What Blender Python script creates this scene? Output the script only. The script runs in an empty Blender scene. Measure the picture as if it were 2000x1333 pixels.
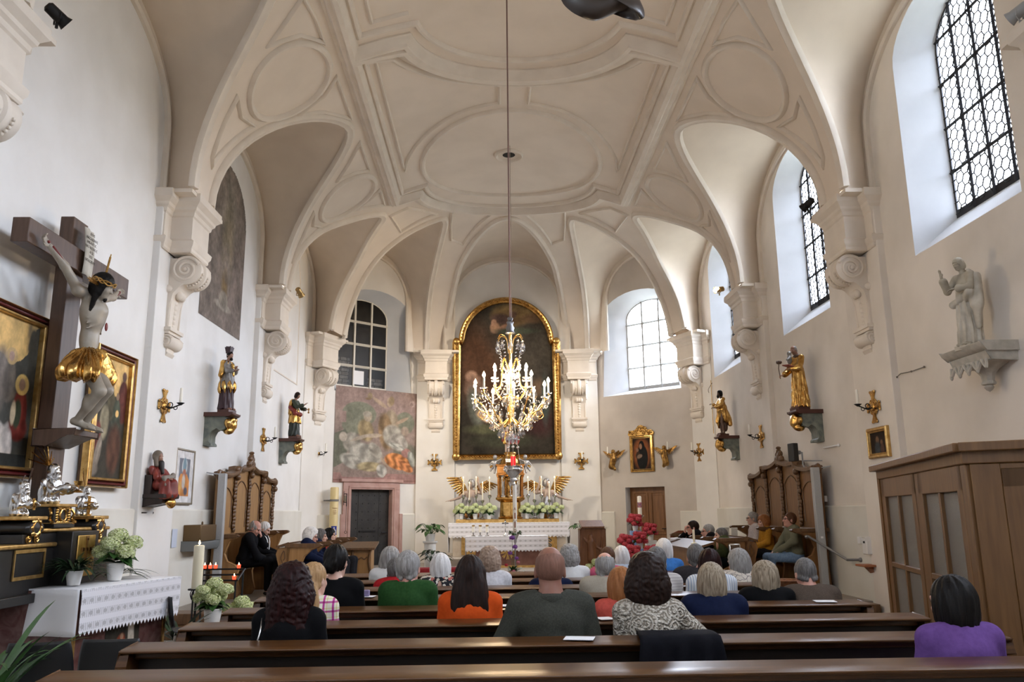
import bpy, math, random
import numpy as np
from mathutils import Vector, Matrix
from mathutils.geometry import tessellate_polygon
from math import pi, sin, cos, radians, hypot, atan2, sqrt
SC = bpy.context.scene
COL = SC.collection
# ---------------------------------------------------------------- camera
XC, ZC, FPX, PIT, YAW, ROLL = -0.4416, 1.6035, 1570.67, .2102, .026, -.0106
def ray(px, py):
    dx, dy = px-1000, py-666.5
    a = (dx*cos(ROLL)+dy*sin(ROLL))/FPX; b = (-dx*sin(ROLL)+dy*cos(ROLL))/FPX
    Y = cos(PIT)+b*sin(PIT); z = sin(PIT)-b*cos(PIT)
    return np.array([a*cos(YAW)+Y*sin(YAW), -a*sin(YAW)+Y*cos(YAW), z])
O_ = np.array([XC, 0, ZC])
def at_y(px, py, y): d = ray(px, py); return O_+d*(y/d[1])
def at_x(px, py, x): d = ray(px, py); return O_+d*((x-XC)/d[0])
def at_z(px, py, z): d = ray(px, py); return O_+d*((z-ZC)/d[2])
def at_pl(px, py, A, B):      # vertical plane through plan points A, B -> (distance along, height)
    A = np.array(A, float); B = np.array(B, float); n = np.array([-(B-A)[1], (B-A)[0]]); d = ray(px, py)
    t = (n@(A-O_[:2]))/(n@d[:2]); P = O_+t*d
    return float((P[:2]-A)@(B-A)/np.linalg.norm(B-A)), float(P[2])
cd = bpy.data.cameras.new('camera'); cam = bpy.data.objects.new('camera', cd); COL.objects.link(cam)
cd.sensor_fit = 'HORIZONTAL'; cd.sensor_width = 36; cd.lens = FPX/2000*36; cd.clip_end = 200; cd.clip_start = .05
_F = Vector(ray(1000, 666.5)).normalized(); _R = Vector(ray(1001, 666.5)-ray(999, 666.5)).normalized(); _U = _R.cross(_F)
cam.matrix_world = Matrix(((_R.x, _U.x, -_F.x, XC), (_R.y, _U.y, -_F.y, 0), (_R.z, _U.z, -_F.z, ZC), (0, 0, 0, 1)))
SC.camera = cam
# ---------------------------------------------------------------- exposure, sky, daylight through the windows
SC.view_settings.view_transform = 'Standard'; SC.view_settings.look = 'None'
SC.view_settings.gamma = 1; SC.view_settings.use_curve_mapping = False
SC.view_settings.exposure = 1.76
SC.cycles.max_bounces = 10; SC.cycles.diffuse_bounces = 6; SC.cycles.glossy_bounces = 4
SC.cycles.transmission_bounces = 6; SC.cycles.transparent_max_bounces = 16
SC.cycles.caustics_reflective = False; SC.cycles.caustics_refractive = False
SC.cycles.sample_clamp_indirect = 6
SKY = 10.0
w = bpy.data.worlds.new('overcast_sky'); SC.world = w; w.use_nodes = True
nt = w.node_tree; bg = nt.nodes['Background']
tc = nt.nodes.new('ShaderNodeTexCoord'); sx = nt.nodes.new('ShaderNodeSeparateXYZ'); rp = nt.nodes.new('ShaderNodeValToRGB')
nt.links.new(tc.outputs['Generated'], sx.inputs[0]); nt.links.new(sx.outputs['Z'], rp.inputs[0])
rp.color_ramp.elements[0].position = 0.0; rp.color_ramp.elements[0].color = (.20, .21, .20, 1)
rp.color_ramp.elements[1].position = 0.12; rp.color_ramp.elements[1].color = (.86, .93, 1.06, 1)
nt.links.new(rp.outputs[0], bg.inputs[0]); bg.inputs[1].default_value = SKY
def light(kind, name, loc, energy, color=(1, 1, 1), size=.1, aim=None, spot=None):
    ld = bpy.data.lights.new(name, kind); o = bpy.data.objects.new(name, ld); COL.objects.link(o)
    o.location = loc; ld.energy = energy; ld.color = color
    if kind in ('POINT', 'SPOT'): ld.shadow_soft_size = size
    if spot: ld.spot_size = radians(spot); ld.spot_blend = .6
    if aim is not None: o.rotation_euler = (Vector(aim)-Vector(loc)).to_track_quat('-Z', 'Y').to_euler()
    return o
BAY, MID2 = 4.8545, 13.69
MIDS = [MID2+BAY*k for k in (-3, -2, -1, 0, 1)]
def portal(name, c, normal, wd, ht):
    ld = bpy.data.lights.new(name, 'AREA'); o = bpy.data.objects.new(name, ld); COL.objects.link(o)
    ld.shape = 'RECTANGLE'; ld.size = wd; ld.size_y = ht; ld.cycles.is_portal = True
    o.location = c; n = Vector(normal).normalized(); o.rotation_euler = n.to_track_quat('-Z', 'Y').to_euler()
for m in MIDS[:1]: portal('daylight', (-5.50, m, 6.65), (1, 0, 0), 1.7, 2.9)  # portal for an unseen left window, added to brighten the right wall
for m in MIDS: portal('daylight', (5.50, m, 6.65), (-1, 0, 0), 1.7, 2.9)
E0, E1 = (5.1, 20.3), (2.5, 22.6)      # right wall of the choir
D0, D1 = (-5.1, 20.3), (-2.5, 22.6)    # left wall of the choir
_eu = np.array([E1[0]-E0[0], E1[1]-E0[1]])/hypot(2.6, 2.3); _en = np.array([-.663, -.749])
_ec = np.array(E0)+_eu*1.9-_en*.50
portal('daylight', (_ec[0]+_en[0]*.04, _ec[1]+_en[1]*.04, 6.1), (_en[0], _en[1], 0), 1.75, 2.9)
WARM = (1, .74, .45)
light('SPOT', 'spotlight_beam', (4.40, 16.35, 6.24), 300, WARM, .05, (-4.6, 20.2, 5.0), 62)
light('SPOT', 'spotlight_beam', (4.36, 16.42, 6.26), 520, (1, .86, .68), .06, (-1.5, 22.0, 2.4), 75)
light('SPOT', 'spotlight_beam', (-4.40, 16.35, 6.24), 330, (1, .86, .68), .06, (1.5, 22.0, 2.6), 75)
# ---------------------------------------------------------------- helpers
def rotm(rx=0, ry=0, rz=0):
    cx, sx_, cy, sy, cz, sz = cos(rx), sin(rx), cos(ry), sin(ry), cos(rz), sin(rz)
    return (np.array([[cz, -sz, 0], [sz, cz, 0], [0, 0, 1]]) @ np.array([[cy, 0, sy], [0, 1, 0], [-sy, 0, cy]])
            @ np.array([[1, 0, 0], [0, cx, -sx_], [0, sx_, cx]]))
def unit(v): v = np.array(v, float); return v/(np.linalg.norm(v)+1e-12)
class MB:
    def __init__(s): s.v = []; s.f = []; s.m = []; s.n = 0; s.mi = 0; s.T = None; s.col = []
    def add(s, V, F, col=None):
        V = np.asarray(V, float).reshape(-1, 3)
        if s.T is not None: V = V@s.T[0].T+s.T[1]
        s.v.append(V); b = s.n
        s.f += [tuple(int(i)+b for i in q) for q in F]; s.m += [s.mi]*len(F); s.n += len(V)
        return s
    def at(s, loc=(0, 0, 0), R=None): s.T = (np.eye(3) if R is None else R, np.array(loc, float)); return s
    def box(s, c, d, R=None):
        x, y, z = np.array(d, float)/2
        V = np.array([[-x, -y, -z], [x, -y, -z], [x, y, -z], [-x, y, -z], [-x, -y, z], [x, -y, z], [x, y, z], [-x, y, z]])
        if R is not None: V = V@R.T
        return s.add(V+np.array(c), [(0, 3, 2, 1), (4, 5, 6, 7), (0, 1, 5, 4), (1, 2, 6, 5), (2, 3, 7, 6), (3, 0, 4, 7)])
    def bx(s, x0, x1, y0, y1, z0, z1): return s.box(((x0+x1)/2, (y0+y1)/2, (z0+z1)/2), (x1-x0, y1-y0, z1-z0))
    def lathe(s, prof, c=(0, 0, 0), R=None, n=20, sq=(1, 1), twist=0, flute=None):
        V = []; m = len(prof)
        for k, (r, z) in enumerate(prof):
            for i in range(n):
                a = 2*pi*i/n+twist*k; rr = r*(1+(flute[1]*cos(flute[0]*a) if flute else 0))
                V.append((rr*cos(a)*sq[0], rr*sin(a)*sq[1], z))
        V = np.array(V)
        if R is not None: V = V@R.T
        F = [(k*n+i, k*n+(i+1) % n, (k+1)*n+(i+1) % n, (k+1)*n+i) for k in range(m-1) for i in range(n)]
        if prof[0][0] > 1e-4: F.append(tuple(range(n))[::-1])
        if prof[-1][0] > 1e-4: F.append(tuple((m-1)*n+i for i in range(n)))
        return s.add(V+np.array(c), F)
    def tube(s, pts, r, n=8, closed=False, flat=None, up=None):
        P = np.array(pts, float); m = len(P); r = np.full(m, r) if np.isscalar(r) else np.array(r, float)
        T = np.gradient(P, axis=0) if not closed else np.roll(P, -1, 0)-np.roll(P, 1, 0)
        T = T/(np.linalg.norm(T, axis=1)[:, None]+1e-12)
        u = np.array(up, float) if up is not None else (np.array([0, 0, 1.]) if abs(T[0][2]) < .9 else np.array([1., 0, 0]))
        V = []
        for k in range(m):
            t = T[k]; u = u-t*(u@t); u = u/(np.linalg.norm(u)+1e-12); w = np.cross(t, u)
            for i in range(n):
                a = 2*pi*i/n; fl = flat if flat else 1
                V.append(P[k]+r[k]*(cos(a)*w+sin(a)*u*fl))
        mm = m if closed else m-1
        F = [(k*n+i, k*n+(i+1) % n, ((k+1) % m)*n+(i+1) % n, ((k+1) % m)*n+i) for k in range(mm) for i in range(n)]
        if not closed: F += [tuple(range(n))[::-1], tuple((m-1)*n+i for i in range(n))]
        return s.add(V, F)
    def sweep(s, prof, pts, ups, closed=False, caps=True, cprof=True):   # prof: (side, up) pairs
        P = np.array(pts, float); m = len(P); n = len(prof)
        T = np.gradient(P, axis=0) if not closed else np.roll(P, -1, 0)-np.roll(P, 1, 0)
        V = []
        for k in range(m):
            t = unit(T[k]); u = np.array(ups[k] if len(ups) > 3 or hasattr(ups[0], '__len__') else ups, float); u = unit(u-t*(u@t)); w = np.cross(t, u)
            mit = 1.0
            if (0 < k < m-1) or closed:
                a = unit(P[k]-P[k-1]); b = unit(P[(k+1) % m]-P[k]); c_ = max(.35, sqrt(max(0, (1+a@b)/2))); mit = 1/c_
            for (q, h) in prof: V.append(P[k]+w*q*mit+u*h)
        mm = m if closed else m-1; nn = n if cprof else n-1
        F = [(k*n+i, k*n+(i+1) % n, ((k+1) % m)*n+(i+1) % n, ((k+1) % m)*n+i) for k in range(mm) for i in range(nn)]
        if caps and not closed and cprof: F += [tuple(range(n))[::-1], tuple((m-1)*n+i for i in range(n))]
        return s.add(V, F)
    def prism(s, poly, o, u, v, dep):     # polygon in plane (o,u,v) pushed along dep
        u = np.array(u, float); v = np.array(v, float); dep = np.array(dep, float); o = np.array(o, float); n = len(poly)
        A = np.array([o+u*a+v*b for a, b in poly]); V = np.vstack([A, A+dep])
        tri = tessellate_polygon([[Vector((a, b, 0)) for a, b in poly]])
        F = [tuple(t) for t in tri]+[tuple(i+n for i in t[::-1]) for t in tri]+[(i, (i+1) % n, n+(i+1) % n, n+i) for i in range(n)]
        return s.add(V, F)
    def grid(s, G, closed_u=False, closed_v=False):
        G = np.array(G, float); a, b = G.shape[:2]
        F = [(i*b+j, i*b+(j+1) % b, ((i+1) % a)*b+(j+1) % b, ((i+1) % a)*b+j) for i in range(a if closed_u else a-1) for j in range(b if closed_v else b-1)]
        return s.add(G.reshape(-1, 3), F)
    def sph(s, c, r, n=12, m=8, R=None):
        r = np.full(3, r) if np.isscalar(r) else np.array(r, float)
        V = [(0, 0, -1)]+[(sin(pi*k/m)*cos(2*pi*i/n), sin(pi*k/m)*sin(2*pi*i/n), -cos(pi*k/m)) for k in range(1, m) for i in range(n)]+[(0, 0, 1)]
        V = np.array(V)*r
        if R is not None: V = V@R.T
        F = [(0, 1+(i+1) % n, 1+i) for i in range(n)]
        F += [(1+k*n+i, 1+k*n+(i+1) % n, 1+(k+1)*n+(i+1) % n, 1+(k+1)*n+i) for k in range(m-2) for i in range(n)]
        t = 1+(m-1)*n; F += [(t, 1+(m-2)*n+i, 1+(m-2)*n+(i+1) % n) for i in range(n)]
        return s.add(V+np.array(c), F)
    def torus(s, c, R0, r, n=24, m=8, R=None):
        p = np.array([(R0*cos(2*pi*i/n), R0*sin(2*pi*i/n), 0) for i in range(n)])
        if R is not None: p = p@R.T
        return s.tube(p+np.array(c), r, m, closed=True, up=(0, 0, 1) if R is None else R[:, 2])
    def build(s, name, mat, parent=None, ang=40, bevel=0, colors=None):
        me = bpy.data.meshes.new(name)
        V = np.vstack(s.v) if s.v else np.zeros((0, 3))
        me.from_pydata(V.tolist(), [], s.f)
        mats = mat if isinstance(mat, (list, tuple)) else [mat]
        for q in mats: me.materials.append(q)
        if len(mats) > 1: me.polygons.foreach_set('material_index', s.m)
        me.polygons.foreach_set('use_smooth', [ang > 0]*len(me.polygons))
        if colors is not None:
            ca = me.color_attributes.new('Col', 'FLOAT_COLOR', 'POINT')
            ca.data.foreach_set('color', np.hstack([colors, np.ones((len(colors), 1))]).astype(np.float32).ravel())
        me.validate()
        if 0 < ang < 180: me.set_sharp_from_angle(angle=radians(ang))
        me.update()
        o = bpy.data.objects.new(name, me); COL.objects.link(o)
        if parent is not None: o.parent = parent
        if bevel:
            b = o.modifiers.new('bevel', 'BEVEL'); b.width = bevel; b.segments = 2; b.limit_method = 'ANGLE'; b.angle_limit = radians(40)
        return o
def thing(name, label, cat, loc=(0, 0, 0), rz=0, group=None):
    o = bpy.data.objects.new(name, None); COL.objects.link(o); o.location = [float(q) for q in loc]; o.rotation_euler = (0, 0, rz); o.empty_display_size = .1
    return tag(o, label, cat, group)
def tag(o, label, cat, group=None):
    o['label'] = label; o['category'] = cat
    if group: o['group'] = group
    return o
def struct(o, label=None):
    o['kind'] = 'structure'
    if label: o['label'] = label
    return o
def sempty(name): o = bpy.data.objects.new(name, None); COL.objects.link(o); o['kind'] = 'structure'; return o
def dup(r, loc, rz=None, label=None, sc=None):
    c = r.copy(); COL.objects.link(c); c.location = [float(q) for q in loc]
    if rz is not None: c.rotation_euler = (0, 0, rz)
    if sc: c.scale = (sc, sc, sc)
    if label: c['label'] = label
    for ch in list(r.children):
        k = ch.copy(); COL.objects.link(k); k.parent = c
        for g in ch.children: d = g.copy(); COL.objects.link(d); d.parent = k
    return c
# ---------------------------------------------------------------- materials
_M = {}
def mat(name, c, rough=.6, metal=0, c2=None, scale=6, detail=4, stretch=None, kind='noise', lo=.35, hi=.65, bump=0, bscale=None, spec=None, emit=None, sheen=0, coat=0, coord='Object', trans=0, alpha=1, dist=0):
    if name in _M: return _M[name]
    m = bpy.data.materials.new(name); m.use_nodes = True; t = m.node_tree; N = t.nodes; L = t.links
    p = N['Principled BSDF']; p.inputs['Base Color'].default_value = (*c, 1); p.inputs['Roughness'].default_value = rough; p.inputs['Metallic'].default_value = metal
    if spec is not None: p.inputs['Specular IOR Level'].default_value = spec
    if sheen: p.inputs['Sheen Weight'].default_value = sheen
    if coat: p.inputs['Coat Weight'].default_value = coat; p.inputs['Coat Roughness'].default_value = .15
    if emit: p.inputs['Emission Color'].default_value = (*emit[0], 1); p.inputs['Emission Strength'].default_value = emit[1]
    if trans: p.inputs['Transmission Weight'].default_value = trans
    if alpha < 1: p.inputs['Alpha'].default_value = alpha
    if c2 is not None or bump:
        tc = N.new('ShaderNodeTexCoord'); src = tc.outputs[coord]
        if stretch:
            mp = N.new('ShaderNodeMapping'); mp.inputs['Scale'].default_value = stretch; L.new(src, mp.inputs[0]); src = mp.outputs[0]
        if kind == 'wave':
            x = N.new('ShaderNodeTexWave'); x.inputs['Scale'].default_value = scale; x.inputs['Distortion'].default_value = dist or 4; x.inputs['Detail'].default_value = detail; fac = x.outputs['Fac']
        elif kind == 'voronoi':
            x = N.new('ShaderNodeTexVoronoi'); x.inputs['Scale'].default_value = scale; fac = x.outputs['Distance']
        elif kind == 'stripes':
            x = N.new('ShaderNodeTexWave'); x.inputs['Scale'].default_value = scale; x.inputs['Distortion'].default_value = dist; fac = x.outputs['Fac']
        else:
            x = N.new('ShaderNodeTexNoise'); x.inputs['Scale'].default_value = scale; x.inputs['Detail'].default_value = detail; x.inputs['Distortion'].default_value = dist; fac = x.outputs['Fac']
        L.new(src, x.inputs['Vector'])
        if c2 is not None:
            r = N.new('ShaderNodeValToRGB'); r.color_ramp.elements[0].position = lo; r.color_ramp.elements[1].position = hi
            r.color_ramp.elements[0].color = (*c, 1); r.color_ramp.elements[1].color = (*c2, 1); L.new(fac, r.inputs[0]); L.new(r.outputs[0], p.inputs['Base Color'])
        if bump:
            if bscale:
                x2 = N.new('ShaderNodeTexNoise'); x2.inputs['Scale'].default_value = bscale; x2.inputs['Detail'].default_value = 3; L.new(src, x2.inputs['Vector']); fac = x2.outputs['Fac']
            b = N.new('ShaderNodeBump'); b.inputs['Strength'].default_value = bump; b.inputs['Distance'].default_value = .01; L.new(fac, b.inputs['Height']); L.new(b.outputs[0], p.inputs['Normal'])
    _M[name] = m; return m
def vcmat(name, rough=.6, bump=0, bscale=30, metal=0, spec=.3):
    if name in _M: return _M[name]
    m = bpy.data.materials.new(name); m.use_nodes = True; t = m.node_tree; N = t.nodes; L = t.links; p = N['Principled BSDF']
    a = N.new('ShaderNodeVertexColor'); a.layer_name = 'Col'
    nz = N.new('ShaderNodeTexNoise'); nz.inputs['Scale'].default_value = 9; nz.inputs['Detail'].default_value = 6
    tc = N.new('ShaderNodeTexCoord'); L.new(tc.outputs['Object'], nz.inputs['Vector'])
    r = N.new('ShaderNodeValToRGB'); r.color_ramp.elements[0].position = .3; r.color_ramp.elements[0].color = (.72, .72, .72, 1); r.color_ramp.elements[1].position = .7; r.color_ramp.elements[1].color = (1.1, 1.1, 1.1, 1)
    L.new(nz.outputs['Fac'], r.inputs[0]); mx = N.new('ShaderNodeMix'); mx.data_type = 'RGBA'; mx.blend_type = 'MULTIPLY'; mx.inputs[0].default_value = 1
    L.new(a.outputs[0], mx.inputs[6]); L.new(r.outputs[0], mx.inputs[7]); L.new(mx.outputs[2], p.inputs['Base Color'])
    p.inputs['Roughness'].default_value = rough; p.inputs['Metallic'].default_value = metal; p.inputs['Specular IOR Level'].default_value = spec
    _M[name] = m; return m
def bsdfmix(name, kind, col, fac=.12, rough=.1):
    m = bpy.data.materials.new(name); m.use_nodes = True; t = m.node_tree; N = t.nodes; L = t.links
    out = N['Material Output']; N.remove(N['Principled BSDF'])
    a = N.new('ShaderNodeBsdfTransparent'); a.inputs[0].default_value = (*col, 1)
    b = N.new('ShaderNodeBsdfGlossy' if kind == 'gloss' else 'ShaderNodeBsdfTranslucent'); b.inputs[0].default_value = (.9, .9, .9, 1)
    if kind == 'gloss': b.inputs['Roughness'].default_value = rough
    mx = N.new('ShaderNodeMixShader'); mx.inputs[0].default_value = fac; L.new(a.outputs[0], mx.inputs[1]); L.new(b.outputs[0], mx.inputs[2]); L.new(mx.outputs[0], out.inputs[0])
    _M[name] = m; return m
GOLD = mat('gold_leaf', (.74, .46, .15), .26, 1, c2=(.40, .21, .055), scale=11, bump=.45, bscale=28)
GOLDP = mat('gold_paint', (.70, .46, .18), .36, .85, c2=(.5, .3, .09), scale=14, bump=.2, bscale=60)
SILV = mat('silver', (.80, .80, .80), .24, 1, c2=(.55, .55, .56), scale=8, bump=.15, bscale=30)
BLACKW = mat('ebonised_wood', (.012, .011, .011), .35, 0, c2=(.02, .018, .016), scale=5)
WALNUT = mat('dark_pew_oak', (.058, .022, .006), .30, 0, c2=(.110, .045, .012), scale=3, stretch=(1.2, 22, 22), detail=6, bump=.08, spec=.32)
PEWD = mat('dark_pew_panel', (.012, .006, .004), .5, 0, c2=(.02, .010, .006), scale=3, stretch=(1, 9, 9))
OAK = mat('honey_oak', (.30, .155, .055), .42, 0, c2=(.40, .22, .085), scale=2.2, stretch=(9, 9, .9), detail=6, bump=.06)
OAKD = mat('carved_oak', (.10, .05, .02), .4, 0, c2=(.17, .085, .035), scale=5, stretch=(6, 6, 1), bump=.1)
PORCHW = mat('porch_oak', (.135, .062, .018), .45, 0, c2=(.19, .092, .029), scale=2.5, stretch=(10, 10, .8), detail=6, bump=.05)
WHITEL = mat('white_linen', (.78, .79, .82), .8, 0, bump=.05, bscale=200)
IRON = mat('wrought_iron', (.015, .015, .016), .5, .6)
WAX = mat('candle_wax', (.86, .80, .62), .45, 0)
WAXW = mat('white_wax', (.88, .85, .76), .45)
PLASTIC = mat('black_plastic', (.012, .012, .013), .45)
GREYP = mat('grey_paint', (.36, .37, .38), .5)
WHITEP = mat('white_paint', (.8, .8, .8), .45)
PAPER = mat('white_paper', (.85, .85, .87), .8)
LEAF = mat('green_leaf', (.025, .075, .018), .4, 0, c2=(.05, .13, .03), scale=8)
LEAFD = mat('dark_leaf', (.008, .025, .01), .35, 0, c2=(.018, .05, .018), scale=8)
FLAME = mat('candle_flame', (1, .8, .4), .5, emit=((1, .72, .32), 14))
BULB = mat('glowing_bulb', (1, .85, .6), .5, emit=((1, .78, .46), 16))
STONE = mat('grey_sandstone', (.42, .40, .35), .85, 0, c2=(.52, .49, .43), scale=12, bump=.25, bscale=50)
# ---------------------------------------------------------------- the shell of the church
PLAST = mat('wall_plaster', (.80, .79, .775), .9, 0, c2=(.73, .715, .69), scale=1.3, detail=8, bump=.06, bscale=18)
PLASR = mat('wall_plaster_smoky', (.80, .742, .675), .9, 0, c2=(.66, .605, .54), scale=.8, detail=7, lo=.38, hi=.68, bump=.06, bscale=18)
PLASA = mat('choir_plaster', (.80, .775, .735), .9, 0, c2=(.72, .69, .645), scale=1.0, detail=8, bump=.06, bscale=18)
DADO = mat('dado_plaster', (.74, .72, .66), .9, 0, c2=(.66, .63, .56), scale=1.2, detail=7, bump=.05, bscale=20)
VAULT = mat('vault_plaster', (.76, .67, .575), .92, 0, c2=(.70, .615, .525), scale=1.4, detail=6, bump=.04, bscale=14)  # same paint as the walls; warm light is put into the beige
LUNM = mat('lunette_plaster', (.71, .615, .51), .92, 0, c2=(.65, .56, .465), scale=1.4, detail=6, bump=.04, bscale=14)  # darker copy of the vault plaster, lunette shade put into the colour
STUC = mat('stucco_white', (.74, .67, .585), .85, 0, c2=(.68, .61, .53), scale=3, bump=.04, bscale=40)
REVEAL = mat('window_reveal', (.60, .62, .65), .9, 0, c2=(.54, .56, .59), scale=1.5)  # white paint made grey-blue; the daylight on it is toned down in the colour
FLOORM = mat('stone_floor', (.30, .27, .24), .55, 0, c2=(.38, .345, .30), scale=2, detail=6)
REDC = mat('red_carpet', (.30, .015, .02), .95, 0, c2=(.24, .01, .015), scale=60)
W_ = 5.1
A_, ZS, ZK, YCEN = 4.6, 6.08, 9.12, 18.5
def vz(x, y):
    r = abs(x) if y < YCEN else hypot(x, y-YCEN)
    return ZS+(ZK-ZS)*sqrt(max(0, 1-min(1, r/A_)**2))
def vp(x, y, off=0): n = vn(x, y); return np.array([x, y, vz(x, y)])+n*off
def vn(x, y):       # inward (downward) normal
    r = abs(x) if y < YCEN else hypot(x, y-YCEN); r = min(r, A_*.999)
    d = -(ZK-ZS)/A_*(r/A_)/sqrt(1-(r/A_)**2)
    g = np.array([np.sign(x)*d, 0]) if y < YCEN else np.array([x, y-YCEN])/(r+1e-9)*d
    return unit([g[0], g[1], -1])
def spline(P, n):   # Catmull-Rom, resampled
    P = np.array(P, float); P = np.vstack([2*P[0]-P[1], P, 2*P[-1]-P[-2]]); out = []
    for i in range(1, len(P)-2):
        for t in np.linspace(0, 1, n, endpoint=False):
            a, b, c, d = P[i-1:i+3]
            out.append(.5*(2*b+(c-a)*t+(2*a-5*b+4*c-d)*t*t+(3*b-a-3*c+d)*t**3))
    out.append(P[-2]); return np.array(out)
# groin lines in plan, left half (x<0)
def bay_groin(mid, hw=2.06):
    t = np.linspace(-1, 1, 33); t = np.sin(t*pi/2)
    return np.array([(-4.6+1.62*(1-abs(q)**1.7), mid+hw*q) for q in t])
G3 = spline([(-4.6, 15.98), (-4.57, 16.02), (-4.44, 16.05), (-4.285, 16.14), (-4.03, 16.38), (-3.6, 16.95), (-3.22, 17.35), (-3.0, 17.65), (-2.98, 17.93), (-3.21, 18.3), (-3.75, 19.2), (-4.06, 19.5), (-4.3, 19.65), (-4.41, 19.70), (-4.447, 19.675)], 3)
G4 = spline([(-4.25, 20.26), (-4.21, 20.33), (-4.01, 20.24), (-3.8, 20.07), (-3.33, 19.72), (-2.88, 19.5), (-2.36, 19.32), (-1.75, 19.2), (-1.62, 19.32), (-1.66, 19.75), (-1.93, 20.92), (-2.155, 21.76), (-2.27, 22.29), (-2.30, 22.482)], 3)
G5h = spline([(-1.77, 22.745), (-1.68, 22.57), (-1.49, 21.97), (-1.42, 21.76), (-1.27, 21.3), (-.91, 20.6), (-.56, 20.05), (-.25, 19.7), (0, 19.58)], 3)
G5 = np.vstack([G5h, (G5h*[-1, 1])[::-1][1:]])
GMID = [MIDS[0]-.28, MIDS[1]-.28, MIDS[2]-.28, MIDS[3]-.28]
GB = [bay_groin(m) for m in GMID]
# wall arches: list of (distance along wall, height)
def arch(s0, s1, z0, zsp, rise, n, p=2.0, legs=5):
    c, h = (s0+s1)/2, (s1-s0)/2; L1 = [(s0, z) for z in np.linspace(z0, zsp, legs)][:-1]
    M = [(c+h*cos(a), zsp+rise*sin(a)) for a in np.linspace(pi, 0, n-2*(legs-1))]
    return np.array(L1+M+[(s1, z) for z in np.linspace(zsp, z0, legs)][1:])
def onwall(A, B, pts):
    A = np.array(A, float); u = unit(np.array(B, float)-A); return np.array([(A[0]+u[0]*s, A[1]+u[1]*s, z) for s, z in pts])
ceil = sempty('ceiling')
mbv = MB(); mbl = MB(); mbr = MB()
O2 = np.array([0, 17.2])
def vault_strip(B):
    rows = []
    for (x, y) in B:
        o = np.array([0, y]) if y < 17.2 else O2
        t = np.linspace(0, 1, 26); t = 1-(1-t)**1.9
        q = o+(np.array([x, y])-o)*t[:, None]
        if hypot(x, max(0, y-YCEN)) > A_-.03: q[-1] = (x, y)
        r = [(a, b, vz(a, b)) for a, b in q]
        rows.append(r)
    return np.array(rows)
def lunette(G, Wl, sag=.05, k=10):
    Gz = np.array([(x, y, max(ZS-.02, vz(x, y))) for x, y in G]); n = len(G)
    # resample wall arch to the same count by arc length, matched to groin arc length
    def par(P): d = np.r_[0, np.cumsum(np.linalg.norm(np.diff(P, axis=0), axis=1))]; return d/d[-1]
    pg, pw = par(Gz), par(Wl); Wm = np.array([[np.interp(q, pw, Wl[:, i]) for i in range(3)] for q in pg])
    rows = []
    for t in np.linspace(0, 1, k):
        P = Gz*(1-t)+Wm*t; P[:, 2] += sag*sin(pi*t)*np.sin(pi*pg); rows.append(P)
    return np.array(rows)
AHW, ASP, ARI = 2.06, 7.0, 1.38
WARCH = {}
left_chain = []
for i, m in enumerate(MIDS):
    WARCH[i] = arch(m-AHW, m+AHW, ZS-.02, ASP, ARI, 33)
WD = arch(.42, 3.12, ZS-.02, 7.45, 1.35, 33)       # choir diagonals
WBk = arch(-1.66, 1.66, ZS-.02, 7.6, 1.36, 33)
Ball = np.vstack(GB+[G3, G4, G5h]); Ball = np.vstack([[(-4.6, -4.0)], Ball])
for sgn in (-1, 1):
    S = vault_strip(Ball); S[:, :, 0] *= -sgn
    mbv.grid(S if sgn > 0 else S[:, ::-1])
    for i in range(5):
        G = GB[i] if i < 4 else G3
        Wl = np.array([(-W_, s, z) for s, z in WARCH[i]])
        R = lunette(G, Wl); R[:, :, 0] *= -sgn
        mbl.grid(R)
    R = lunette(G4, onwall(D0, D1, WD)); R[:, :, 0] *= -sgn; mbl.grid(R)
R = lunette(G5, np.array([(s, 22.6, z) for s, z in WBk])); mbl.grid(R)
mbv.build('vault', VAULT, ceil, ang=60); mbl.build('lunette_vault', LUNM, ceil, ang=60)
# groin ribs: a rounded roll along every lunette edge
ROLLP = [(-.10, .0), (-.085, .045), (-.04, .075), (.0, .06), (.03, .05), (.06, .05), (.075, .02), (.075, -.03), (-.10, -.03)]
def groin_roll(G, sgn):
    P = []; U = []
    for x, y in G:
        if hypot(x, max(0, y-YCEN)) > 4.597: q = np.array([x, y, max(ZS-.02, vz(x, y))])
        else: q = vp(x, y)
        P.append(q*[-sgn, 1, 1]); n = vn(x, y); U.append(n*[-sgn, 1, 1])
    P = np.array(P)
    pr = ROLLP if sgn < 0 else [(-a, b) for a, b in ROLLP][::-1]
    mbr.sweep(pr, P, U)
for sgn in (-1, 1):
    for G in GB[1:]+[G3, G4]: groin_roll(G, sgn)
groin_roll(G5, -1)
# wall-arch bands
BAND = [(-.17, 0), (-.17, .05), (-.13, .075), (-.10, .055), (.10, .055), (.13, .075), (.17, .05), (.17, 0)]
def wall_band(P, nrm): mbr.sweep(BAND, P, [nrm]*len(P), cprof=False)
for sgn in (-1, 1):
    for i in range(1, 5): wall_band(np.array([(sgn*W_, s, z) for s, z in WARCH[i]]), (-sgn, 0, 0))
wall_band(onwall(D0, D1, WD), (.663, -.749, 0)); wall_band(onwall(E0, E1, WD), (-.663, -.749, 0))
wall_band(np.array([(s, 22.6, z) for s, z in WBk]), (0, -1, 0))
mbr.build('rib_moulding', STUC, ceil, ang=50)
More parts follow.
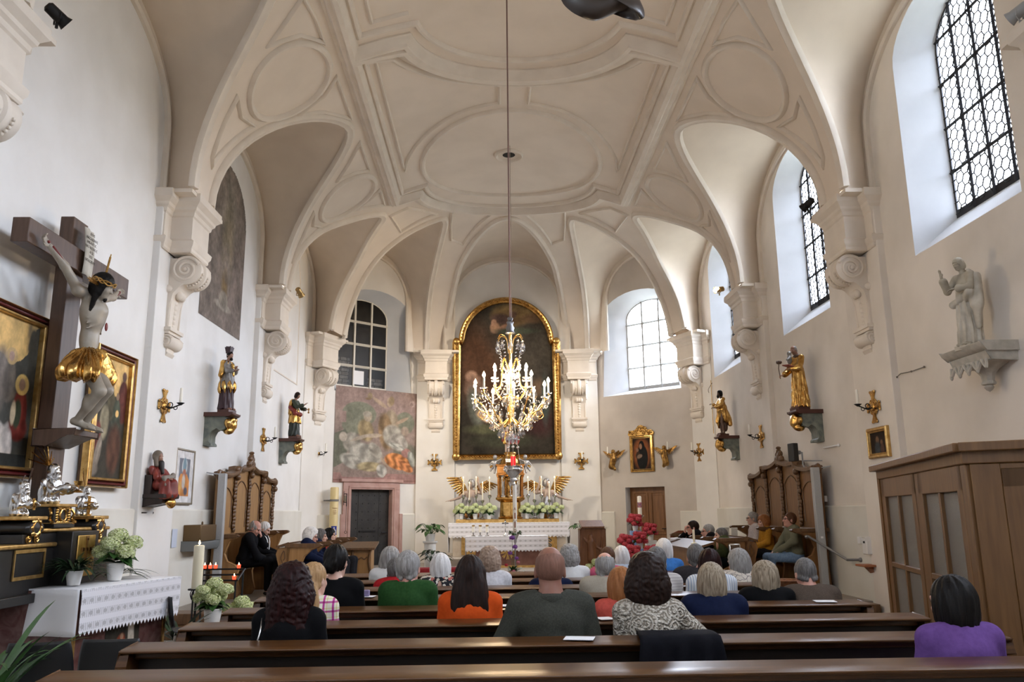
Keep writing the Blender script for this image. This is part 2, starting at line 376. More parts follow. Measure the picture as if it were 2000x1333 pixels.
# stucco frames on the vault
mbs = MB()
def arc(c, rx, ry, a0, a1, n): return [(c[0]+rx*cos(radians(a)), c[1]+ry*sin(radians(a))) for a in np.linspace(a0, a1, n)]
def dense(L, st=.12):
    out = [L[0]]
    for a, b in zip(L[:-1], L[1:]):
        n = max(1, int(hypot(b[0]-a[0], b[1]-a[1])/st)); out += [(a[0]+(b[0]-a[0])*k/n, a[1]+(b[1]-a[1])*k/n) for k in range(1, n+1)]
    return out
def mould(L, prof, closed=False):
    Q = dense(L+[L[0]] if closed else L)
    if closed: Q = Q[:-1]
    mbs.sweep(prof, [vp(*q) for q in Q], [vn(*q) for q in Q], closed=closed)
BIG = [(-.17, -.01), (-.17, .03), (-.13, .035), (-.11, .095), (-.05, .105), (-.03, .155), (.04, .165), (.06, .115), (.11, .095), (.13, .045), (.17, .03), (.17, -.01)]
MEDP = [(-.055, -.01), (-.055, .02), (-.02, .065), (.02, .065), (.055, .02), (.055, -.01)]
SML = [(-.03, -.01), (-.03, .02), (0, .052), (.03, .02), (.03, -.01)]
def panel_frame(dx, y0, y1, rn, cn, rf, cf, prof, tabn, tabf):
    # long sides with a bulging arc at the far end and the neighbour's arc biting into the near end
    far = arc((0, cf), rf, rf, 0, 180, 40); near = arc((0, cn), rn, rn, 180, 0, 40)
    near = [(x, y) for x, y in near if y > y0+tabn]; far = [(x, y) for x, y in far if y > y1-tabf]
    L = [(dx, y0), (dx, y1)]+far+[(-dx, y1), (-dx, y0)]+near
    mould(L, prof, True)
panel_frame(2.62, 11.38, 17.27, 1.92, 10.93, 2.17, 17.0, BIG, 0.02, .02)
panel_frame(2.44, 11.62, 17.0, 2.18, 10.93, 1.92, 17.0, MEDP, 0.02, .02)
# near panel: its far arc, tabs and long sides
L = [(2.62, 4.0), (2.62, 11.33)]+[(x, y) for x, y in arc((0, 10.93), 1.86, 1.86, 0, 180, 40) if y > 11.33]+[(-2.62, 11.33), (-2.62, 4.0)]; mould(L, BIG)
L = [(2.42, 4.0), (2.42, 10.95)]+[(x, y) for x, y in arc((0, 10.6), 1.62, 1.72, 0, 180, 40) if y > 10.95]+[(-2.42, 10.95), (-2.42, 4.0)]; mould(L, MEDP)
L = [(2.2, 4.0), (2.2, 10.72), (1.66, 10.72)]; mould(L, SML); mould([(-x, y) for x, y in L], SML)
for s in (-1, 1):
    L = [(s*2.28, 11.72), (s*2.12, 11.72)]+[(s*x, y) for x, y in arc((0, 10.93), 2.26, 2.12, 22, 83, 16)]+[(s*.27, 13.78)]+[(s*x, y) for x, y in arc((0, 16.15), 2.26, 2.42, 83, 6, 18)][:0]
    L += [(s*x, y) for x, y in [(.55, 13.83), (.9, 13.95), (1.3, 14.2), (1.65, 14.55), (1.95, 15.0), (2.15, 15.45), (2.27, 15.95)]]
    mould(L, SML, True)
mould(arc((0, 16.15), 1.9, 2.1, 0, 354, 60), MEDP, True)
mould(arc((-.05, 16.05), .28, .27, 0, 345, 24), SML, True)
for s in (-1, 1):
    for (cx, cy, rx, ry) in ((3.47, 11.2, .55, .80), (3.42, 15.87, .54, .68), (3.47, 6.35, .55, .8)):
        mould([(s*x, y) for x, y in arc((cx, cy), rx, ry, 0, 350, 36)], MEDP, True)
    for T in ([(3.53, 10.2), (3.2, 9.9), (2.95, 9.64), (2.9, 10.2), (2.9, 10.76), (3.15, 10.36)], [(3.56, 12.14), (3.25, 12.48), (2.9, 13.13), (2.9, 12.4), (2.9, 11.75), (3.15, 12.05)],
              [(4.08, 10.65), (4.3, 10.8), (4.5, 10.97), (4.53, 11.06), (4.35, 11.25), (4.09, 11.5), (4.15, 11.05)],
              [(2.84, 16.39), (2.86, 17.24), (3.15, 16.95), (3.44, 16.65), (3.1, 16.6)], [(2.9, 14.07), (2.9, 14.7), (2.9, 15.3), (3.15, 15.1), (3.48, 14.97), (3.2, 14.6)],
              [(4.02, 15.4), (4.3, 15.7), (4.5, 15.84), (4.3, 15.98), (4.02, 16.2), (4.12, 15.8)],
              [(2.81, 17.98), (2.41, 17.95), (2.1, 18.4), (1.8, 18.85), (2.2, 18.93), (2.7, 19.12)], [(.4, 19.3), (.8, 19.12), (1.41, 18.95), (1.47, 19.6), (1.5, 20.3), (1.2, 20.6), (.85, 19.95)]):
        mould([(s*x, y) for x, y in T], SML, True)
    for P in ([(4.45, 11.0), (4.0, 10.4), (3.7, 9.95)], ):
        pass
    for a in (-.14, .14):    # sunk strips down the ribs to the capitals
        mould([(s*x, 11.26+a*(1 if x > 4 else 1)) for x in np.linspace(4.12, 4.585, 10)], SML) if False else None
mbs.build('stucco_moulding', STUC, ceil, ang=50)
# opening in the crown: a flat disc with its inner shade painted dark
mb = MB(); P = [vp(*q, off=.006) for q in arc((-.05, 16.05), .135, .13, 0, 345, 20)]; mb.add(P, [tuple(range(20))]); mb.build('vent_hole', mat('hole_shade', (.02, .018, .015), .9), ceil)
# ---------------------------------------------------------------- walls with openings
def wall(name, A, B, outline, holes, m, flip=False, parent=None):
    loops = [[Vector((a, b, 0)) for a, b in outline]]+[[Vector((a, b, 0)) for a, b in h] for h in holes]
    tri = tessellate_polygon(loops); P = [q for l in loops for q in l]
    mb = MB(); mb.add(onwall(A, B, [(q.x, q.y) for q in P]), tri)
    return mb.build(name, m, parent, ang=0)
def win_out(c, hw, zs, zsp, rise, n=16): return [(c-hw, zs), (c+hw, zs)]+[(c+hw*cos(a), zsp+rise*sin(a)) for a in np.linspace(0, pi, n)]
LW = 30.3      # side walls run y from -10 .. 20.3 in distance s
def side_outline():
    L = [(-4.0, 0), (20.3, 0), (20.3, ZS)]
    for i in range(4, -1, -1): L += [tuple(q) for q in WARCH[i][::-1]]
    L += [(-4.0, ZS)]; return L
def sidepts(L): return [(y+4.0, z) for y, z in L]
WOUT = [win_out(m, 1.08, 4.83, 7.55, .62) for m in MIDS]
WIN = [win_out(m, .81, 5.24, 7.58, .58) for m in MIDS]
struct(wall('wall_left', (-W_, -4), (-W_, 30), sidepts(side_outline()), [sidepts(h) for h in WOUT[:1]], PLAST))  # the hole is for the added window behind the camera
struct(wall('wall_right', (W_, -4), (W_, 30), sidepts(side_outline()), [sidepts(h) for h in WOUT], PLASR))
DL = hypot(2.6, 2.3)
dia_out = [(0, 0), (DL, 0), (DL, ZS)]+[tuple(q) for q in WD[::-1]]+[(0, ZS)]
DWO, DWI = win_out(1.98, 1.22, 4.76, 6.95, .72), win_out(1.84, .80, 4.92, 6.95, .50)
wall_bl = struct(wall('wall_back_left', D0, D1, dia_out, [DWO, [(1.34, 0), (2.61, 0), (2.61, 2.23), (1.34, 2.23)]], PLASA))
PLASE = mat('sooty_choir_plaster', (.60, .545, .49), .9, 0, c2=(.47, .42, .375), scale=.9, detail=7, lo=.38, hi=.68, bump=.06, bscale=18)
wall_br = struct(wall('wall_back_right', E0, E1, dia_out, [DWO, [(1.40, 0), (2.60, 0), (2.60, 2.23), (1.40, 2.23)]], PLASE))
wall_b = struct(wall('wall_back', (-2.5, 22.6), (2.5, 22.6), [(0, 0), (5, 0), (5, ZS)]+[(s+2.5, z) for s, z in WBk[::-1]]+[(0, ZS)], [], PLASA))
mb = MB(); mb.add([(-5.1, -4, 0), (5.1, -4, 0), (5.1, -4, 9.5), (-5.1, -4, 9.5)], [(0, 1, 2, 3)]); struct(mb.build('wall_rear', PLAST))
mb = MB(); mb.bx(-5.5, 5.5, -4.5, 23.2, 9.6, 9.7); struct(mb.build('vault_light_cover', mat('light_cover_boards', (.1, .08, .06), .9)))  # unseen cover added over the vault to block leaking sky light
mb = MB(); mb.bx(-5.2, 5.2, -4.1, 23, -.1, 0); struct(mb.build('floor', FLOORM))
mb = MB()
def slab(x0, x1, y0, z0, z1):
    mb.prism([(x0, y0), (x1, y0), (x1, 20.25), (2.6, 22.55), (-2.6, 22.55), (x0, 20.25)], (0, 0, z0), (1, 0, 0), (0, 1, 0), (0, 0, z1-z0))
slab(-5.05, 5.05, 11.6, 0, .15); slab(-5.05, 5.05, 12.0, .15, .30); mb.build('sanctuary_floor', FLOORM); struct(bpy.data.objects['sanctuary_floor'])
mb = MB(); mb.bx(-1.9, 1.9, 17.3, 22.4, .30, .40); mb.bx(-1.75, 1.75, 19.4, 22.4, .40, .55); struct(mb.build('altar_platform', mat('altar_steps_stone', (.38, .33, .27), .6, 0, c2=(.46, .40, .33), scale=3)))
# low dado course standing slightly proud of the walls
def dado(name, A, B, s0, s1, h, gaps=(), d=.06):
    mb = MB(); A3 = np.array(A, float); u = unit(np.array(B, float)-A3); n = np.array([u[1], -u[0]]) if name.endswith('left') or True else None
    c = np.array([0, 12]); nn = n if (c-A3)@n > 0 else -n
    segs = []; a = s0
    for g0, g1 in sorted(gaps): segs.append((a, g0)); a = g1
    segs.append((a, s1))
    for a, b in segs:
        poly = [(0, 0), (d, 0), (d, h-.02), (d-.02, h), (0, h)]
        o = np.array([*(A3+u*a), 0]); mb.prism(poly, o, (*nn, 0), (0, 0, 1), np.array([*u, 0])*(b-a))
    return struct(mb.build(name, DADO, ang=0))
dado('baseboard_left', (-W_, -4), (-W_, 20.3), 0, 24.3, 1.70); dado('baseboard_right', (W_, -4), (W_, 20.3), 0, 24.3, 1.66)
dado('baseboard_back_left', D0, D1, .1, 3.35, 1.6, gaps=[(1.02, 2.93)]); dado('baseboard_back_right', E0, E1, .1, 3.35, 1.6, gaps=[(.95, 2.95)])
# ---------------------------------------------------------------- windows
PANE = bsdfmix('clear_leaded_glass', 'gloss', (.93, .96, 1.0), .04, .05)
LEAD = mat('window_lead', (.02, .02, .024), .6, .3)
def window(name, A, B, wo, wi, depth, nrm_out, cols, rows, fm, fw=.035, hexs=0, label=None, pane=None, reveal=True):
    A3 = np.array(A, float); u = unit(np.array(B, float)-A3); no = np.array(nrm_out, float)
    def P(s, z, d): q = A3+u*s+no[:2]*d; return (q[0], q[1], z)
    w = sempty(name)
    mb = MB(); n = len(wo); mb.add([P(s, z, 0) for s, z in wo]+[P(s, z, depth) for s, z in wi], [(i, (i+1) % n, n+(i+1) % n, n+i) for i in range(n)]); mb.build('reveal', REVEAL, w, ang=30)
    mb = MB(); mb.add([P(s, z, depth+.01) for s, z in wi], [tuple(range(len(wi)))]); mb.build('glass_pane', pane or PANE, w)
    mb = MB(); pts = [P(s, z, depth) for s, z in wi]; c = np.mean(pts, 0)
    inn = np.array(pts); ins = inn+(c-inn)*.045
    mb.grid(np.array([inn, ins, ins+np.array([no[0], no[1], 0])*.02]), closed_v=True); mb.build('window_frame', fm, w, ang=30)
    s0, s1 = min(s for s, z in wi), max(s for s, z in wi); z0, z1 = min(z for s, z in wi), max(z for s, z in wi); cs, h = (s0+s1)/2, (s1-s0)/2
    zsp = wi[2][1]; rise = z1-zsp
    top = lambda s: zsp+rise*sqrt(max(0, 1-((s-cs)/h)**2))
    mb = MB()
    def bar(a, b, r, d=.0):
        p, q = np.array(P(*a, depth-d)), np.array(P(*b, depth-d)); mb.tube([p, q], r, 4)
    for k in range(1, cols): s = s0+(s1-s0)*k/cols; bar((s, z0), (s, top(s)), fw/2*1.2)
    for z in rows:
        hh = h if z <= zsp else h*sqrt(max(0, 1-((z-zsp)/rise)**2)); bar((cs-hh, z), (cs+hh, z), fw/2*1.2)
    mb.build('glazing_bar', fm, w, ang=0)
    if hexs:
        mb = MB(); a = hexs; nn = 0
        for i in range(-20, 21):
            for j in range(-30, 31):
                x = cs+i*a*1.5; zc_ = (z0+z1)/2+(j+(i % 2)*.5)*a*sqrt(3)
                for (q0, q1) in ((0, 1), (1, 2), (2, 3)):
                    e = [(x+a*cos(pi/3*q), zc_+a*sin(pi/3*q)) for q in (q0, q1)]
                    if all(abs(s-cs) < h and z0 < z < top(s) for s, z in e): bar(e[0], e[1], .0105)
        mb.build('lead_lattice', LEAD, w, ang=0)
    if label: w['label'] = label
    return w
for i, m in enumerate(MIDS):
    z0 = 5.24; window('window_%d' % (i+1), (W_, 0), (W_, 1), WOUT[i], WIN[i], .45, (1, 0), 4, [z0+.62*k for k in range(1, 5)], LEAD, .042, .085 if i >= 2 else 0,
                      'tall arched leaded window with hexagonal panes in the right wall' if i >= 2 else None)
for i in (0,): window('window_%d' % (8+i), (-W_, 0), (-W_, 1), WOUT[i], WIN[i], .45, (-1, 0), 4, [5.24+.62*k for k in range(1, 5)], LEAD, .03)  # unseen window added behind the camera to light the right wall
window('window_6', E0, E1, DWO, DWI, .45, (.663, .749), 3, [5.55, 6.17, 6.8], mat('grey_window_iron', (.30, .30, .29), .6), .055, 0, 'bright arched window above the picture of a veiled woman')
dglass = bsdfmix('dark_glass', 'gloss', (.5, .48, .45), .015, .3)
wd = window('window_7', D0, D1, DWO, DWI, .42, (-.663, .749), 3, [5.55, 6.17, 6.8], mat('white_window_wood', (.72, .68, .60), .6), .06, 0, 'dark arched window above the painted fresco', pane=dglass)
_du = unit(np.array(D1)-np.array(D0)); _dn = np.array([-.663, .749])
def DP(s, z, d=0): q = np.array(D0)+_du*s+_dn*d; return np.array([q[0], q[1], z])     # d positive = outwards
def EP(s, z, d=0): q = np.array(E0)+_eu*s-_en*d; return np.array([q[0], q[1], z])
mb = MB(); q = [(.5, 4.5), (3.35, 4.5), (3.35, 8.0), (.5, 8.0)]
mb.add([DP(s, z, .95) for s, z in q]+[DP(s, z, .002) for s, z in q], [(0, 1, 2, 3), (0, 4, 5, 1), (1, 5, 6, 2), (2, 6, 7, 3), (3, 7, 4, 0)])
mb.build('dark_backing_box', mat('darkened_masonry', (.075, .065, .055), .9, c2=(.11, .095, .08), scale=4), wd, ang=0)  # backing box behind the panes; the darkness outside is put into its colour
mb = MB()
for (a, b, c_, d_) in ((1.04, 1.55, 4.9, 5.5), (1.04, 1.55, 5.5, 5.75), (2.14, 2.64, 4.9, 5.3)):
    rs = random.Random(int(a*100+c_*10)); zz = c_
    while zz < d_-.02:
        ss = a
        while ss < b-.03:
            wdt = min(b-ss, .16+rs.random()*.14); mb.box(DP(ss+wdt/2, zz+.05, .62+rs.random()*.03), (wdt-.015, .1, .085), rotm(0, 0, atan2(_du[1], _du[0]))); ss += wdt
        zz += .1
mb.build('rubble_stone', mat('pale_rubble', (.45, .44, .42), .9, c2=(.30, .29, .28), scale=9), wd, bevel=.008)
mb = MB(); mb.box(DP(1.72, 5.24, .40), (.34, .38, .012), rotm(0, 0, atan2(_du[1], _du[0]))@rotm(pi/2)); mb.build('white_sheet', PAPER, wd)
# ---------------------------------------------------------------- pilasters with consoles
def spiral(c, r0, r1, turns, y, n=40): return [(c[0]+(r0+(r1-r0)*t)*cos(2*pi*turns*t+.4), y, c[1]+(r0+(r1-r0)*t)*sin(2*pi*turns*t+.4)) for t in np.linspace(0, 1, n)]
def pilaster(name, loc, nrm, wide=1.0, shaft_h=0, front=True, side=1):
    # local frame: x = out from the wall, y along the wall, z up; the wall face is x=0
    p = sempty(name); ang = atan2(nrm[1], nrm[0]); p.location = (*loc, 0); p.rotation_euler = (0, 0, ang)
    mb = MB(); hb = .58*wide
    mb.bx(-.1, .10, -hb, hb, 0, 6.0); mb.build('shaft', PLASA if abs(loc[1]) > 19 else (PLAST if loc[0] < 0 else PLASR), p, ang=0, bevel=.01)
    prof = [(0, 5.24), (.015, 5.26), (.015, 5.30), (.04, 5.34), (.05, 5.40), (.02, 5.42), (0, 5.44), (0, 5.76), (.02, 5.78), (.03, 5.83), (.06, 5.86), (.07, 5.90), (.11, 5.94), (.13, 5.96), (.13, 6.07), (.12, 6.08)]
    mb = MB()
    def ring(x1, h):
        V = []; n = len(prof)
        for (d, z) in prof: V += [(-.12, -h-d, z), (x1+d, -h-d, z), (x1+d, h+d, z), (-.12, h+d, z)]
        F = [(k*4+i, k*4+(i+1) % 4, (k+1)*4+(i+1) % 4, (k+1)*4+i) for k in range(n-1) for i in range(3)]+[(0, 3, 2, 1), tuple((n-1)*4+i for i in range(4))]
        mb.add(V, F)
    ring(.12, hb-.03); ring(.42, .33*wide); mb.build('capital', STUC, p, ang=30)
    mb = MB(); hw = .23*wide
    top = 5.24; c1 = (.33, top-.22)
    # body: scroll drum, S-neck, tapering stem, lower scroll, drop
    mb.lathe([(0, -hw), (.17, -hw), (.215, -hw+.03), (.195, -hw+.06), (.195, -.05), (.225, -.03), (.225, .03), (.195, .05), (.195, hw-.06), (.215, hw-.03), (.17, hw), (0, hw)], (c1[0], 0, c1[1]), rotm(pi/2), 28)
    neck = [(-.08, top-.05), (.2, top-.05), (.36, top-.40), (.26, top-.46), (.17, top-.56), (.14, top-.72), (.12, top-1.06), (-.08, top-1.06)]
    mb.prism(neck, (0, -hw*.92, 0), (1, 0, 0), (0, 0, 1), (0, hw*1.84, 0))
    for s in (-1, 1):
        mb.tube(spiral(c1, .195, .03, 2.1, s*(hw+.004)), .022, 6); mb.sph((c1[0], s*hw, c1[1]), (.035, .03, .035))
        mb.tube([(.14, s*hw*.8, top-.58), (.125, s*hw*.8, top-1.04)], .02, 6)
        for a in range(10): mb.sph((c1[0]+.205*cos(-.2-a*.2), s*hw*.45, c1[1]+.205*sin(-.2-a*.2)), .02, 6, 5)
    for k in range(6): mb.sph((.135-.003*k, 0, top-.66-.07*k), (.03, .055-.004*k, .045), 8, 6)
    for s in (-1, 0, 1): mb.sph((.2, s*.06, top-.56), (.06, .05, .07), 8, 6)
    for k, s in enumerate((-1, 1)): mb.sph((.08, s*hw, top-.5), (.09, .04, .06), 8, 6)
    mb.bx(-.08, .19, -hw-.01, hw+.01, top-1.10, top-1.05); mb.bx(-.08, .16, -hw*.95, hw*.95, top-1.14, top-1.10)
    c2 = (.12, top-1.24); w2 = hw*.9
    mb.lathe([(0, -w2), (.08, -w2), (.10, -w2+.03), (.09, 0), (.10, w2-.03), (.08, w2), (0, w2)], (c2[0], 0, c2[1]), rotm(pi/2), 22)
    for s in (-1, 1): mb.tube(spiral(c2, .085, .02, 1.6, s*(w2+.004), 24), .014, 6)
    mb.prism([(-.08, top-1.14), (.1, top-1.14), (.12, top-1.33), (.11, top-1.38), (.13, top-1.40), (.06, top-1.50), (.02, top-1.56), (-.08, top-1.56)], (0, -w2*.62, 0), (1, 0, 0), (0, 0, 1), (0, w2*1.24, 0))
    mb.build('console_scroll', STUC, p, ang=45); mb = MB(); mb.bx(-.12, .50, -.64, .64, 6.02, 6.075); mb.build('cap_core', STUC, p)
    return p
PILY = [11.265+BAY*k for k in (-2, -1, 0, 1)]
k = 1
for s in (-1, 1):
    for y in PILY: pilaster('trim_%d' % k, (s*W_, y), (-s, 0)); k += 1
    pilaster('trim_%d' % k, (s*4.93, 20.42), unit((-s*.911, -.411))); k += 1
    pilaster('trim_%d' % k, (s*2.02, 22.6), (-s*.06, -1), wide=.92); k += 1
# ---------------------------------------------------------------- sculpting: signed-distance fields turned into one continuous surface
def _lines(lo, hi, h, fine):
    out = [lo]; x = lo
    while x < hi:
        st = h
        for a, b, f in fine:
            if a-h*.5 <= x < b: st = f
        x += st; out.append(x)
    return np.array(out, np.float32)
def sculpt(pr, h, fine=((), (), ()), pad=.03, disp=None, k0=.02):
    """pr: ('c',p0,p1,r0,r1[,k]) tapered limb, ('e',c,r[,R[,k]]) ellipsoid, ('b',c,half,round[,R[,k]]) rounded block; a leading '-' carves."""
    B = []
    for q in pr:
        t = q[0][-1]
        if t == 'c': m = max(q[3], q[4]); lo = np.minimum(q[1], q[2])-m; hi = np.maximum(q[1], q[2])+m
        else:
            r = np.array(q[2], float); R = q[3] if (t == 'e' and len(q) > 3) else (q[4] if (t == 'b' and len(q) > 4) else None)
            if t == 'b': r = r+q[3]
            if R is not None: r = np.abs(R)@r
            lo = np.array(q[1])-r; hi = np.array(q[1])+r
        B.append((lo, hi))
    add = [b for q, b in zip(pr, B) if q[0][0] != '-']
    lo = np.min([b[0] for b in add], 0)-pad-h; hi = np.max([b[1] for b in add], 0)+pad+h
    ax = [_lines(lo[i], hi[i], h, fine[i]) for i in range(3)]
    D = np.full([len(a) for a in ax], .5, np.float32)
    for q, (bl, bh) in zip(pr, B):
        neg = q[0][0] == '-'; t = q[0][-1]
        k = {'c': 5, 'e': 4, 'b': 5}[t]; k = q[k] if len(q) > k else k0
        mg = max(2.5*h, 1.5*k, .02)
        sl = []
        for i in range(3):
            a = np.searchsorted(ax[i], bl[i]-mg); b = np.searchsorted(ax[i], bh[i]+mg); sl.append(slice(max(0, a-1), min(len(ax[i]), b+1)))
        X, Y, Z = np.meshgrid(ax[0][sl[0]], ax[1][sl[1]], ax[2][sl[2]], indexing='ij')
        if X.size == 0: continue
        if t == 'c':
            p = np.array(q[1], np.float32); d = np.array(q[2], np.float32)-p; L = float(d@d)+1e-9
            w = np.clip(((X-p[0])*d[0]+(Y-p[1])*d[1]+(Z-p[2])*d[2])/L, 0, 1)
            s = np.sqrt((X-p[0]-w*d[0])**2+(Y-p[1]-w*d[1])**2+(Z-p[2]-w*d[2])**2)-(q[3]+(q[4]-q[3])*w)
        else:
            c = q[1]; U = [X-c[0], Y-c[1], Z-c[2]]
            R = q[3] if (t == 'e' and len(q) > 3) else (q[4] if (t == 'b' and len(q) > 4) else None)
            if R is not None: U = [R[0, i]*U[0]+R[1, i]*U[1]+R[2, i]*U[2] for i in range(3)]
            if t == 'e':
                r = q[2]; g = np.sqrt((U[0]/r[0])**2+(U[1]/r[1])**2+(U[2]/r[2])**2)
                g2 = np.sqrt((U[0]/r[0]**2)**2+(U[1]/r[1]**2)**2+(U[2]/r[2]**2)**2)+1e-6; s = g*(g-1)/g2
            else:
                hf = q[2]; e = [np.abs(U[i])-hf[i] for i in range(3)]
                s = np.sqrt(sum(np.maximum(v, 0)**2 for v in e))+np.minimum(np.maximum(e[0], np.maximum(e[1], e[2])), 0)-q[3]
        A = D[sl[0], sl[1], sl[2]]
        if neg:
            a, b = A, -s; w = np.clip(.5-.5*(a-b)/max(k, 1e-4), 0, 1); D[sl[0], sl[1], sl[2]] = a*(1-w)+b*w+k*w*(1-w)
        else:
            w = np.clip(.5+.5*(A-s)/max(k, 1e-4), 0, 1); D[sl[0], sl[1], sl[2]] = A*(1-w)+s*w-k*w*(1-w)
    if disp is not None:
        idx = np.abs(D) < .04
        I = np.nonzero(idx); D[I] += disp(ax[0][I[0]], ax[1][I[1]], ax[2][I[2]]).astype(np.float32)
    return _nets(D, ax)
def _nets(D, ax):
    s = D < 0
    c = [s[i:i+s.shape[0]-1, j:j+s.shape[1]-1, k:k+s.shape[2]-1] for i in (0, 1) for j in (0, 1) for k in (0, 1)]
    n = sum(q.astype(np.int8) for q in c); act = (n > 0) & (n < 8)
    I = np.argwhere(act)
    if len(I) == 0: return np.zeros((0, 3)), []
    idm = np.full(act.shape, -1, np.int64); idm[act] = np.arange(len(I))
    val = np.stack([D[I[:, 0]+i, I[:, 1]+j, I[:, 2]+k] for i in (0, 1) for j in (0, 1) for k in (0, 1)], 1)
    off = np.array([(i, j, k) for i in (0, 1) for j in (0, 1) for k in (0, 1)], float)
    acc = np.zeros((len(I), 3)); cnt = np.zeros(len(I))
    for a in range(8):
        for b in range(a+1, 8):
            df = off[b]-off[a]
            if np.abs(df).sum() != 1: continue
            va, vb = val[:, a], val[:, b]; cr = (va < 0) != (vb < 0)
            t = np.where(cr, va/np.where(cr, va-vb, 1), 0); p = off[a]+df*t[:, None]
            acc[cr] += p[cr]; cnt += cr
    L = acc/cnt[:, None]; V = np.zeros_like(L)
    for i in range(3):
        lo = ax[i][I[:, i]]; V[:, i] = lo+(ax[i][I[:, i]+1]-lo)*L[:, i]
    F = []
    for a in range(3):
        b, c_ = (a+1) % 3, (a+2) % 3
        s0 = np.take(s, range(0, s.shape[a]-1), a); s1 = np.take(s, range(1, s.shape[a]), a); ed = s0 != s1
        J = np.argwhere(ed); J = J[(J[:, b] > 0) & (J[:, c_] > 0) & (J[:, b] < s.shape[b]-1) & (J[:, c_] < s.shape[c_]-1)]
        def g(db, dc):
            q = J.copy(); q[:, b] -= db; q[:, c_] -= dc; return idm[q[:, 0], q[:, 1], q[:, 2]]
        Q = np.stack([g(1, 1), g(0, 1), g(0, 0), g(1, 0)], 1)
        fl = s0[J[:, 0], J[:, 1], J[:, 2]]; Q[~fl] = Q[~fl][:, ::-1]; Q = Q[(Q >= 0).all(1)]
        F += Q.tolist()
    return V, F
def hv(v): return np.array(v, float)
# ---------------------------------------------------------------- heads, hands, seated people
def head_prims(c, R, s, beard=False):
    h = lambda x, y, z: hv(c)+R@(hv((x, y, z))*s)
    P = [('e', h(0, -.012, .032), hv((.076, .094, .098))*s, R), ('e', h(0, .028, -.02), hv((.062, .07, .092))*s, R), ('e', h(0, .032, -.082), hv((.046, .05, .038))*s, R, .03*s),
         ('e', h(0, .072, -.095), hv((.02, .02, .016))*s, R), ('c', h(0, .088, .022), h(0, .112, -.026), .008*s, .0135*s, .012), ('e', h(.033, .07, -.022), hv((.022, .02, .02))*s, R), ('e', h(-.033, .07, -.022), hv((.022, .02, .02))*s, R),
         ('c', h(-.05, .076, .034), h(.05, .076, .034), .012*s, .012*s, .015), ('-e', h(.032, .104, .014), hv((.019, .018, .013))*s, R, .01), ('-e', h(-.032, .104, .014), hv((.019, .018, .013))*s, R, .01),
         ('e', h(0, .086, -.055), hv((.024, .014, .008))*s, R, .006), ('e', h(0, .083, -.069), hv((.02, .014, .008))*s, R, .006)]
    for q in (-1, 1):
        P += [('e', h(q*.077, -.004, -.004), hv((.011, .021, .031))*s, R@rotm(0, 0, q*-.35), .008), ('-e', h(q*.088, .0, 0), hv((.006, .011, .018))*s, R, .005)]
    return P
def face_bits(mb, c, R, s, eye=1, brow=2, lip=3):
    h = lambda x, y, z: hv(c)+R@(hv((x, y, z))*s)
    for q in (-1, 1):
        mb.mi = eye; mb.sph(h(q*.031, .088, .013), .0105*s, 10, 8)
        if brow is not None: mb.mi = brow; mb.tube([h(q*.016, .094, .034), h(q*.032, .092, .040), h(q*.048, .080, .034)], [.003*s, .0045*s, .002*s], 5)
    if lip is not None: mb.mi = lip; mb.tube([h(-.021, .091, -.0615), h(0, .1, -.060), h(.021, .091, -.0615)], [.002*s, .005*s, .002*s], 6)
    mb.mi = 0
def hand_prims(w, d, up, side, s=1, curl=.5):
    """palm at wrist w, pointing along d; 'up' is the back of the hand; side = +1 thumb towards cross(d,up)"""
    d = unit(d); up = unit(hv(up)-d*(hv(up)@d)); t = np.cross(d, up)*side; R = np.stack([t, d, up], 1)
    P = [('e', hv(w)+d*.045*s, hv((.038, .052, .016))*s, R, .012)]
    for i, (o, L) in enumerate(((.027, .072), (.010, .080), (-.008, .075), (-.025, .058))):
        b = hv(w)+d*.085*s+t*o*s; k = b+(d*cos(curl*.6)-up*sin(curl*.6))*L*.5*s; e = k+(d*cos(curl*1.7)-up*sin(curl*1.7))*L*.5*s
        P += [('c', b-d*.02*s, k, .0095*s, .009*s, .004), ('c', k, e, .009*s, .0075*s, .004)]
    b = hv(w)+d*.03*s+t*.03*s; k = b+(d*.6+t*.7-up*.2)*.036*s; e = k+(d*.85+t*.25-up*.25)*.03*s
    P += [('c', b, k, .0125*s, .011*s, .008), ('c', k, e, .0105*s, .0085*s, .005)]
    return P
def skin(name, c): return mat('skin_'+name, c, .5, 0, c2=tuple(q*f for q, f in zip(c, (.88, .72, .68))), scale=14, lo=.4, hi=.75, bump=.03, bscale=90)
SKIN = {'fair': skin('fair', (.62, .39, .30)), 'pink': skin('pink', (.60, .32, .25)), 'tan': skin('tan', (.46, .24, .16)), 'dark': skin('ruddy', (.27, .125, .085))}
EYEM = mat('eye', (.03, .025, .02), .2); LIPM = mat('lips', (.42, .17, .14), .5)
def hairm(name, a, b): return mat('hair_'+name, a, .5, 0, c2=b, scale=10, stretch=(9, 9, 1.0), detail=6, lo=.3, hi=.7, bump=.35, spec=.16)
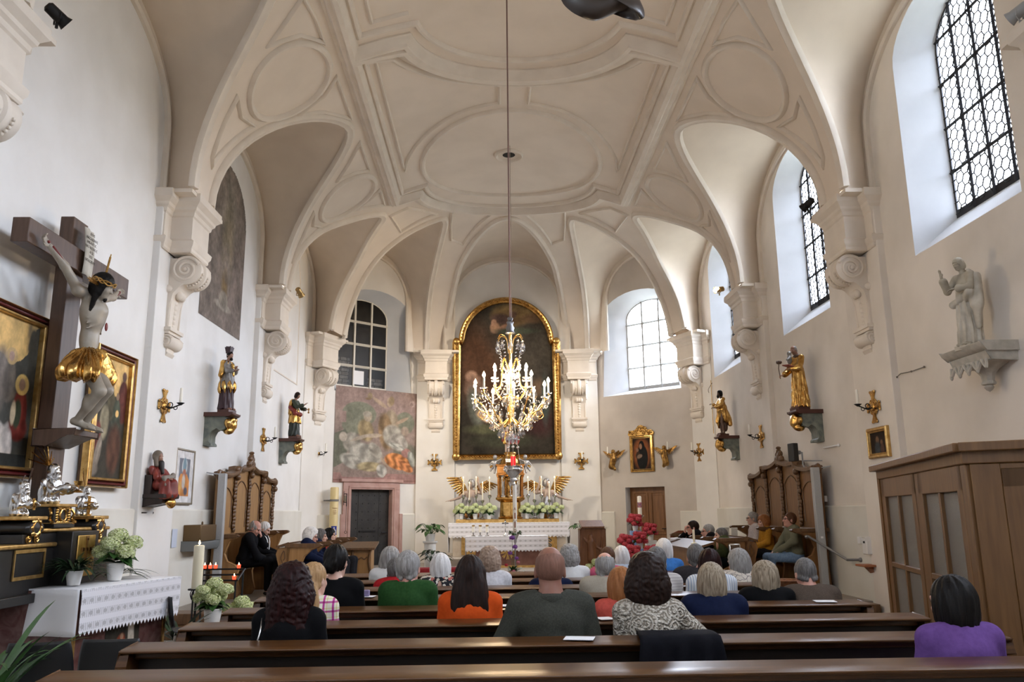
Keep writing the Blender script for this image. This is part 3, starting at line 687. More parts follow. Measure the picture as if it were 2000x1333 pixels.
HAIR = {'stubble': hairm('stubble', (.17, .085, .06), (.25, .125, .09)), 'auburn': hairm('auburn', (.007, .002, .002), (.026, .005, .0045)), 'black': hairm('black', (.004, .0035, .0035), (.010, .008, .007)), 'dark': hairm('dark_brown', (.009, .005, .004), (.026, .012, .008)),
        'brown': hairm('brown', (.07, .03, .016), (.13, .06, .03)), 'grey': hairm('grey', (.20, .19, .18), (.40, .39, .38)), 'white': hairm('white', (.62, .61, .60), (.80, .79, .78)),
        'darkgrey': hairm('dark_grey', (.07, .065, .062), (.20, .19, .185)), 'blond': hairm('blond', (.30, .17, .075), (.48, .30, .15)), 'ginger': hairm('ginger', (.24, .09, .03), (.36, .15, .055)),
        'ash': hairm('ash_blond', (.15, .11, .07), (.42, .35, .26)), 'curlgrey': hairm('reddish_grey', (.24, .16, .11), (.42, .31, .24))}
def hair_prims(st, c, R, s, curl=0):
    h = lambda x, y, z: hv(c)+R@(hv((x, y, z))*s)
    v = lambda *a: hv(a)*s
    e = {'short': .010, 'crop': .006, 'bob': .020, 'long': .018, 'curly': .026, 'updo': .014, 'ring': .008, 'stub': .0045, 'bigcurl': .03}[st]
    P = [('e', h(0, -.014, .034), v(.076+e, .094+e, .097+e), R, .01)]
    face = [('-e', h(0, .10, -.035), v(.085, .085, .105), R, .012), ('-e', h(0, .06, -.11), v(.075, .08, .07), R, .012)]
    if st in ('short', 'crop', 'ring', 'stub'):
        if st != 'stub': P += [('c', h(-.062, -.035, -.03), h(-.03, -.07, -.06), .022*s, .018*s), ('c', h(.062, -.035, -.03), h(.03, -.07, -.06), .022*s, .018*s)]
        P += [('-b', h(0, 0, -.16), v(.2, .2, .085), 0, R, .01)]+[('-e', h(q*.095, .01, -.01), v(.02, .03, .04), R, .008) for q in (-1, 1)]+face
        if st in ('ring', 'stub'): P += [('-e', h(0, .035, .12), v(.082, .115, .10), R, .015)]
    elif st == 'bob':
        for q in (-1, 1): P += [('e', h(q*.062, -.012, -.035), v(.042, .072, .095), R, .03)]
        P += [('e', h(0, -.07, -.04), v(.082, .045, .09), R, .03)]+face+[('-b', h(0, 0, -.235), v(.2, .2, .10), .01, R, .01)]
    elif st == 'curly':
        for q in (-1, 1): P += [('e', h(q*.062, -.02, -.01), v(.05, .07, .075), R, .03)]
        P += [('e', h(0, -.065, -.02), v(.08, .05, .08), R, .03), ('e', h(0, .0, .11), v(.075, .09, .04), R, .03)]+face
    elif st == 'bigcurl':
        for q in (-1, 1): P += [('e', h(q*.075, -.02, -.045), v(.062, .085, .11), R, .03)]
        P += [('e', h(0, -.075, -.06), v(.105, .06, .115), R, .04), ('e', h(0, -.01, .10), v(.09, .10, .05), R, .03)]+face
    elif st == 'long':
        for q in (-1, 1): P += [('c', h(q*.06, -.03, .02), h(q*.085, -.06, -.2), .045*s, .045*s, .03), ('c', h(q*.085, -.06, -.2), h(q*.08, -.075, -.33), .045*s, .02*s, .03)]
        P += [('e', h(0, -.085, -.13), v(.105, .045, .22), R, .03)]+face
    elif st == 'updo':
        P += [('-b', h(0, 0, -.17), v(.2, .2, .085), 0, R, .012)]+[('-e', h(q*.095, .01, -.015), v(.02, .03, .04), R, .008) for q in (-1, 1)]+face+[('e', h(0, -.10, -.015), v(.055, .045, .06), R, .02), ('e', h(.03, -.12, .01), v(.03, .025, .035), R, .01), ('e', h(-.025, -.125, -.02), v(.03, .025, .03), R, .01)]
    return P
def strands(c, curl, seed):
    rs = np.random.RandomState(seed); ph = rs.rand(8)*6.28; c = hv(c)
    def f(x, y, z):
        a = np.arctan2(x-c[0], -(y-c[1])); zz = z-c[2]
        if curl: return curl*(np.sin(70*x+ph[0]+4*np.sin(45*z+ph[1]))*np.sin(65*y+ph[2]+3*np.sin(50*x))*np.sin(72*zz+ph[3]+3*np.sin(40*y)))-curl*.4
        return .0028*np.sin(a*13+5*zz+2.2*np.sin(14*zz+ph[4])+ph[5])+.0016*np.sin(a*31+9*zz+ph[6])
    return f
def person(label, x, y, ztop, floor=0, rz=0, w=1.0, hs=.93, yaw=0, pitch=0, roll=0, lean=4, hair='short', hc='grey', sk='fair', top=None, legs=None, curl=0, q=1.0, jacket=False, arms=None, legpose=None, neckw=1, beard=0, sleeves=1, group='seated congregation', collar=None, glasses=False, seed=1, glen=None, seat=.46, slouch=0, stole=None, cat='person', strap=False, hairlen=None, fingers=(.7, .7), open_back=False):
    t = thing('person', label, cat, (x, y, floor), rz, group)
    k = (ztop-floor-seat)/.91
    def Z(z): return seat+(z-.46)*k
    a = radians(lean)
    def T(px, py, pz):    # torso point, leaning forward about the hips
        dy, dz = py, Z(pz)-seat-.08; b = a+slouch*max(0, dz-.25)
        return hv((px, dy*cos(b)+dz*sin(b), seat+.08-dy*sin(b)+dz*cos(b)))
    Rt = rotm(-a*.9, 0, 0); wd = w
    hc_ = T(0, .012, 1.2475-.015*(hs-.93)/.1); top_z = hc_[2]+.13*hs; fix = (ztop-floor)-top_z-.008
    hc_ = hc_+hv((0, 0, fix)); R = rotm(0, 0, radians(yaw))@rotm(radians(pitch), radians(roll), 0)
    sh = [T(-.152*wd, -.005, 1.045), T(.152*wd, -.005, 1.045)]
    el = [T(-.182*wd, .05, .79), T(.182*wd, .05, .79)]; wr = [hv((-.09, .33, Z(.66))), hv((.10, .34, Z(.65)))]
    hd = [hv((.55, .8, -.25)), hv((-.55, .8, -.25))]
    if arms:
        for i in (0, 1):
            if arms[i]: el[i] = hv(arms[i][0]); wr[i] = hv(arms[i][1]); hd[i] = hv(arms[i][2])
    hip = hv((0, 0, seat+.09)); kn = [hv((-.10, .45, seat+.07)), hv((.10, .45, seat+.07))]; an = [hv((-.10, .44, .09)), hv((.10, .44, .09))]
    if legpose: kn, an = [hv(v) for v in legpose[0]], [hv(v) for v in legpose[1]]
    nk0, nk1 = T(0, -.012, 1.06), hc_+R@hv((0, -.022, -.07))*hs
    P = [('e', hip, (.15*wd, .12, .12), None, .05), ('e', T(0, .0, .80), (.135*wd, .105, .20), Rt, .05), ('e', T(0, -.005, .95), (.15*wd, .105, .13), Rt, .05), ('c', sh[0], sh[1], .052, .052, .04),
         ('c', nk0, nk1, .060*neckw, .052*neckw, .03), ('c', T(-.10*wd, -.01, 1.065), nk0+hv((0, 0, .03)), .03, .045, .03), ('c', T(.10*wd, -.01, 1.065), nk0+hv((0, 0, .03)), .03, .045, .03)]
    for i in (0, 1):
        s_ = (-1, 1)[i]
        P += [('c', sh[i], el[i], .043, .038, .03), ('c', el[i], wr[i], .041, .028, .02), ('c', hip+hv((s_*.09, .02, -.02)), kn[i], .078, .055, .03), ('c', kn[i], an[i], .054, .036, .02), ('c', an[i], an[i]+hv((0, .14, -.05)), .035, .028, .02)]
    P = [(*p[:3], np.eye(3), *p[4:]) if p[0] == 'e' and p[3] is None else p for p in P]
    HP = head_prims(hc_, R, hs)
    mb = MB(); f = .0075*q; hx = .13*hs
    V, F = sculpt(P+HP, .020*q, ([(hc_[0]-hx, hc_[0]+hx, f)], [(hc_[1]-hx-.02, hc_[1]+hx+.02, f)], [(nk0[2]-.02, hc_[2]+.2, f)]))
    mb.add(V, F)
    for i in (0, 1):
        V, F = sculpt(hand_prims(wr[i], hd[i], (0, -.2, 1) if not (arms and arms[i] and len(arms[i]) > 3) else arms[i][3], (1, -1)[i], 1, fingers[i])+[('c', wr[i]-unit(hd[i])*.05, wr[i]+unit(hd[i])*.02, .028, .025)], .0065); mb.add(V, F)
    face_bits(mb, hc_, R, hs)
    mb.build('body', [SKIN[sk], EYEM, HAIR[hc], LIPM], t, ang=180)
    # hair
    if hair:
        HPp = hair_prims(hair, hc_, R, hs)
        if hairlen: HPp += [('e', hc_+R@hv((qx, -.09, -.20-.5*(hairlen-.33)))*hs, hv((.07, .05, hairlen*.62))*hs, R, .04) for qx in (-.055, .055)]
        V, F = sculpt(HPp, .0078*q, disp=strands(hc_, curl, seed) if hair != 'stub' else None, k0=.015)
        b = MB().add(V, F); b.build('hair', HAIR[hc], t, ang=180)
    # upper garment
    o = .020 if jacket else .012
    C = [('e', T(0, 0, .62), (.155*wd+o, .125+o, .12), Rt, .05), ('e', T(0, .0, .80), (.142*wd+o, .112+o, .20), Rt, .05), ('e', T(0, -.008, .97), (.155*wd+o, .112+o, .13), Rt, .05), ('c', sh[0]+hv((0, 0, .004)), sh[1]+hv((0, 0, .004)), .046+o, .046+o, .04),
         ('c', T(-.11*wd, -.012, 1.068), nk0+hv((0, -.005, .012)), .038+o, .05+o*.6, .05), ('c', T(.11*wd, -.012, 1.068), nk0+hv((0, -.005, .012)), .038+o, .05+o*.6, .05)]
    for i in (0, 1):
        C += [('c', sh[i], el[i], .047+o, .044+o, .03)]
        if sleeves > .6: C += [('c', el[i], wr[i]-unit(hd[i])*.005, .044+o, .032+o*.7, .02)]
    up = unit(nk1-nk0)
    C += [('-c', nk0+up*.052, nk0+up*.2, .058*neckw+.004, .12, .006)]
    if open_back: C += [('-e', T(0, -.13, 1.02), (.022, .06, .07), Rt, .006)]
    rs = np.random.RandomState(seed); ph = rs.rand(6)*6
    amp = .0045 if jacket else .0035
    def fold(X, Y, Zc):
        r = amp*np.sin(26*Zc+7*np.abs(X)*6+2.2*np.sin(9*X+ph[0])+ph[1])*np.clip((Z(1.02)-Zc)*6, 0, 1)+.002*np.sin(34*X+11*Zc+ph[2])
        if jacket: r = r+.006*np.exp(-(X/.006)**2)*(Y < 0)
        return r
    V, F = sculpt(C, .0135*q, disp=fold)
    b = MB().add(V, F); b.build({True: 'jacket', False: 'top'}[jacket], top, t, ang=180)
    # trousers or skirt
    L = [('e', hip, (.17*wd, .135, .12), np.eye(3), .05)]
    for i in (0, 1): L += [('c', hip+hv(((-1, 1)[i]*.09, .02, -.02)), kn[i], .092, .07, .03), ('c', kn[i], an[i]+hv((0, 0, .03)), .07, .058, .02)]
    V, F = sculpt(L, .024); MB().add(V, F).build('trousers', legs, t, ang=180)
    mb = MB()
    for i in (0, 1): mb.sph(an[i]+hv((0, .06, -.045)), (.045, .13, .045), 10, 6)
    mb.build('shoes', mat('dark_shoe_leather', (.02, .016, .014), .4), t)
    if collar is None and jacket: collar = top
    if collar is not None:
        mb = MB(); n = 18; e1 = unit(np.cross(up, (0, 1, 0))); e2 = np.cross(up, e1); rr = .064*neckw+.004
        P0 = np.array([nk0+up*.028+(e1*cos(2*pi*i/n)*rr*1.06+e2*sin(2*pi*i/n)*rr) for i in range(n)])
        G = np.array([P0+(P0-nk0)*hv((.4, .4, 0))*.2-up*.028, P0+(P0-nk0)*hv((.18, .18, 0))+up*.004, P0+up*.020, P0*.97+nk0*.03+up*.015]); mb.grid(G, closed_v=True); mb.build('collar', collar, t, ang=180)
    if glasses:
        h = lambda x_, y_, z_: hc_+R@hv((x_, y_, z_))*hs
        mb = MB()
        for s_ in (-1, 1):
            mb.tube([h(s_*.034+.021*cos(v), .108, .012+.017*sin(v)) for v in np.linspace(0, 2*pi, 15)], .0022, 5); mb.tube([h(s_*.055, .107, .018), h(s_*.079, .07, .018), h(s_*.082, .0, .012)], .002, 5)
        mb.tube([h(-.013, .110, .014), h(.013, .110, .014)], .002, 5); mb.build('glasses', mat('spectacle_frame', (.03, .02, .02), .3), t)
    if strap:
        mb = MB(); mb.tube(spline([T(-.15*wd, -.05, 1.08), T(-.13*wd, -.14, 1.0), T(-.16*wd, -.155, .85), T(-.21*wd, -.13, .70)], 8), .004, 5); mb.build('chain_strap', SILV, t)
    if stole:
        mb = MB(); n = 20
        for s_ in (-1, 1):
            pts = [T(s_*.08, -.06, 1.09), T(s_*.085, .05, 1.10), T(s_*.075, .125, 1.0), T(s_*.06, .15, .85), T(s_*.055, .155, .72)]
            G = []
            for p in spline(pts, 4): G.append([p+hv((-.03, .0, .0)), p+hv((.03, 0, 0))])
            mb.grid(np.array(G))
        mb.build('stole', stole, t, ang=180)
    return t
# ---------------------------------------------------------------- the congregation
def cloth(name, c, c2=None, scale=40, rough=.85, **k): return mat('cloth_'+name, c, rough, 0, c2=c2 or tuple(q*.8 for q in c), scale=scale, bump=k.pop('bump', .12), bscale=k.pop('bscale', 260), spec=.1, **k)
BLK = cloth('black', (.005, .005, .006)); TROU = cloth('dark_trousers', (.018, .018, .022)); NAVY = cloth('navy', (.008, .013, .042)); JEANS = cloth('blue_jeans', (.16, .27, .46), (.24, .36, .55), 30)
WHITEC = cloth('white', (.72, .72, .71), (.66, .66, .66), 30); LIGHTB = cloth('pale_blue', (.50, .56, .66))
def netmat(name, build, rough=.85):
    m = bpy.data.materials.new(name); m.use_nodes = True; t = m.node_tree; p = t.nodes['Principled BSDF']; p.inputs['Roughness'].default_value = rough; p.inputs['Specular IOR Level'].default_value = .2
    tc = t.nodes.new('ShaderNodeTexCoord'); build(t, t.nodes, t.links, p, tc.outputs['Object']); return m
def N_(N, kind, **k):
    n = N.new(kind)
    for a, b in k.items(): setattr(n, a, b)
    return n
def math_(N, L, op, a, b=None, c=None):
    n = N.new('ShaderNodeMath'); n.operation = op
    for i, v in enumerate((a, b, c)):
        if v is None: continue
        if hasattr(v, 'type'): L.new(v, n.inputs[i])
        else: n.inputs[i].default_value = v
    return n.outputs[0]
def ramp(N, L, fac, stops, interp='LINEAR'):
    r = N.new('ShaderNodeValToRGB'); r.color_ramp.interpolation = interp
    e = r.color_ramp.elements; e[0].position, e[0].color = stops[0][0], (*stops[0][1], 1); e[1].position, e[1].color = stops[1][0], (*stops[1][1], 1)
    for p, c in stops[2:]: x = e.new(p); x.color = (*c, 1)
    L.new(fac, r.inputs[0]); return r.outputs[0]
def plaid(t, N, L, p, co):
    s = N.new('ShaderNodeSeparateXYZ'); L.new(co, s.inputs[0])
    a = math_(N, L, 'FRACT', math_(N, L, 'MULTIPLY', s.outputs[0], 17)); b = math_(N, L, 'FRACT', math_(N, L, 'MULTIPLY', s.outputs[2], 17))
    A = ramp(N, L, a, [(0, (.75, .72, .62)), (.40, (.45, .06, .30)), (.62, (.75, .72, .62)), (.82, (.66, .58, .30)), (.90, (.75, .72, .62))], 'CONSTANT'); B = ramp(N, L, b, [(0, (1, 1, .95)), (.40, (.62, .18, .48)), (.62, (1, 1, .95)), (.82, (.9, .82, .5)), (.90, (1, 1, .95))], 'CONSTANT')
    m = N.new('ShaderNodeMix'); m.data_type = 'RGBA'; m.blend_type = 'MULTIPLY'; m.inputs[0].default_value = 1; L.new(A, m.inputs[6]); L.new(B, m.inputs[7]); L.new(m.outputs[2], p.inputs['Base Color'])
def floral(t, N, L, p, co):
    v = N.new('ShaderNodeTexVoronoi'); v.inputs['Scale'].default_value = 42; L.new(co, v.inputs['Vector'])
    s = N.new('ShaderNodeSeparateXYZ'); L.new(v.outputs['Color'], s.inputs[0])
    L.new(ramp(N, L, s.outputs[0], [(0, (.02, .02, .025)), (.42, (.62, .56, .46)), (.66, (.03, .03, .03)), (.80, (.5, .16, .13)), (.88, (.72, .68, .60))], 'CONSTANT'), p.inputs['Base Color'])
def crochet(t, N, L, p, co):
    v = N.new('ShaderNodeTexVoronoi'); v.inputs['Scale'].default_value = 13; L.new(co, v.inputs['Vector'])
    rg = math_(N, L, 'SINE', math_(N, L, 'MULTIPLY', v.outputs['Distance'], 26)); v2 = N.new('ShaderNodeTexVoronoi'); v2.feature = 'DISTANCE_TO_EDGE'; v2.inputs['Scale'].default_value = 55; L.new(co, v2.inputs['Vector'])
    h = math_(N, L, 'ADD', math_(N, L, 'MULTIPLY', rg, .5), math_(N, L, 'MULTIPLY', v2.outputs['Distance'], 2.5))
    L.new(ramp(N, L, h, [(0, (.33, .285, .225)), (.55, (.66, .61, .53))]), p.inputs['Base Color'])
    b = N.new('ShaderNodeBump'); b.inputs['Strength'].default_value = .9; b.inputs['Distance'].default_value = .012; L.new(h, b.inputs['Height']); L.new(b.outputs[0], p.inputs['Normal'])
def scribble(t, N, L, p, co):
    v = N.new('ShaderNodeTexVoronoi'); v.feature = 'DISTANCE_TO_EDGE'; v.inputs['Scale'].default_value = 15; nz = N.new('ShaderNodeTexNoise'); nz.inputs['Scale'].default_value = 12
    L.new(co, nz.inputs['Vector']); mx = N.new('ShaderNodeMix'); mx.data_type = 'VECTOR'; mx.inputs[0].default_value = .12; L.new(co, mx.inputs[4]); L.new(nz.outputs['Color'], mx.inputs[5]); L.new(mx.outputs[1], v.inputs['Vector'])
    L.new(ramp(N, L, v.outputs['Distance'], [(0, (.30, .27, .25)), (.045, (.70, .64, .56))], 'CONSTANT'), p.inputs['Base Color'])
def stripes(a, b, f, axis=0, th=.5):
    def g(t, N, L, p, co):
        s = N.new('ShaderNodeSeparateXYZ'); L.new(co, s.inputs[0]); x = math_(N, L, 'FRACT', math_(N, L, 'MULTIPLY', s.outputs[axis], f)); L.new(ramp(N, L, x, [(0, a), (th, b)], 'CONSTANT'), p.inputs['Base Color'])
    return g
PLAID, FLORAL, CROCHET, SCRIB = netmat('plaid_shirt', plaid), netmat('floral_blouse', floral), netmat('crochet_lace', crochet), netmat('scribble_print', scribble)
STRB, STRG = netmat('blue_stripes', stripes((.70, .72, .74), (.30, .38, .52), 48, 0, .68)), netmat('grey_stripes', stripes((.40, .37, .36), (.52, .49, .47), 40, 2, .4))
YR = [3.87+.805*k for k in range(8)]
def pew_person(px, py, row, label, dy=.19, **k):
    y = YR[row]+dy; p = at_y(px, py, y); return person(label, p[0], y, p[2], **k)
FAST = False
if True:
    pew_person(568, 1106, 1, 'person with long dark red curls in a black top', hair='bigcurl', hc='auburn', curl=.008, top=BLK, legs=TROU, w=.97, hairlen=.42, hs=.98, seed=3, strap=True)
    pew_person(612, 1099, 2, 'child with blond hair in a pink and cream plaid shirt', hair='short', hc='blond', top=PLAID, legs=JEANS, w=.74, hs=.92, yaw=-28, seed=4, hairlen=.3)
    pew_person(655, 1065, 3, 'person with pinned up dark hair in a plain black top', hair='updo', hc='black', top=BLK, legs=TROU, w=1.08, hs=1.02, seed=5, yaw=-12)
    pew_person(760, 1070, 6, 'person with a grey bob in a white cardigan bending sideways', hair='bob', hc='grey', top=WHITEC, legs=TROU, w=1.02, lean=10, roll=6, hs=1.04, seed=6, yaw=-20)
    pew_person(771, 1091, 5, 'person in a red jacket half hidden by the green jacket', hair='short', hc='darkgrey', top=cloth('red', (.45, .02, .025)), legs=TROU, lean=12, w=.95, seed=7, hs=1.0)
    pew_person(797, 1076, 3, 'grey haired person in a bottle green jacket', hair='short', hc='grey', top=cloth('green_felt', (.018, .060, .016), (.024, .075, .02), 60), legs=TROU, w=1.04, jacket=True, hs=1.06, yaw=-14, seed=8, sk='pink')
    pew_person(860, 1083, 5, 'white haired person in a black floral blouse', hair='bob', hc='white', top=FLORAL, legs=TROU, w=.98, seed=9, open_back=True, hs=.98)
    pew_person(918, 1087, 2, 'person with long straight dark hair in an orange blouse', hair='long', hc='dark', top=cloth('orange', (.62, .085, .012), (.56, .07, .01)), legs=TROU, w=1.02, hs=1.0, seed=10, hairlen=.34)
    pew_person(957, 1072, 5, 'person with short reddish grey curls in a white blouse', hair='curly', hc='curlgrey', curl=.008, top=cloth('white_blouse', (.66, .65, .68)), legs=TROU, w=.98, seed=11, hs=1.0, yaw=-20, collar=cloth('white_blouse', (1, 1, 1)))
    pew_person(1075, 1067, 1, 'bald person with prominent ears in a grey green jacket', hair='stub', hc='stubble', sk='dark', top=cloth('grey_green_tweed', (.040, .042, .034), (.058, .058, .048), 120), legs=TROU, w=1.2, hs=1.10, jacket=True, neckw=1.28, q=.8, seed=12, lean=5,
               arms=[((-.34, .06, .76), (-.14, .36, .70), (.5, .8, -.2)), ((.28, .08, .74), (.14, .38, .70), (-.5, .8, -.2))])
    pew_person(1113, 1067, 6, 'person with grey curls in a white top with a red strap', hair='curly', hc='grey', curl=.007, top=WHITEC, legs=TROU, seed=13, hs=1.0, yaw=-20)
    pew_person(1075, 1094, 5, 'person in a navy jacket almost hidden behind the bald head', hair='short', hc='darkgrey', top=NAVY, legs=TROU, seed=14)
    pew_person(1182, 1079, 4, 'balding grey haired person in a beige jacket', hair='ring', hc='grey', sk='pink', top=cloth('beige', (.40, .36, .29), (.36, .32, .26), 90), legs=TROU, w=1.06, hs=1.04, jacket=True, seed=15, collar=cloth('beige', (1, 1, 1)))
    pew_person(1187, 1069, 6, 'brown haired person in a bright pink top', hair='short', hc='brown', top=cloth('pink', (.62, .12, .22)), legs=TROU, seed=16, w=.95)
    pew_person(1214, 1068, 7, 'person with a white bob in a pale blue top', hair='bob', hc='white', top=LIGHTB, legs=TROU, seed=17, w=.9)
    pew_person(1213, 1111, 2, 'person with reddish blond hair in a coral top', hair='bob', hc='ginger', top=cloth('coral', (.58, .10, .075)), legs=TROU, seed=18, w=.86, hs=.94, yaw=25)
    pew_person(1266, 1087, 1, 'person with full dark brown hair in a cream crochet jacket', hair='bigcurl', hc='dark', curl=.005, top=CROCHET, legs=TROU, w=1.0, hs=1.0, q=.8, seed=19, lean=6,
               arms=[((-.15, .10, .78), (-.10, .36, .66), (.5, .8, -.2)), ((.38, .10, .80), (.16, .40, .70), (-.5, .8, -.2))])
    pew_person(1285, 1069, 4, 'dark grey haired person in a grey striped shirt', hair='short', hc='darkgrey', top=STRG, legs=TROU, w=1.0, hs=1.03, seed=20, lean=8, yaw=-10)
    pew_person(1299, 1054, 7, 'white haired person in a bright blue sweater', hair='bob', hc='white', top=cloth('bright_blue', (.06, .22, .60)), legs=TROU, w=1.0, seed=21, hs=.98, lean=8)
    pew_person(1360, 1063, 5, 'grey haired person in a dark charcoal jacket', hair='short', hc='darkgrey', sk='pink', top=cloth('charcoal', (.03, .027, .03), (.042, .038, .042), 90), legs=TROU, w=1.12, jacket=True, hs=1.02, seed=22)
    pew_person(1387, 1074, 4, 'person with a dark auburn bob in a blue striped shirt', hair='bob', hc='auburn', top=STRB, legs=TROU, w=1.06, seed=23, hs=.98)
    pew_person(1391, 1102, 2, 'person with a grey blond bob in a navy jacket with white scarf', hair='bob', hc='ash', top=NAVY, legs=TROU, w=1.06, jacket=True, seed=24, collar=WHITEC, hs=.96)
    pew_person(1444, 1074, 5, 'silver haired person in a cream blouse with dark line print', hair='bob', hc='grey', top=SCRIB, legs=TROU, w=1.02, seed=25, yaw=38, hs=1.0, pitch=-10, collar=SCRIB)
    pew_person(1494, 1098, 3, 'person with streaked ash blond hair in a black cardigan', hair='bob', hc='ash', top=BLK, legs=TROU, w=1.06, seed=26, yaw=32, hs=.98)
    pew_person(1587, 1092, 3, 'person with cropped grey hair bowed forward in brown tweed', hair='crop', hc='darkgrey', sk='pink', top=cloth('brown_tweed', (.075, .055, .042), (.10, .075, .058), 110), legs=TROU, w=1.12, jacket=True, lean=16, pitch=-22, seed=27, hs=1.0)
    pew_person(1866, 1129, 0, 'person with dark bobbed hair in a purple top', hair='bob', hc='black', top=cloth('purple', (.15, .075, .27), (.125, .06, .23)), legs=TROU, w=.98, yaw=24, hs=.98, q=.8, seed=28)
    # people in the choir stalls (seen from the side)
    L = -pi/2; Rr = pi/2; g = 'people in the left choir stalls'; g2 = 'people in the right choir stalls'
    SUIT = cloth('black_suit', (.007, .007, .009))
    person('elderly person in black resting his forehead in his hand', -4.60, 14.03, 1.52, .30, L, hair='ring', hc='grey', sk='pink', top=SUIT, legs=SUIT, jacket=True, hs=1.0, pitch=-30, lean=14, group=g, collar=WHITEC, yaw=-8,
           arms=[((-.22, .26, .80), (-.13, .22, .93), (.55, .1, .8), (0, 1, .2)), ((.20, .28, .62), (-.08, .42, .58), (-.9, .4, -.1))], legpose=([(.02, .46, .60), (.12, .44, .55)], [(.10, .62, .22), (.12, .44, .09)]), seed=31)
    person('white haired person in black with a white stole holding a paper', -4.62, 14.90, 1.49, .30, L, hair='short', hc='white', top=SUIT, legs=SUIT, jacket=True, pitch=-24, lean=8, group=g, stole=WHITEC, seed=32, hs=1.0)
    person('curly white haired person in the front left stall', -3.30, 12.86, 1.40, .30, L, hair='curly', hc='white', curl=.004, sk='pink', top=NAVY, legs=TROU, jacket=True, group=g, pitch=-10, glasses=True, seed=33, hs=.98)
    person('grey haired person with a red lapel in the front left stall', -3.30, 13.62, 1.37, .30, L, hair='bob', hc='darkgrey', top=NAVY, legs=TROU, group=g, stole=cloth('red', (.4, .02, .02)), seed=34, hs=.96)
    person('person with long black hair in the front left stall', -3.30, 14.40, 1.37, .30, L, hair='long', hc='black', top=BLK, legs=TROU, group=g, stole=WHITEC, seed=35, hs=.96)
    person('grey haired person with spectacles in a white shirt', 4.62, 15.75, 1.57, .30, Rr, hair='short', hc='grey', top=cloth('pale_pink_shirt', (.62, .56, .56)), legs=TROU, group=g2, glasses=True, seed=36, collar=WHITEC, yaw=-6, hs=.98)
    person('red curly haired person in a mustard yellow top', 4.62, 15.13, 1.50, .30, Rr, hair='curly', hc='ginger', curl=.007, top=cloth('mustard', (.52, .25, .03)), legs=TROU, group=g2, seed=37, yaw=10, hs=.96)
    person('person in an olive jacket and light blue jeans', 4.60, 13.72, 1.56, .30, Rr, hair='short', hc='brown', sk='pink', top=cloth('olive_jacket', (.15, .15, .10), (.18, .18, .125), 80), legs=JEANS, jacket=True, group=g2, glasses=True, collar=WHITEC, seed=38, hs=.98, pitch=8,
           arms=[((-.25, .10, .80), (-.02, .34, .60), (.9, .4, -.1)), ((.25, .10, .80), (.10, .32, .61), (-.9, .4, -.2))])
    person('dark haired bespectacled person in a suit propping his chin', 3.26, 14.72, 1.43, .30, Rr, hair='short', hc='dark', sk='pink', top=SUIT, legs=SUIT, jacket=True, group=g2, glasses=True, collar=WHITEC, seed=39, hs=1.0, lean=12,
           arms=[None, ((.2, .34, .75), (.06, .24, .90), (-.3, .1, .9), (0, 1, .2))])
    person('grey haired bespectacled person in a dark suit', 3.26, 13.95, 1.38, .30, Rr, hair='crop', hc='grey', sk='pink', top=SUIT, legs=SUIT, jacket=True, group=g2, glasses=True, collar=WHITEC, seed=40, hs=1.0)
    person('person with short ash hair in a green jacket in the front right stall', 3.26, 13.18, 1.33, .30, Rr, hair='short', hc='darkgrey', top=cloth('moss', (.07, .085, .035)), legs=TROU, group=g2, jacket=True, seed=41, hs=.96)
# ---------------------------------------------------------------- pews
def make_pew(y, label, x0=-2.36, x1=2.30, seatd=.36):
    t = thing('pew', label, 'pew', ((x0+x1)/2, y, 0), 0, 'dark wooden pews'); h = (x1-x0)/2
    mb = MB(); mb.bx(-h+.03, h-.03, -.075, -.035, .14, .895); mb.build('back_panel', PEWD, t)
    mb = MB(); mb.prism([(-.225, .905), (0, .905), (0, .925), (-.015, .935), (-.205, .925), (-.235, .918)], (-h-.01, 0, 0), (0, 1, 0), (0, 0, 1), (2*h+.02, 0, 0)); mb.build('book_ledge', WALNUT, t, bevel=.006)
    mb = MB(); mb.bx(-h+.03, h-.03, -.15, -.075, .868, .905); mb.build('ledge_moulding', WALNUT, t, bevel=.01)
    mb = MB(); mb.bx(-h+.03, h-.03, -.03, seatd, .42, .455); mb.build('seat', WALNUT, t, bevel=.006)
    for s in (-1, 1):
        mb = MB(); mb.prism([(-.34, 0), (.40, 0), (.40, .40), (.36, .52), (.22, .60), (.10, .72), (.05, .86), (0, .905), (-.21, .905), (-.23, .84), (-.17, .70), (-.20, .45), (-.30, .22)], (s*h-.022, 0, 0), (0, 1, 0), (0, 0, 1), (.045, 0, 0)); mb.build('end_panel', WALNUT, t, bevel=.006)
    return t
PEWN = ['nearest pew, cut by the bottom of the picture', 'second pew from the front of the picture, behind the bald person', 'pew behind the person in the orange blouse', 'pew behind the person in the green jacket',
        'pew behind the person in the beige jacket', 'pew behind the white haired person in the floral blouse', 'pew behind the person in the white cardigan', 'foremost pew row facing the altar']
p0 = make_pew(YR[0], PEWN[0])
for i in range(1, 8): dup(p0, (p0.location.x, YR[i], 0), label=PEWN[i])
t = thing('pew_screen', 'low wooden front screen with ledge before the first pew row', 'screen', (0, 10.25, 0))
mb = MB(); mb.bx(-2.3, 2.25, -.03, .03, 0, .86); mb.build('panel', WALNUT, t); mb = MB(); mb.bx(-2.34, 2.29, -.16, .05, .86, .89); mb.build('ledge', WALNUT, t, bevel=.006)
def flat_sheet(name, label, cat, c, sx, sy, rz=0, m=PAPER, tilt=0, group=None):
    mb = MB(); mb.box((0, 0, .002), (sx, sy, .003), rotm(tilt, 0, 0)); o = mb.build(name, m, None, ang=0); o.location = c; o.rotation_euler = (0, 0, rz); return tag(o, label, cat, group)
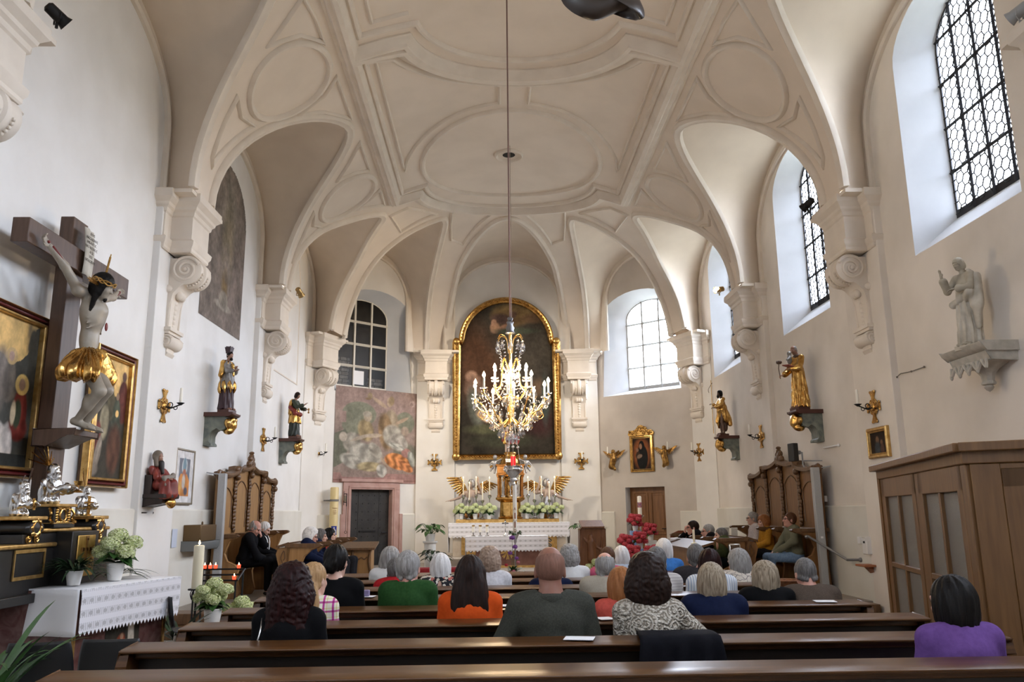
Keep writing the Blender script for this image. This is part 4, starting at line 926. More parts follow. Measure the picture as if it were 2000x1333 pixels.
def ledge(px, row): p = at_z(px, 1200, .93); q = at_y(px, 1200, YR[row]-.1); return (q[0], YR[row]-.11, .9345)
for (px, row, sx, lab, m) in ((1130, 1, .16, 'white leaflet on the ledge behind the bald person', PAPER), (712, 4, .16, 'white leaflet on the ledge beside the person in plain black', PAPER), (985, 3, .10, 'folded white leaflet on the ledge beside the orange blouse', PAPER), (1333, 3, .22, 'open white song sheet on the ledge left of the navy jacket', PAPER),
                              (1181, 2, .10, 'white sheet on the ledge between the bald person and the crochet jacket', PAPER), (1612, 3, .15, 'white leaflet on the ledge behind the brown tweed jacket', PAPER), (823, 6, .10, 'white and red leaflet on the ledge left of the floral blouse', PAPER)):
    flat_sheet('leaflet', lab, 'leaflet', ledge(px, row), sx, .12, random.Random(row).uniform(-.3, .3), m)
c = ledge(714, 4); mb = MB(); mb.box((0, 0, .025), (.06, .05, .05)); o = mb.build('tissue_pack', mat('lilac_pack', (.30, .25, .45), .5), None, bevel=.008); o.location = (c[0]-.0, c[1], c[2]+.003); tag(o, 'small lilac packet lying on a white leaflet on a pew ledge', 'packet')
# dark coat hanging over the second pew
mb = MB(); rs = np.random.RandomState(5); G = []
for i, u in enumerate(np.linspace(-1, 1, 24)):
    row = []
    for j, v in enumerate(np.linspace(0, 1, 22)):
        x = .54+u*(.19+.10*v); 
        if v < .25: y = YR[1]-.0-.265*(v/.25); z = .957+.012*sin(v/.25*pi)
        else: y = YR[1]-.270-.012*sin((v-.25)*5)-.012*sin(u*13+v*3)*min(1, (v-.25)*6); z = .957-(v-.25)*.62-.05*abs(u)*min(1, (v-.25)*5)
        row.append((x, y+.006*sin(u*9), z))
    G.append(row)
mb.grid(np.array(G)); o = mb.build('coat', cloth('black_coat', (.006, .006, .009)), None, ang=180); s_ = o.modifiers.new('thick', 'SOLIDIFY'); s_.thickness = .02; tag(o, 'dark coat hung over the pew behind the crochet jacket', 'coat')
# wicker basket on the pew ledge by the right
c = at_y(1534, 1130, YR[4]-.1); t = thing('basket', 'round brown wicker basket on a pew ledge below the stalls', 'basket', (c[0], YR[4]-.10, .935))
WICK = mat('wicker', (.30, .12, .045), .7, 0, c2=(.16, .06, .02), scale=40, bump=.6, bscale=90)
mb = MB(); mb.lathe([(.0, 0), (.085, 0), (.095, .03), (.11, .075), (.118, .085), (.11, .09), (.10, .075), (.085, .02), (0, .015)], n=28, flute=(14, .02)); mb.build('basket_body', WICK, t); mb = MB(); mb.torus((0, 0, .086), .113, .008, 28, 6); mb.build('rim', WICK, t)
# ---------------------------------------------------------------- choir stalls
def stall(label, sx, xb, y0, n, pitch, floor, dorsal, group=None, wood=OAK, cp=.56):
    """sx=+1: left side, facing +x.  xb = position of the back, seats run along y from y0."""
    t = thing('choir_stall', label, 'choir stall', (xb, y0, floor), 0, group); L = n*pitch
    X = lambda a: sx*a
    def prismx(mb, poly, ya, yb): mb.prism([(X(a), z) for a, z in poly], (0, ya, 0), (1, 0, 0), (0, 0, 1), (0, yb-ya, 0))
    mb = MB(); prismx(mb, [(0, 0), (.04, 0), (.04, .97), (0, .97)], 0, L); mb.build('seat_back', wood, t)
    mb = MB(); prismx(mb, [(.03, .42), (.42, .42), (.42, .46), (.03, .46)], .03, L-.03); mb.build('seat', OAKD, t, bevel=.006)
    mb = MB(); prismx(mb, [(-.03, .95), (.14, .95), (.16, .975), (.14, 1.0), (-.03, 1.0)], -.03, L+.03); mb.build('shoulder_rail', OAKD, t, bevel=.006)
    side = [(0, 0), (.44, 0), (.50, .10), (.46, .24), (.44, .38), (.46, .46), (.40, .52), (.27, .58), (.22, .70), (.26, .82), (cp*.75, .91), (cp, .95), (.04, .95)]
    for k in range(n+1):
        mb = MB(); prismx(mb, side, k*pitch-.03, k*pitch+.03); o = mb.build('partition', wood, t, bevel=.008)
        mb = MB(); prismx(mb, [(.0, .95), (cp, .95), (cp+.04, .975), (cp, 1.0), (.0, 1.0)], k*pitch-.06, k*pitch+.06); mb.build('arm_cap', OAKD, t, bevel=.006)
    if dorsal:
        ya, yb, zt, zc = dorsal; D = yb-ya; nb = 4
        cr = []
        for u in np.linspace(0, 1, 81):
            v = abs(u-.5)*2           # 0 centre .. 1 end
            st = (1-v)*2; fr = st-int(min(1.999, st)); base = zt+(zc-zt)*(int(min(1.999, st))/2*.92)
            cr.append((ya+u*D, base+.30*(zc-zt)*(fr**2.6)*1.15+.03*(1-fr)**4))
        mb = MB(); mb.prism([(ya, .95)]+[(yb, .95)]+[(a, b-.02) for a, b in cr[::-1]], (X(.0), 0, 0), (0, 1, 0), (0, 0, 1), (X(.05), 0, 0)); mb.build('dorsal_panel', wood, t, ang=0)
        mb = MB(); P = [(X(.06), a, b) for a, b in cr]; mb.sweep([(-.10, -.03), (.08, -.03), (.10, .0), (.08, .035), (-.02, .05), (-.10, .03)], P, [(0, 0, 1)]*len(P)); mb.build('crest_moulding', OAKD, t, ang=50)
        for q in range(nb+1):
            u = q/nb; zz = np.interp(ya+u*D, [c[0] for c in cr], [c[1] for c in cr]); mb = MB(); rs = random.Random(q)
            k = 0; z = 1.06
            while z < zz-.02:
                w_ = .045+.03*rs.random(); mb.sph((X(.08), ya+u*D+rs.uniform(-.02, .02), z), (.03, w_, .05), 8, 6); z += .062; k += 1
            mb.sph((X(.10), ya+u*D, zz-.03), (.06, .10, .07), 10, 8); mb.sph((X(.11), ya+u*D, zz-.16), (.05, .08, .06), 10, 8)
            mb.build('carved_pilaster', OAKD, t)
        for q in range(nb):      # sunk carved frames
            a, b = ya+(q+.14)*D/nb, ya+(q+.86)*D/nb; zm = min(np.interp(a, [c[0] for c in cr], [c[1] for c in cr]), np.interp(b, [c[0] for c in cr], [c[1] for c in cr]))-.2
            pts = [(X(.055), a+.02, 1.1), (X(.055), a, zm-.25), (X(.055), a+.05, zm-.1), (X(.055), (a+b)/2, zm), (X(.055), b-.05, zm-.1), (X(.055), b, zm-.25), (X(.055), b-.02, 1.1)]
            mb = MB(); mb.tube(spline(pts, 6), .012, 6); mb.build('panel_moulding', OAKD, t)
        # crowning carved finial
        mb = MB(); cy = (ya+yb)/2
        for (dy, z, r) in ((0, .0, .12), (-.12, -.02, .07), (.12, -.02, .07), (-.07, .08, .06), (.06, .07, .065), (0, .13, .05), (0, .19, .03)): mb.sph((X(.08), cy+dy, zc+z), (.05, r, r), 10, 8)
        mb.build('carved_finial', OAKD, t)
        for e, d_ in ((ya, -1), (yb, 1)):
            mb = MB(); mb.tube(spline([(X(.08), e, zt+.04), (X(.08), e+d_*.08, zt+.06), (X(.08), e+d_*.14, zt+.0), (X(.08), e+d_*.11, zt-.06), (X(.08), e+d_*.05, zt-.04)], 5), [.04-.001*i for i in range(21)], 8); mb.build('crest_volute', OAKD, t)
    return t
stall('honey brown carved choir stall with tall scalloped back, under the green robed statue', 1, -4.98, 13.50, 4, .82, .30, (.0, 3.28, 1.95, 2.24), 'tall carved choir stalls', cp=.40)
stall('dark brown carved choir stall with tall scalloped back below the monk statue', -1, 4.98, 13.28, 4, .85, .30, (.0, 3.4, 1.95, 2.24), 'tall carved choir stalls', wood=mat('brown_oak', (.19, .085, .027), .42, 0, c2=(.25, .12, .04), scale=2.2, stretch=(9, 9, .9), detail=6, bump=.06))
def front_stall(label, sx, xb, y0, n, floor, wood):
    t = stall(label, sx, xb, y0, n, .78, floor, None, 'front choir stalls', wood, cp=.48); L = n*.78
    mb = MB(); mb.prism([(sx*-.16, .97), (sx*.02, 1.02), (sx*.02, 1.0), (sx*-.16, .94)], (0, -.04, 0), (1, 0, 0), (0, 0, 1), (0, L+.08, 0)); mb.build('book_desk', OAKD, t, bevel=.005)
    for k in (0, L-.06):
        mb = MB(); mb.prism([(sx*a, z) for a, z in [(-.12, 0), (0, 0), (0, .95), (-.14, .94), (-.16, .85), (-.11, .65), (-.07, .45), (-.11, .25), (-.16, .12)]], (0, k, 0), (1, 0, 0), (0, 0, 1), (0, .06, 0)); mb.build('carved_end', wood, t, bevel=.008)
        for zz in (.2, .5, .8):
            mb = MB(); mb.tube(spline([(sx*-.05, k-.01, zz-.1), (sx*-.09, k-.012, zz), (sx*-.05, k-.01, zz+.1), (sx*-.03, k-.01, zz), (sx*-.05, k-.01, zz-.04)], 5), .008, 5); mb.build('carved_scroll', OAKD, t)
    return t
front_stall('light oak front stall with curved carved end panel, left of the dark door', 1, -3.50, 12.45, 4, .18, OAK)
front_stall('brown front stall with curved end panel on the right, under the baptist statue', -1, 3.50, 12.76, 4, .18, mat('brown_oak', (0, 0, 0)))
for s, lab in ((-1, 'wooden step before the left choir stalls beside the hydrangeas'), (1, 'wooden step before the right choir stalls under the handrail')):
    t = thing('stall_step', lab, 'step', (s*4.2, 11.6, 0)); mb = MB(); mb.bx(-.75, .75, -.30, 0, 0, .15); mb.build('lower_tread', OAKD, t, bevel=.01); mb = MB(); mb.bx(-.75, .75, -.02, .40, .152, .30); mb.build('upper_tread', OAKD, t, bevel=.01)
# prayer desk on the left
t = thing('lectern', 'light oak prayer desk with two carved panels in front of the dark door', 'prayer desk', (-2.93, 15.0, .30))
mb = MB(); mb.bx(-.33, .33, -.16, .20, .02, .68); mb.build('body', OAK, t, bevel=.008)
mb = MB(); mb.prism([(-.26, .68), (.28, .78), (.28, .81), (-.26, .715)], (-.40, 0, 0), (0, 1, 0), (0, 0, 1), (.80, 0, 0)); mb.build('sloped_top', OAKD, t, bevel=.006)
for k, x in enumerate((-.32, 0, .32)):
    mb = MB(); mb.tube(spline([(x, -.17, .68), (x+.03*(1 if k != 1 else 0)*(-1 if k else 1), -.18, .5), (x, -.172, .3), (x, -.18, .1), (x, -.17, .02)], 6), .022, 6); mb.build('carved_stile', OAKD, t)
for x in (-.16, .16):
    mb = MB(); mb.tube(spline([(x-.1, -.165, .56), (x-.05, -.17, .52), (x, -.17, .55), (x+.05, -.17, .52), (x+.1, -.165, .56)], 5), .012, 5); mb.build('carved_swag', OAKD, t)
flat_sheet('paper_sheet', 'white papers spread on the light oak prayer desk', 'paper', (-2.98, 15.0, 1.045), .35, .22, .1, tilt=.18)
# desk with chair and mouthpiece on the right
t = thing('reading_desk', 'dark brown low reading desk with sloped top before the right stalls', 'desk', (2.80, 14.0, .30)); mb = MB()
mb.bx(-.13, .13, -1.3, 1.2, .02, .70); mb.build('body', mat('brown_oak', (0, 0, 0)), t, bevel=.01); mb = MB(); mb.prism([(-.20, .70), (.17, .80), (.17, .83), (-.20, .73)], (0, -1.36, 0), (1, 0, 0), (0, 0, 1), (0, 2.6, 0)); mb.build('sloped_top', OAKD, t, bevel=.006)
flat_sheet('paper_sheet', 'white paper lying on the dark reading desk at the right', 'paper', (2.80, 14.7, 1.125), .18, .26, 0)
mb = MB(); mb.lathe([(0, 0), (.05, 0), (.05, .015), (.012, .03), (.012, .05)]); mb.lathe([(.018, .05), (.018, .22), (.0, .225)]); o = mb.build('candle_stub', WAX, None); o.location = (2.70, 12.85, 1.09); tag(o, 'short white candle on the near end of the dark reading desk', 'candle')
for (x, y, lab, rz) in ((3.42, 16.7, 'wooden chair with curved red brown back beside the wooden door', 0), (-3.9, 16.95, 'wooden chair with upright back behind the left front stall', .3)):
    t = thing('chair', lab, 'chair', (x, y, .30), rz); W = OAKD if x < 0 else mat('red_brown_wood', (.22, .055, .02), .4); mb = MB(); mb.bx(-.2, .2, -.2, .2, .42, .46); mb.build('seat', W, t, bevel=.008)
    mb = MB(); mb.prism([(-.2, .62), (.2, .62), (.22, .78), (.15, .86), (.05, .90), (-.05, .90), (-.15, .86), (-.22, .78)], (0, .18, 0), (1, 0, 0), (0, 0, 1), (0, .025, 0)); mb.build('backrest', W, t, bevel=.006)
    for i in (-1, 1):
        for j in (-1, 1): mb = MB(); mb.tube([(i*.17, j*.17, .42 if j < 0 else .7), (i*.18, j*.19, 0)], .018, 8); mb.build('leg', W, t)
# ---------------------------------------------------------------- doors
IRONDOOR = mat('iron_plated_door', (.022, .021, .021), .55, .3, c2=(.04, .037, .035), scale=5, bump=.2, bscale=30)
PINKST = mat('pink_sandstone', (.42, .25, .215), .85, 0, c2=(.50, .33, .29), scale=4, bump=.1, bscale=40)
dang = atan2(_du[1], _du[0]); eang = atan2(_eu[1], _eu[0])
RD, RE = rotm(0, 0, dang), rotm(0, 0, eang)
d = sempty('door_1'); d['label'] = 'dark iron plated door in a pink stone frame'
mb = MB(); mb.box(DP(1.975, 1.265, .16), (1.27, .07, 1.93), RD); mb.build('door_leaf', IRONDOOR, d)
mb = MB()
for i in range(7):
    for j in range(9): mb.sph(DP(1.42+i*.185, .40+j*.21, .12), .014, 6, 4)
for x in (1.66, 2.30): mb.box(DP(x, 1.265, .123), (.012, .01, 1.9), RD)
mb.build('rivet', IRONDOOR, d); mb = MB(); mb.tube([DP(2.5, 1.12, .12), DP(2.5, 1.12, .05), DP(2.36, 1.12, .05)], .014, 8); mb.box(DP(1.95, 1.16, .115), (.5, .02, .04), RD); mb.build('door_handle', IRON, d)
mb = MB()
def jamb(s0, s1, z0, z1, dd): mb.box(DP((s0+s1)/2, (z0+z1)/2, -dd/2+.08), (s1-s0, dd+.16, z1-z0), RD)
jamb(1.10, 1.34, .30, 2.23, .05); jamb(2.61, 2.85, .30, 2.23, .05); jamb(1.10, 2.85, 2.23, 2.46, .05); jamb(1.02, 1.12, .30, 1.6, .08); jamb(2.83, 2.93, .30, 1.6, .08); jamb(1.02, 2.93, 2.42, 2.50, .09); jamb(1.25, 1.30, .30, 2.3, .07); jamb(2.65, 2.70, .30, 2.3, .07); jamb(1.25, 2.70, 2.27, 2.32, .07)
mb.build('door_frame', PINKST, d, bevel=.008)
d2 = sempty('door_2'); d2['label'] = 'brown panelled wooden door in a plain plaster opening'
DOORW = mat('brown_door_wood', (.17, .072, .022), .42, 0, c2=(.235, .105, .034), scale=2.2, stretch=(9, 9, .9), detail=6, bump=.05)
mb = MB(); mb.box(EP(2.0, 1.265, .26), (1.24, .05, 1.97), RE); mb.build('door_leaf', DOORW, d2)
for (a, b, z0, z1) in ((1.52, 1.95, 1.0, 2.08), (2.07, 2.48, 1.0, 2.08), (1.52, 1.95, .42, .88), (2.07, 2.48, .42, .88)):
    mb = MB(); fr = [(a, z0), (b, z0), (b, z1), (a, z1)]; P = [EP(s, z, .23) for s, z in fr]; mb.sweep([(-.025, -.01), (-.025, .012), (.0, .025), (.025, .012), (.025, -.01)], P, [(*_en, 0)]*4, closed=True); mb.box(EP((a+b)/2, (z0+z1)/2, .232), (b-a-.12, .02, z1-z0-.14), RE); mb.build('door_panel', DOORW, d2, bevel=.01)
mb = MB(); mb.tube([EP(1.49, 1.15, .24), EP(1.49, 1.15, .16), EP(1.62, 1.15, .16)], .012, 8); mb.box(EP(1.49, 1.12, .235), (.04, .01, .2), RE); mb.build('door_handle', IRON, d2)
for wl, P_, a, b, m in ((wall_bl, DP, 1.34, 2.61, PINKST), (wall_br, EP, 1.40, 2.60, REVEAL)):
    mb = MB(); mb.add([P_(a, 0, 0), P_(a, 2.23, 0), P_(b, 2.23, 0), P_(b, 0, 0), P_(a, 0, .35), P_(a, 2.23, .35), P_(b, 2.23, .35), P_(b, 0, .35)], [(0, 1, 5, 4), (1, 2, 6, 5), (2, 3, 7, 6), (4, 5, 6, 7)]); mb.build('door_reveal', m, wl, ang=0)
# ---------------------------------------------------------------- glazed wooden porch on the right
t = thing('porch', 'glazed oak porch with patterned glass at the right wall', 'porch', (3.2, 6.1, 0))
FROST = mat('patterned_glass', (.75, .72, .66), .18, 0, trans=.75, bump=.9, bscale=70)
DARKG = mat('dark_patterned_glass', (.10, .095, .085), .2, 0, trans=.3, bump=.6, bscale=60)
PA, PB = np.array([4.05, 9.30]), np.array([3.21, 6.13])
pu = unit(PB-PA); pn = np.array([-pu[1], pu[0]]); pn = pn if pn[0] < 0 else -pn; pl_ = float(np.linalg.norm(PB-PA)); pR = rotm(0, 0, atan2(pu[1], pu[0]))
def PP(s, z, d=0): q = PA+pu*s+pn*d; return np.array([q[0]-3.2, q[1]-6.1, z])
def bar_(mb, s0, s1, z0, z1, d=.0, th=.06): mb.box(PP((s0+s1)/2, (z0+z1)/2, d), (s1-s0, th, z1-z0), pR)
HT = 2.03; mid = pl_*.52
mb = MB(); bar_(mb, -.02, pl_+.02, HT-.10, HT, .01, .08); bar_(mb, -.06, pl_+.06, HT-.01, HT+.06, .04, .16); mb.build('cornice', PORCHW, t, bevel=.01)
mb = MB(); bar_(mb, 0, .12, 0, HT-.1); bar_(mb, mid-.07, mid+.07, 0, HT-.1); bar_(mb, pl_-.14, pl_, 0, HT-.1, 0, .07); bar_(mb, 0, pl_, 0, .25, 0, .05); mb.build('post_frame', PORCHW, t, bevel=.008)
for (a, b) in ((.12, mid-.07), (mid+.07, pl_-.14)):
    d_ = MB(); bar_(d_, a, a+.13, .25, HT-.1, .012, .05); bar_(d_, b-.13, b, .25, HT-.1, .012, .05); bar_(d_, a, b, HT-.30, HT-.1, .012, .05); bar_(d_, a, b, .25, .45, .012, .05); lf = d_.build('door_leaf', PORCHW, t, bevel=.006)
    g = MB(); c_ = (a+b)/2; bar_(g, c_-.025, c_+.025, .45, HT-.3, .012, .045); bar_(g, a+.13, b-.13, .98, 1.03, .012, .045); g.build('glazing_bar', PORCHW, lf, bevel=.005)
    g = MB(); g.box(PP(c_, (.45+HT-.3)/2, .0), (b-a-.24, .008, HT-.75), pR); g.build('patterned_pane', FROST, lf, ang=0)
# side with the entrance door, running towards the wall behind the camera's right
QA, QB = PB, np.array([5.02, 5.0]); qu = unit(QB-QA); qn = np.array([qu[1], -qu[0]]); qn = qn if qn[1] < 0 else -qn; ql = float(np.linalg.norm(QB-QA)); qR = rotm(0, 0, atan2(qu[1], qu[0]))
def QP(s, z, d=0): q = QA+qu*s+qn*d; return np.array([q[0]-3.2, q[1]-6.1, z])
def barq(mb, s0, s1, z0, z1, d=.0, th=.06): mb.box(QP((s0+s1)/2, (z0+z1)/2, d), (s1-s0, th, z1-z0), qR)
mb = MB(); barq(mb, 0, .20, 0, HT-.1, 0, .07); barq(mb, ql-.22, ql, 0, HT-.1); barq(mb, .15, ql, HT-.16, HT-.1); barq(mb, -.05, ql, HT-.10, HT, .01, .08); barq(mb, -.06, ql, HT-.01, HT+.06, .04, .16); mb.build('side_frame', PORCHW, t, bevel=.008)
d_ = MB(); barq(d_, .20, .48, .05, HT-.14, .014, .05); barq(d_, ql-.42, ql-.22, .05, HT-.14, .014, .05); barq(d_, .2, ql-.22, HT-.28, HT-.14, .014, .05); barq(d_, .2, ql-.22, .05, .3, .014, .05); lf = d_.build('entrance_door', PORCHW, t, bevel=.006)
g = MB(); barq(g, .48, ql-.42, .98, 1.03, .014, .045); barq(g, (.48+ql-.42)/2-.02, (.48+ql-.42)/2+.02, .3, HT-.28, .014, .045); g.build('glazing_bar', PORCHW, lf, bevel=.005)
g = MB(); g.box(QP((.48+ql-.42)/2, (.3+HT-.28)/2), (ql-.80, .008, HT-.50), qR); g.build('dark_pane', DARKG, lf, ang=0)
g = MB(); g.tube([QP(.40, .62, .05), QP(.40, .62, .11), QP(.40, 1.32, .11), QP(.40, 1.32, .05)], .018, 10); g.sph(QP(.40, 1.34, .06), .035); g.sph(QP(.40, .60, .06), .035); g.build('pull_handle', mat('brushed_steel', (.6, .6, .6), .3, 1), lf)
g = MB(); g.box(QP(.78, 1.45, .02), (.22, .004, .28), qR); g.build('notice_sheet', PAPER, lf, ang=0)
mb = MB(); mb.add([PP(0, HT), PP(pl_, HT), QP(ql, HT), (4.98-3.2, 9.3-6.1, HT)], [(0, 1, 2, 3)]); mb.add([PP(0, HT+.03), PP(pl_, HT+.03), QP(ql, HT+.03), (4.98-3.2, 9.3-6.1, HT+.03)], [(3, 2, 1, 0)]); mb.build('porch_roof', PORCHW, t, ang=0)
mb = MB(); mb.bx(4.0-3.2, 4.98-3.2, 9.27-6.1, 9.32-6.1, 0, HT); mb.build('end_wall', PORCHW, t)
# ---------------------------------------------------------------- painted surfaces
class Pic:
    def __init__(s, w, h, bg, nu=90, noise=.10, seed=0):
        s.w, s.h = w, h; s.nu = nu; s.nv = int(nu*h/w)+1
        s.U, s.V = np.meshgrid(np.linspace(0, 1, nu), np.linspace(0, 1, s.nv)); s.C = np.ones((s.nv, nu, 3))*np.array(bg)
        s.rs = np.random.RandomState(seed); s.fs = .6
    def wob(s, f=6, a=.02):
        p = s.rs.rand(4)*6; return a*(np.sin(s.U*f*6+p[0]+2*np.sin(s.V*f*4+p[1]))+np.sin(s.V*f*7+p[2]+2*np.sin(s.U*f*5+p[3])))*.5
    def put(s, m, col, a=1): m = np.clip(m, 0, 1)[..., None]*a; s.C = s.C*(1-m)+np.array(col)*m
    def ell(s, cx, cy, rx, ry, col, soft=.12, rot=0, a=1, fold=None, wob=.0):
        ar = s.h/s.w; x = s.U-cx; y = (s.V-cy)*ar; c, n = cos(radians(rot)), sin(radians(rot)); X = x*c+y*n; Y = -x*n+y*c
        d = np.hypot(X/rx, Y/(ry*ar))+(s.wob(5, wob) if wob else 0); m = np.clip((1-d)/soft+.5, 0, 1)
        cc = np.array(col)*np.ones_like(s.C)
        if fold: cc = cc*(1+fold[1]*s.fs*np.sin(fold[0]*.62*X/rx+1.3*np.sin(2*Y/(ry*ar)+cx*9)+.8*np.sin(5*Y/(ry*ar))))[..., None]
        m = m[..., None]*a; s.C = s.C*(1-m)+cc*m
    def poly(s, P, col, a=1, fold=None):
        ins = np.zeros_like(s.U, bool); n = len(P)
        for i in range(n):
            (x0, y0), (x1, y1) = P[i], P[(i+1) % n]
            if y0 == y1: continue
            ins ^= ((s.V >= min(y0, y1)) & (s.V < max(y0, y1)) & (s.U < (s.V-y0)*(x1-x0)/(y1-y0)+x0))
        cc = np.array(col)*np.ones_like(s.C)
        if fold: cc = cc*(1+fold[1]*.6*np.sin(fold[0]*.7*(s.U*.8+s.V*.3)+1.2*np.sin(9*s.V)))[..., None]
        m = ins[..., None]*a; s.C = s.C*(1-m)+cc*m
    def person(s, x, y, h, robe, head=(.5, .33, .25), halo=None, lean=0, w=.42):
        r = h*.10*s.h/s.w
        s.ell(x+lean*.3*h, y+h*.38, h*w*.5*s.h/s.w, h*.42, robe, .2, lean*20, fold=(6, .3)); s.ell(x+lean*.1, y+h*.15, h*w*.62*s.h/s.w, h*.2, tuple(np.array(robe)*.85), .3, 0, fold=(8, .3))
        if halo: s.ell(x+lean*.5*h, y+h*.86, r*1.9, h*.17, halo, .1)
        s.ell(x+lean*.5*h, y+h*.86, r*.9, h*.1, head, .25)
    def grain(s, a=.08):
        k = s.rs.rand(s.nv, s.nu); k = (k+np.roll(k, 1, 0)+np.roll(k, 1, 1)+np.roll(k, -1, 0))/4; s.C *= (1+a*(k-.5)*2+s.wob(3, a))[..., None]; return s
    def build(s, name, m, parent, o, u, v, mask=None):
        """o = lower left corner; u, v = unit vectors"""
        G = np.array(o)+s.U[..., None]*np.array(u)*s.w+s.V[..., None]*np.array(v)*s.h
        mb = MB(); b = s.nu; keep = np.ones((s.nv-1, s.nu-1), bool) if mask is None else mask((s.U[:-1, :-1]+s.U[1:, 1:])/2, (s.V[:-1, :-1]+s.V[1:, 1:])/2)
        F = [(i*b+j, i*b+j+1, (i+1)*b+j+1, (i+1)*b+j) for i, j in np.argwhere(keep)]
        mb.add(G.reshape(-1, 3), F); return mb.build(name, m, parent, ang=0, colors=np.clip(s.C, 0, 1).reshape(-1, 3))
PAINTM = vcmat('oil_painting', .6, spec=.12); FRESCO = vcmat('wall_fresco', .9)
DEEPRED = mat('deep_red_lacquer', (.10, .008, .010), .4)
def frame(t, o, u, v, n, w, h, bands, mats, names):
    """bands: list of (inset from the outer edge, width, depth)"""
    u, v, n = map(hv, (u, v, n))
    for (ins, bw, dp), m, nm in zip(bands, mats, names):
        a = ins+bw/2; P = [hv(o)+u*a+v*a, hv(o)+u*(w-a)+v*a, hv(o)+u*(w-a)+v*(h-a), hv(o)+u*a+v*(h-a)]
        mb = MB(); mb.sweep([(-bw/2, -.005), (-bw/2, dp*.8), (-bw*.25, dp), (bw*.2, dp*.92), (bw/2, dp*.65), (bw/2, -.005)], P, [n]*4, closed=True); mb.build(nm, m, t, ang=30)
YP, ZP, XP = (0, 1, 0), (0, 0, 1), (1, 0, 0)
def left_panel(label, y0, y1, z0, z1, pic):
    t = thing('panel_painting', label, 'painting', (-5.085, (y0+y1)/2, z0)); w, h = y1-y0, z1-z0
    mb = MB(); mb.bx(.0, .05, -w/2+.03, w/2-.03, .03, h-.03); mb.build('back_board', OAKD, t)
    frame(t, (.05, -w/2, 0), YP, ZP, XP, w, h, [(0, .022, .075), (.022, .045, .06), (.067, .05, .07)], [GOLDP, DEEPRED, GOLDP], ['gilt_edge', 'red_band', 'gilt_sight'])
    pic.w, pic.h = w-.2, h-.2; pic.build('painted_panel', PAINTM, t, (.062, -w/2+.10, .10), YP, ZP); return t
g = (.80, .52, .20)
p = Pic(.86, 1.44, (.085, .08, .065), seed=1); p.poly([(0, .80), (.12, .80), (.25, .74), (.4, .70), (.55, .70), (.66, .72), (.78, .78), (.84, .88), (.9, .97), (1, 1), (0, 1)], g); p.ell(.86, .88, .12, .12, (.10, .09, .07), .6, wob=.3); p.ell(.15, .45, .16, .30, (.20, .175, .15), .3, fold=(9, .3)); p.person(.10, .52, .34, (.22, .18, .155), halo=(.6, .42, .2)); p.person(.48, .44, .34, (.17, .14, .11), halo=(.62, .42, .2)); p.ell(.30, .55, .14, .22, (.24, .2, .17), .4, fold=(8, .35))
p.person(.74, .20, .42, (.22, .035, .025), (.42, .25, .16), halo=(.85, .58, .2)); p.ell(.70, .36, .08, .10, (.04, .05, .03), .3); p.ell(.62, .36, .05, .08, (.55, .45, .3), .3); p.ell(.36, .16, .30, .12, (.62, .54, .48), .25, 10, fold=(14, .3), wob=.2); p.ell(.55, .13, .12, .09, (.66, .58, .52), .3, fold=(7, .3)); p.poly([(0, 0), (1, 0), (1, .09), (0, .09)], (.03, .032, .03)); p.grain(.12)
left_panel('large gold ground panel painting left of the crucifix, with a white robed sleeper', 7.15, 8.20, 1.97, 3.60, p)
p = Pic(.86, 1.44, (.055, .048, .035), seed=2); p.poly([(0, .80), (.05, .86), (.2, .88), (.3, .8), (.42, .83), (.5, .74), (.62, .72), (.7, .64), (.8, .72), (.9, .74), (1, .70), (1, 1), (0, 1)], g); p.person(.20, .58, .38, (.07, .06, .045), (.12, .09, .06)); p.person(.52, .5, .34, (.10, .085, .05), (.25, .16, .1)); p.person(.86, .5, .44, (.12, .035, .025), (.14, .08, .06)); p.person(.70, .42, .32, (.08, .09, .06), (.3, .2, .13)); p.ell(.36, .46, .13, .14, (.30, .26, .17), .3, fold=(7, .3)); p.ell(.62, .74, .05, .05, g, .2); p.ell(.72, .55, .05, .03, g, .2)
p.ell(.2, .34, .1, .12, (.16, .045, .035), .3, fold=(8, .3)); p.ell(.25, .2, .08, .14, (.30, .25, .2), .3, -15, fold=(8, .3)); p.ell(.7, .25, .2, .2, (.11, .05, .03), .4, fold=(9, .3)); p.ell(.15, .08, .14, .06, (.24, .2, .16), .4); p.grain(.15)
left_panel('gold ground panel painting right of the crucifix, crowded with dark figures', 9.20, 10.25, 1.94, 3.58, p)
# altarpiece
t = thing('altarpiece', 'tall dark oil painting with arched gilt frame above the high altar', 'painting', (-.02, 22.56, 3.03)); w2 = 1.50
mb = MB()
def apath(ins):
    a = w2-ins; R_ = 1.36-ins; zs = 3.33
    L = [(-a, ins), (a, ins), (a, zs-.0)]+[(R_, zs)]+[(R_*cos(q), zs+(1.36-ins)*.97*sin(q)) for q in np.linspace(.02, pi-.02, 40)]+[(-R_, zs), (-a, zs)]
    return L
def aframe(ins, prof, nm, m):
    L = apath(ins); P = [(x, -.10, z) for x, z in L]; mb = MB(); mb.sweep(prof, P, [(0, -1, 0)]*len(P), closed=True); return mb.build(nm, m, t, ang=40)
aframe(.085, [(-.085, -.02), (-.085, .07), (-.05, .11), (.0, .08), (.04, .10), (.085, .05), (.085, -.02)], 'gilt_frame', GOLD)
mb = MB()
L = apath(.085); P = dense([(x, z) for x, z in L]+[L[0]], .075)
for x, z in P: mb.sph((x, -.195, z), (.026, .016, .026), 6, 4)
for s in (-1, 1): mb.sph((s*1.42, -.2, 3.35), (.10, .05, .10), 12, 8); mb.sph((s*1.42, -.2, .09), (.11, .05, .11), 12, 8)
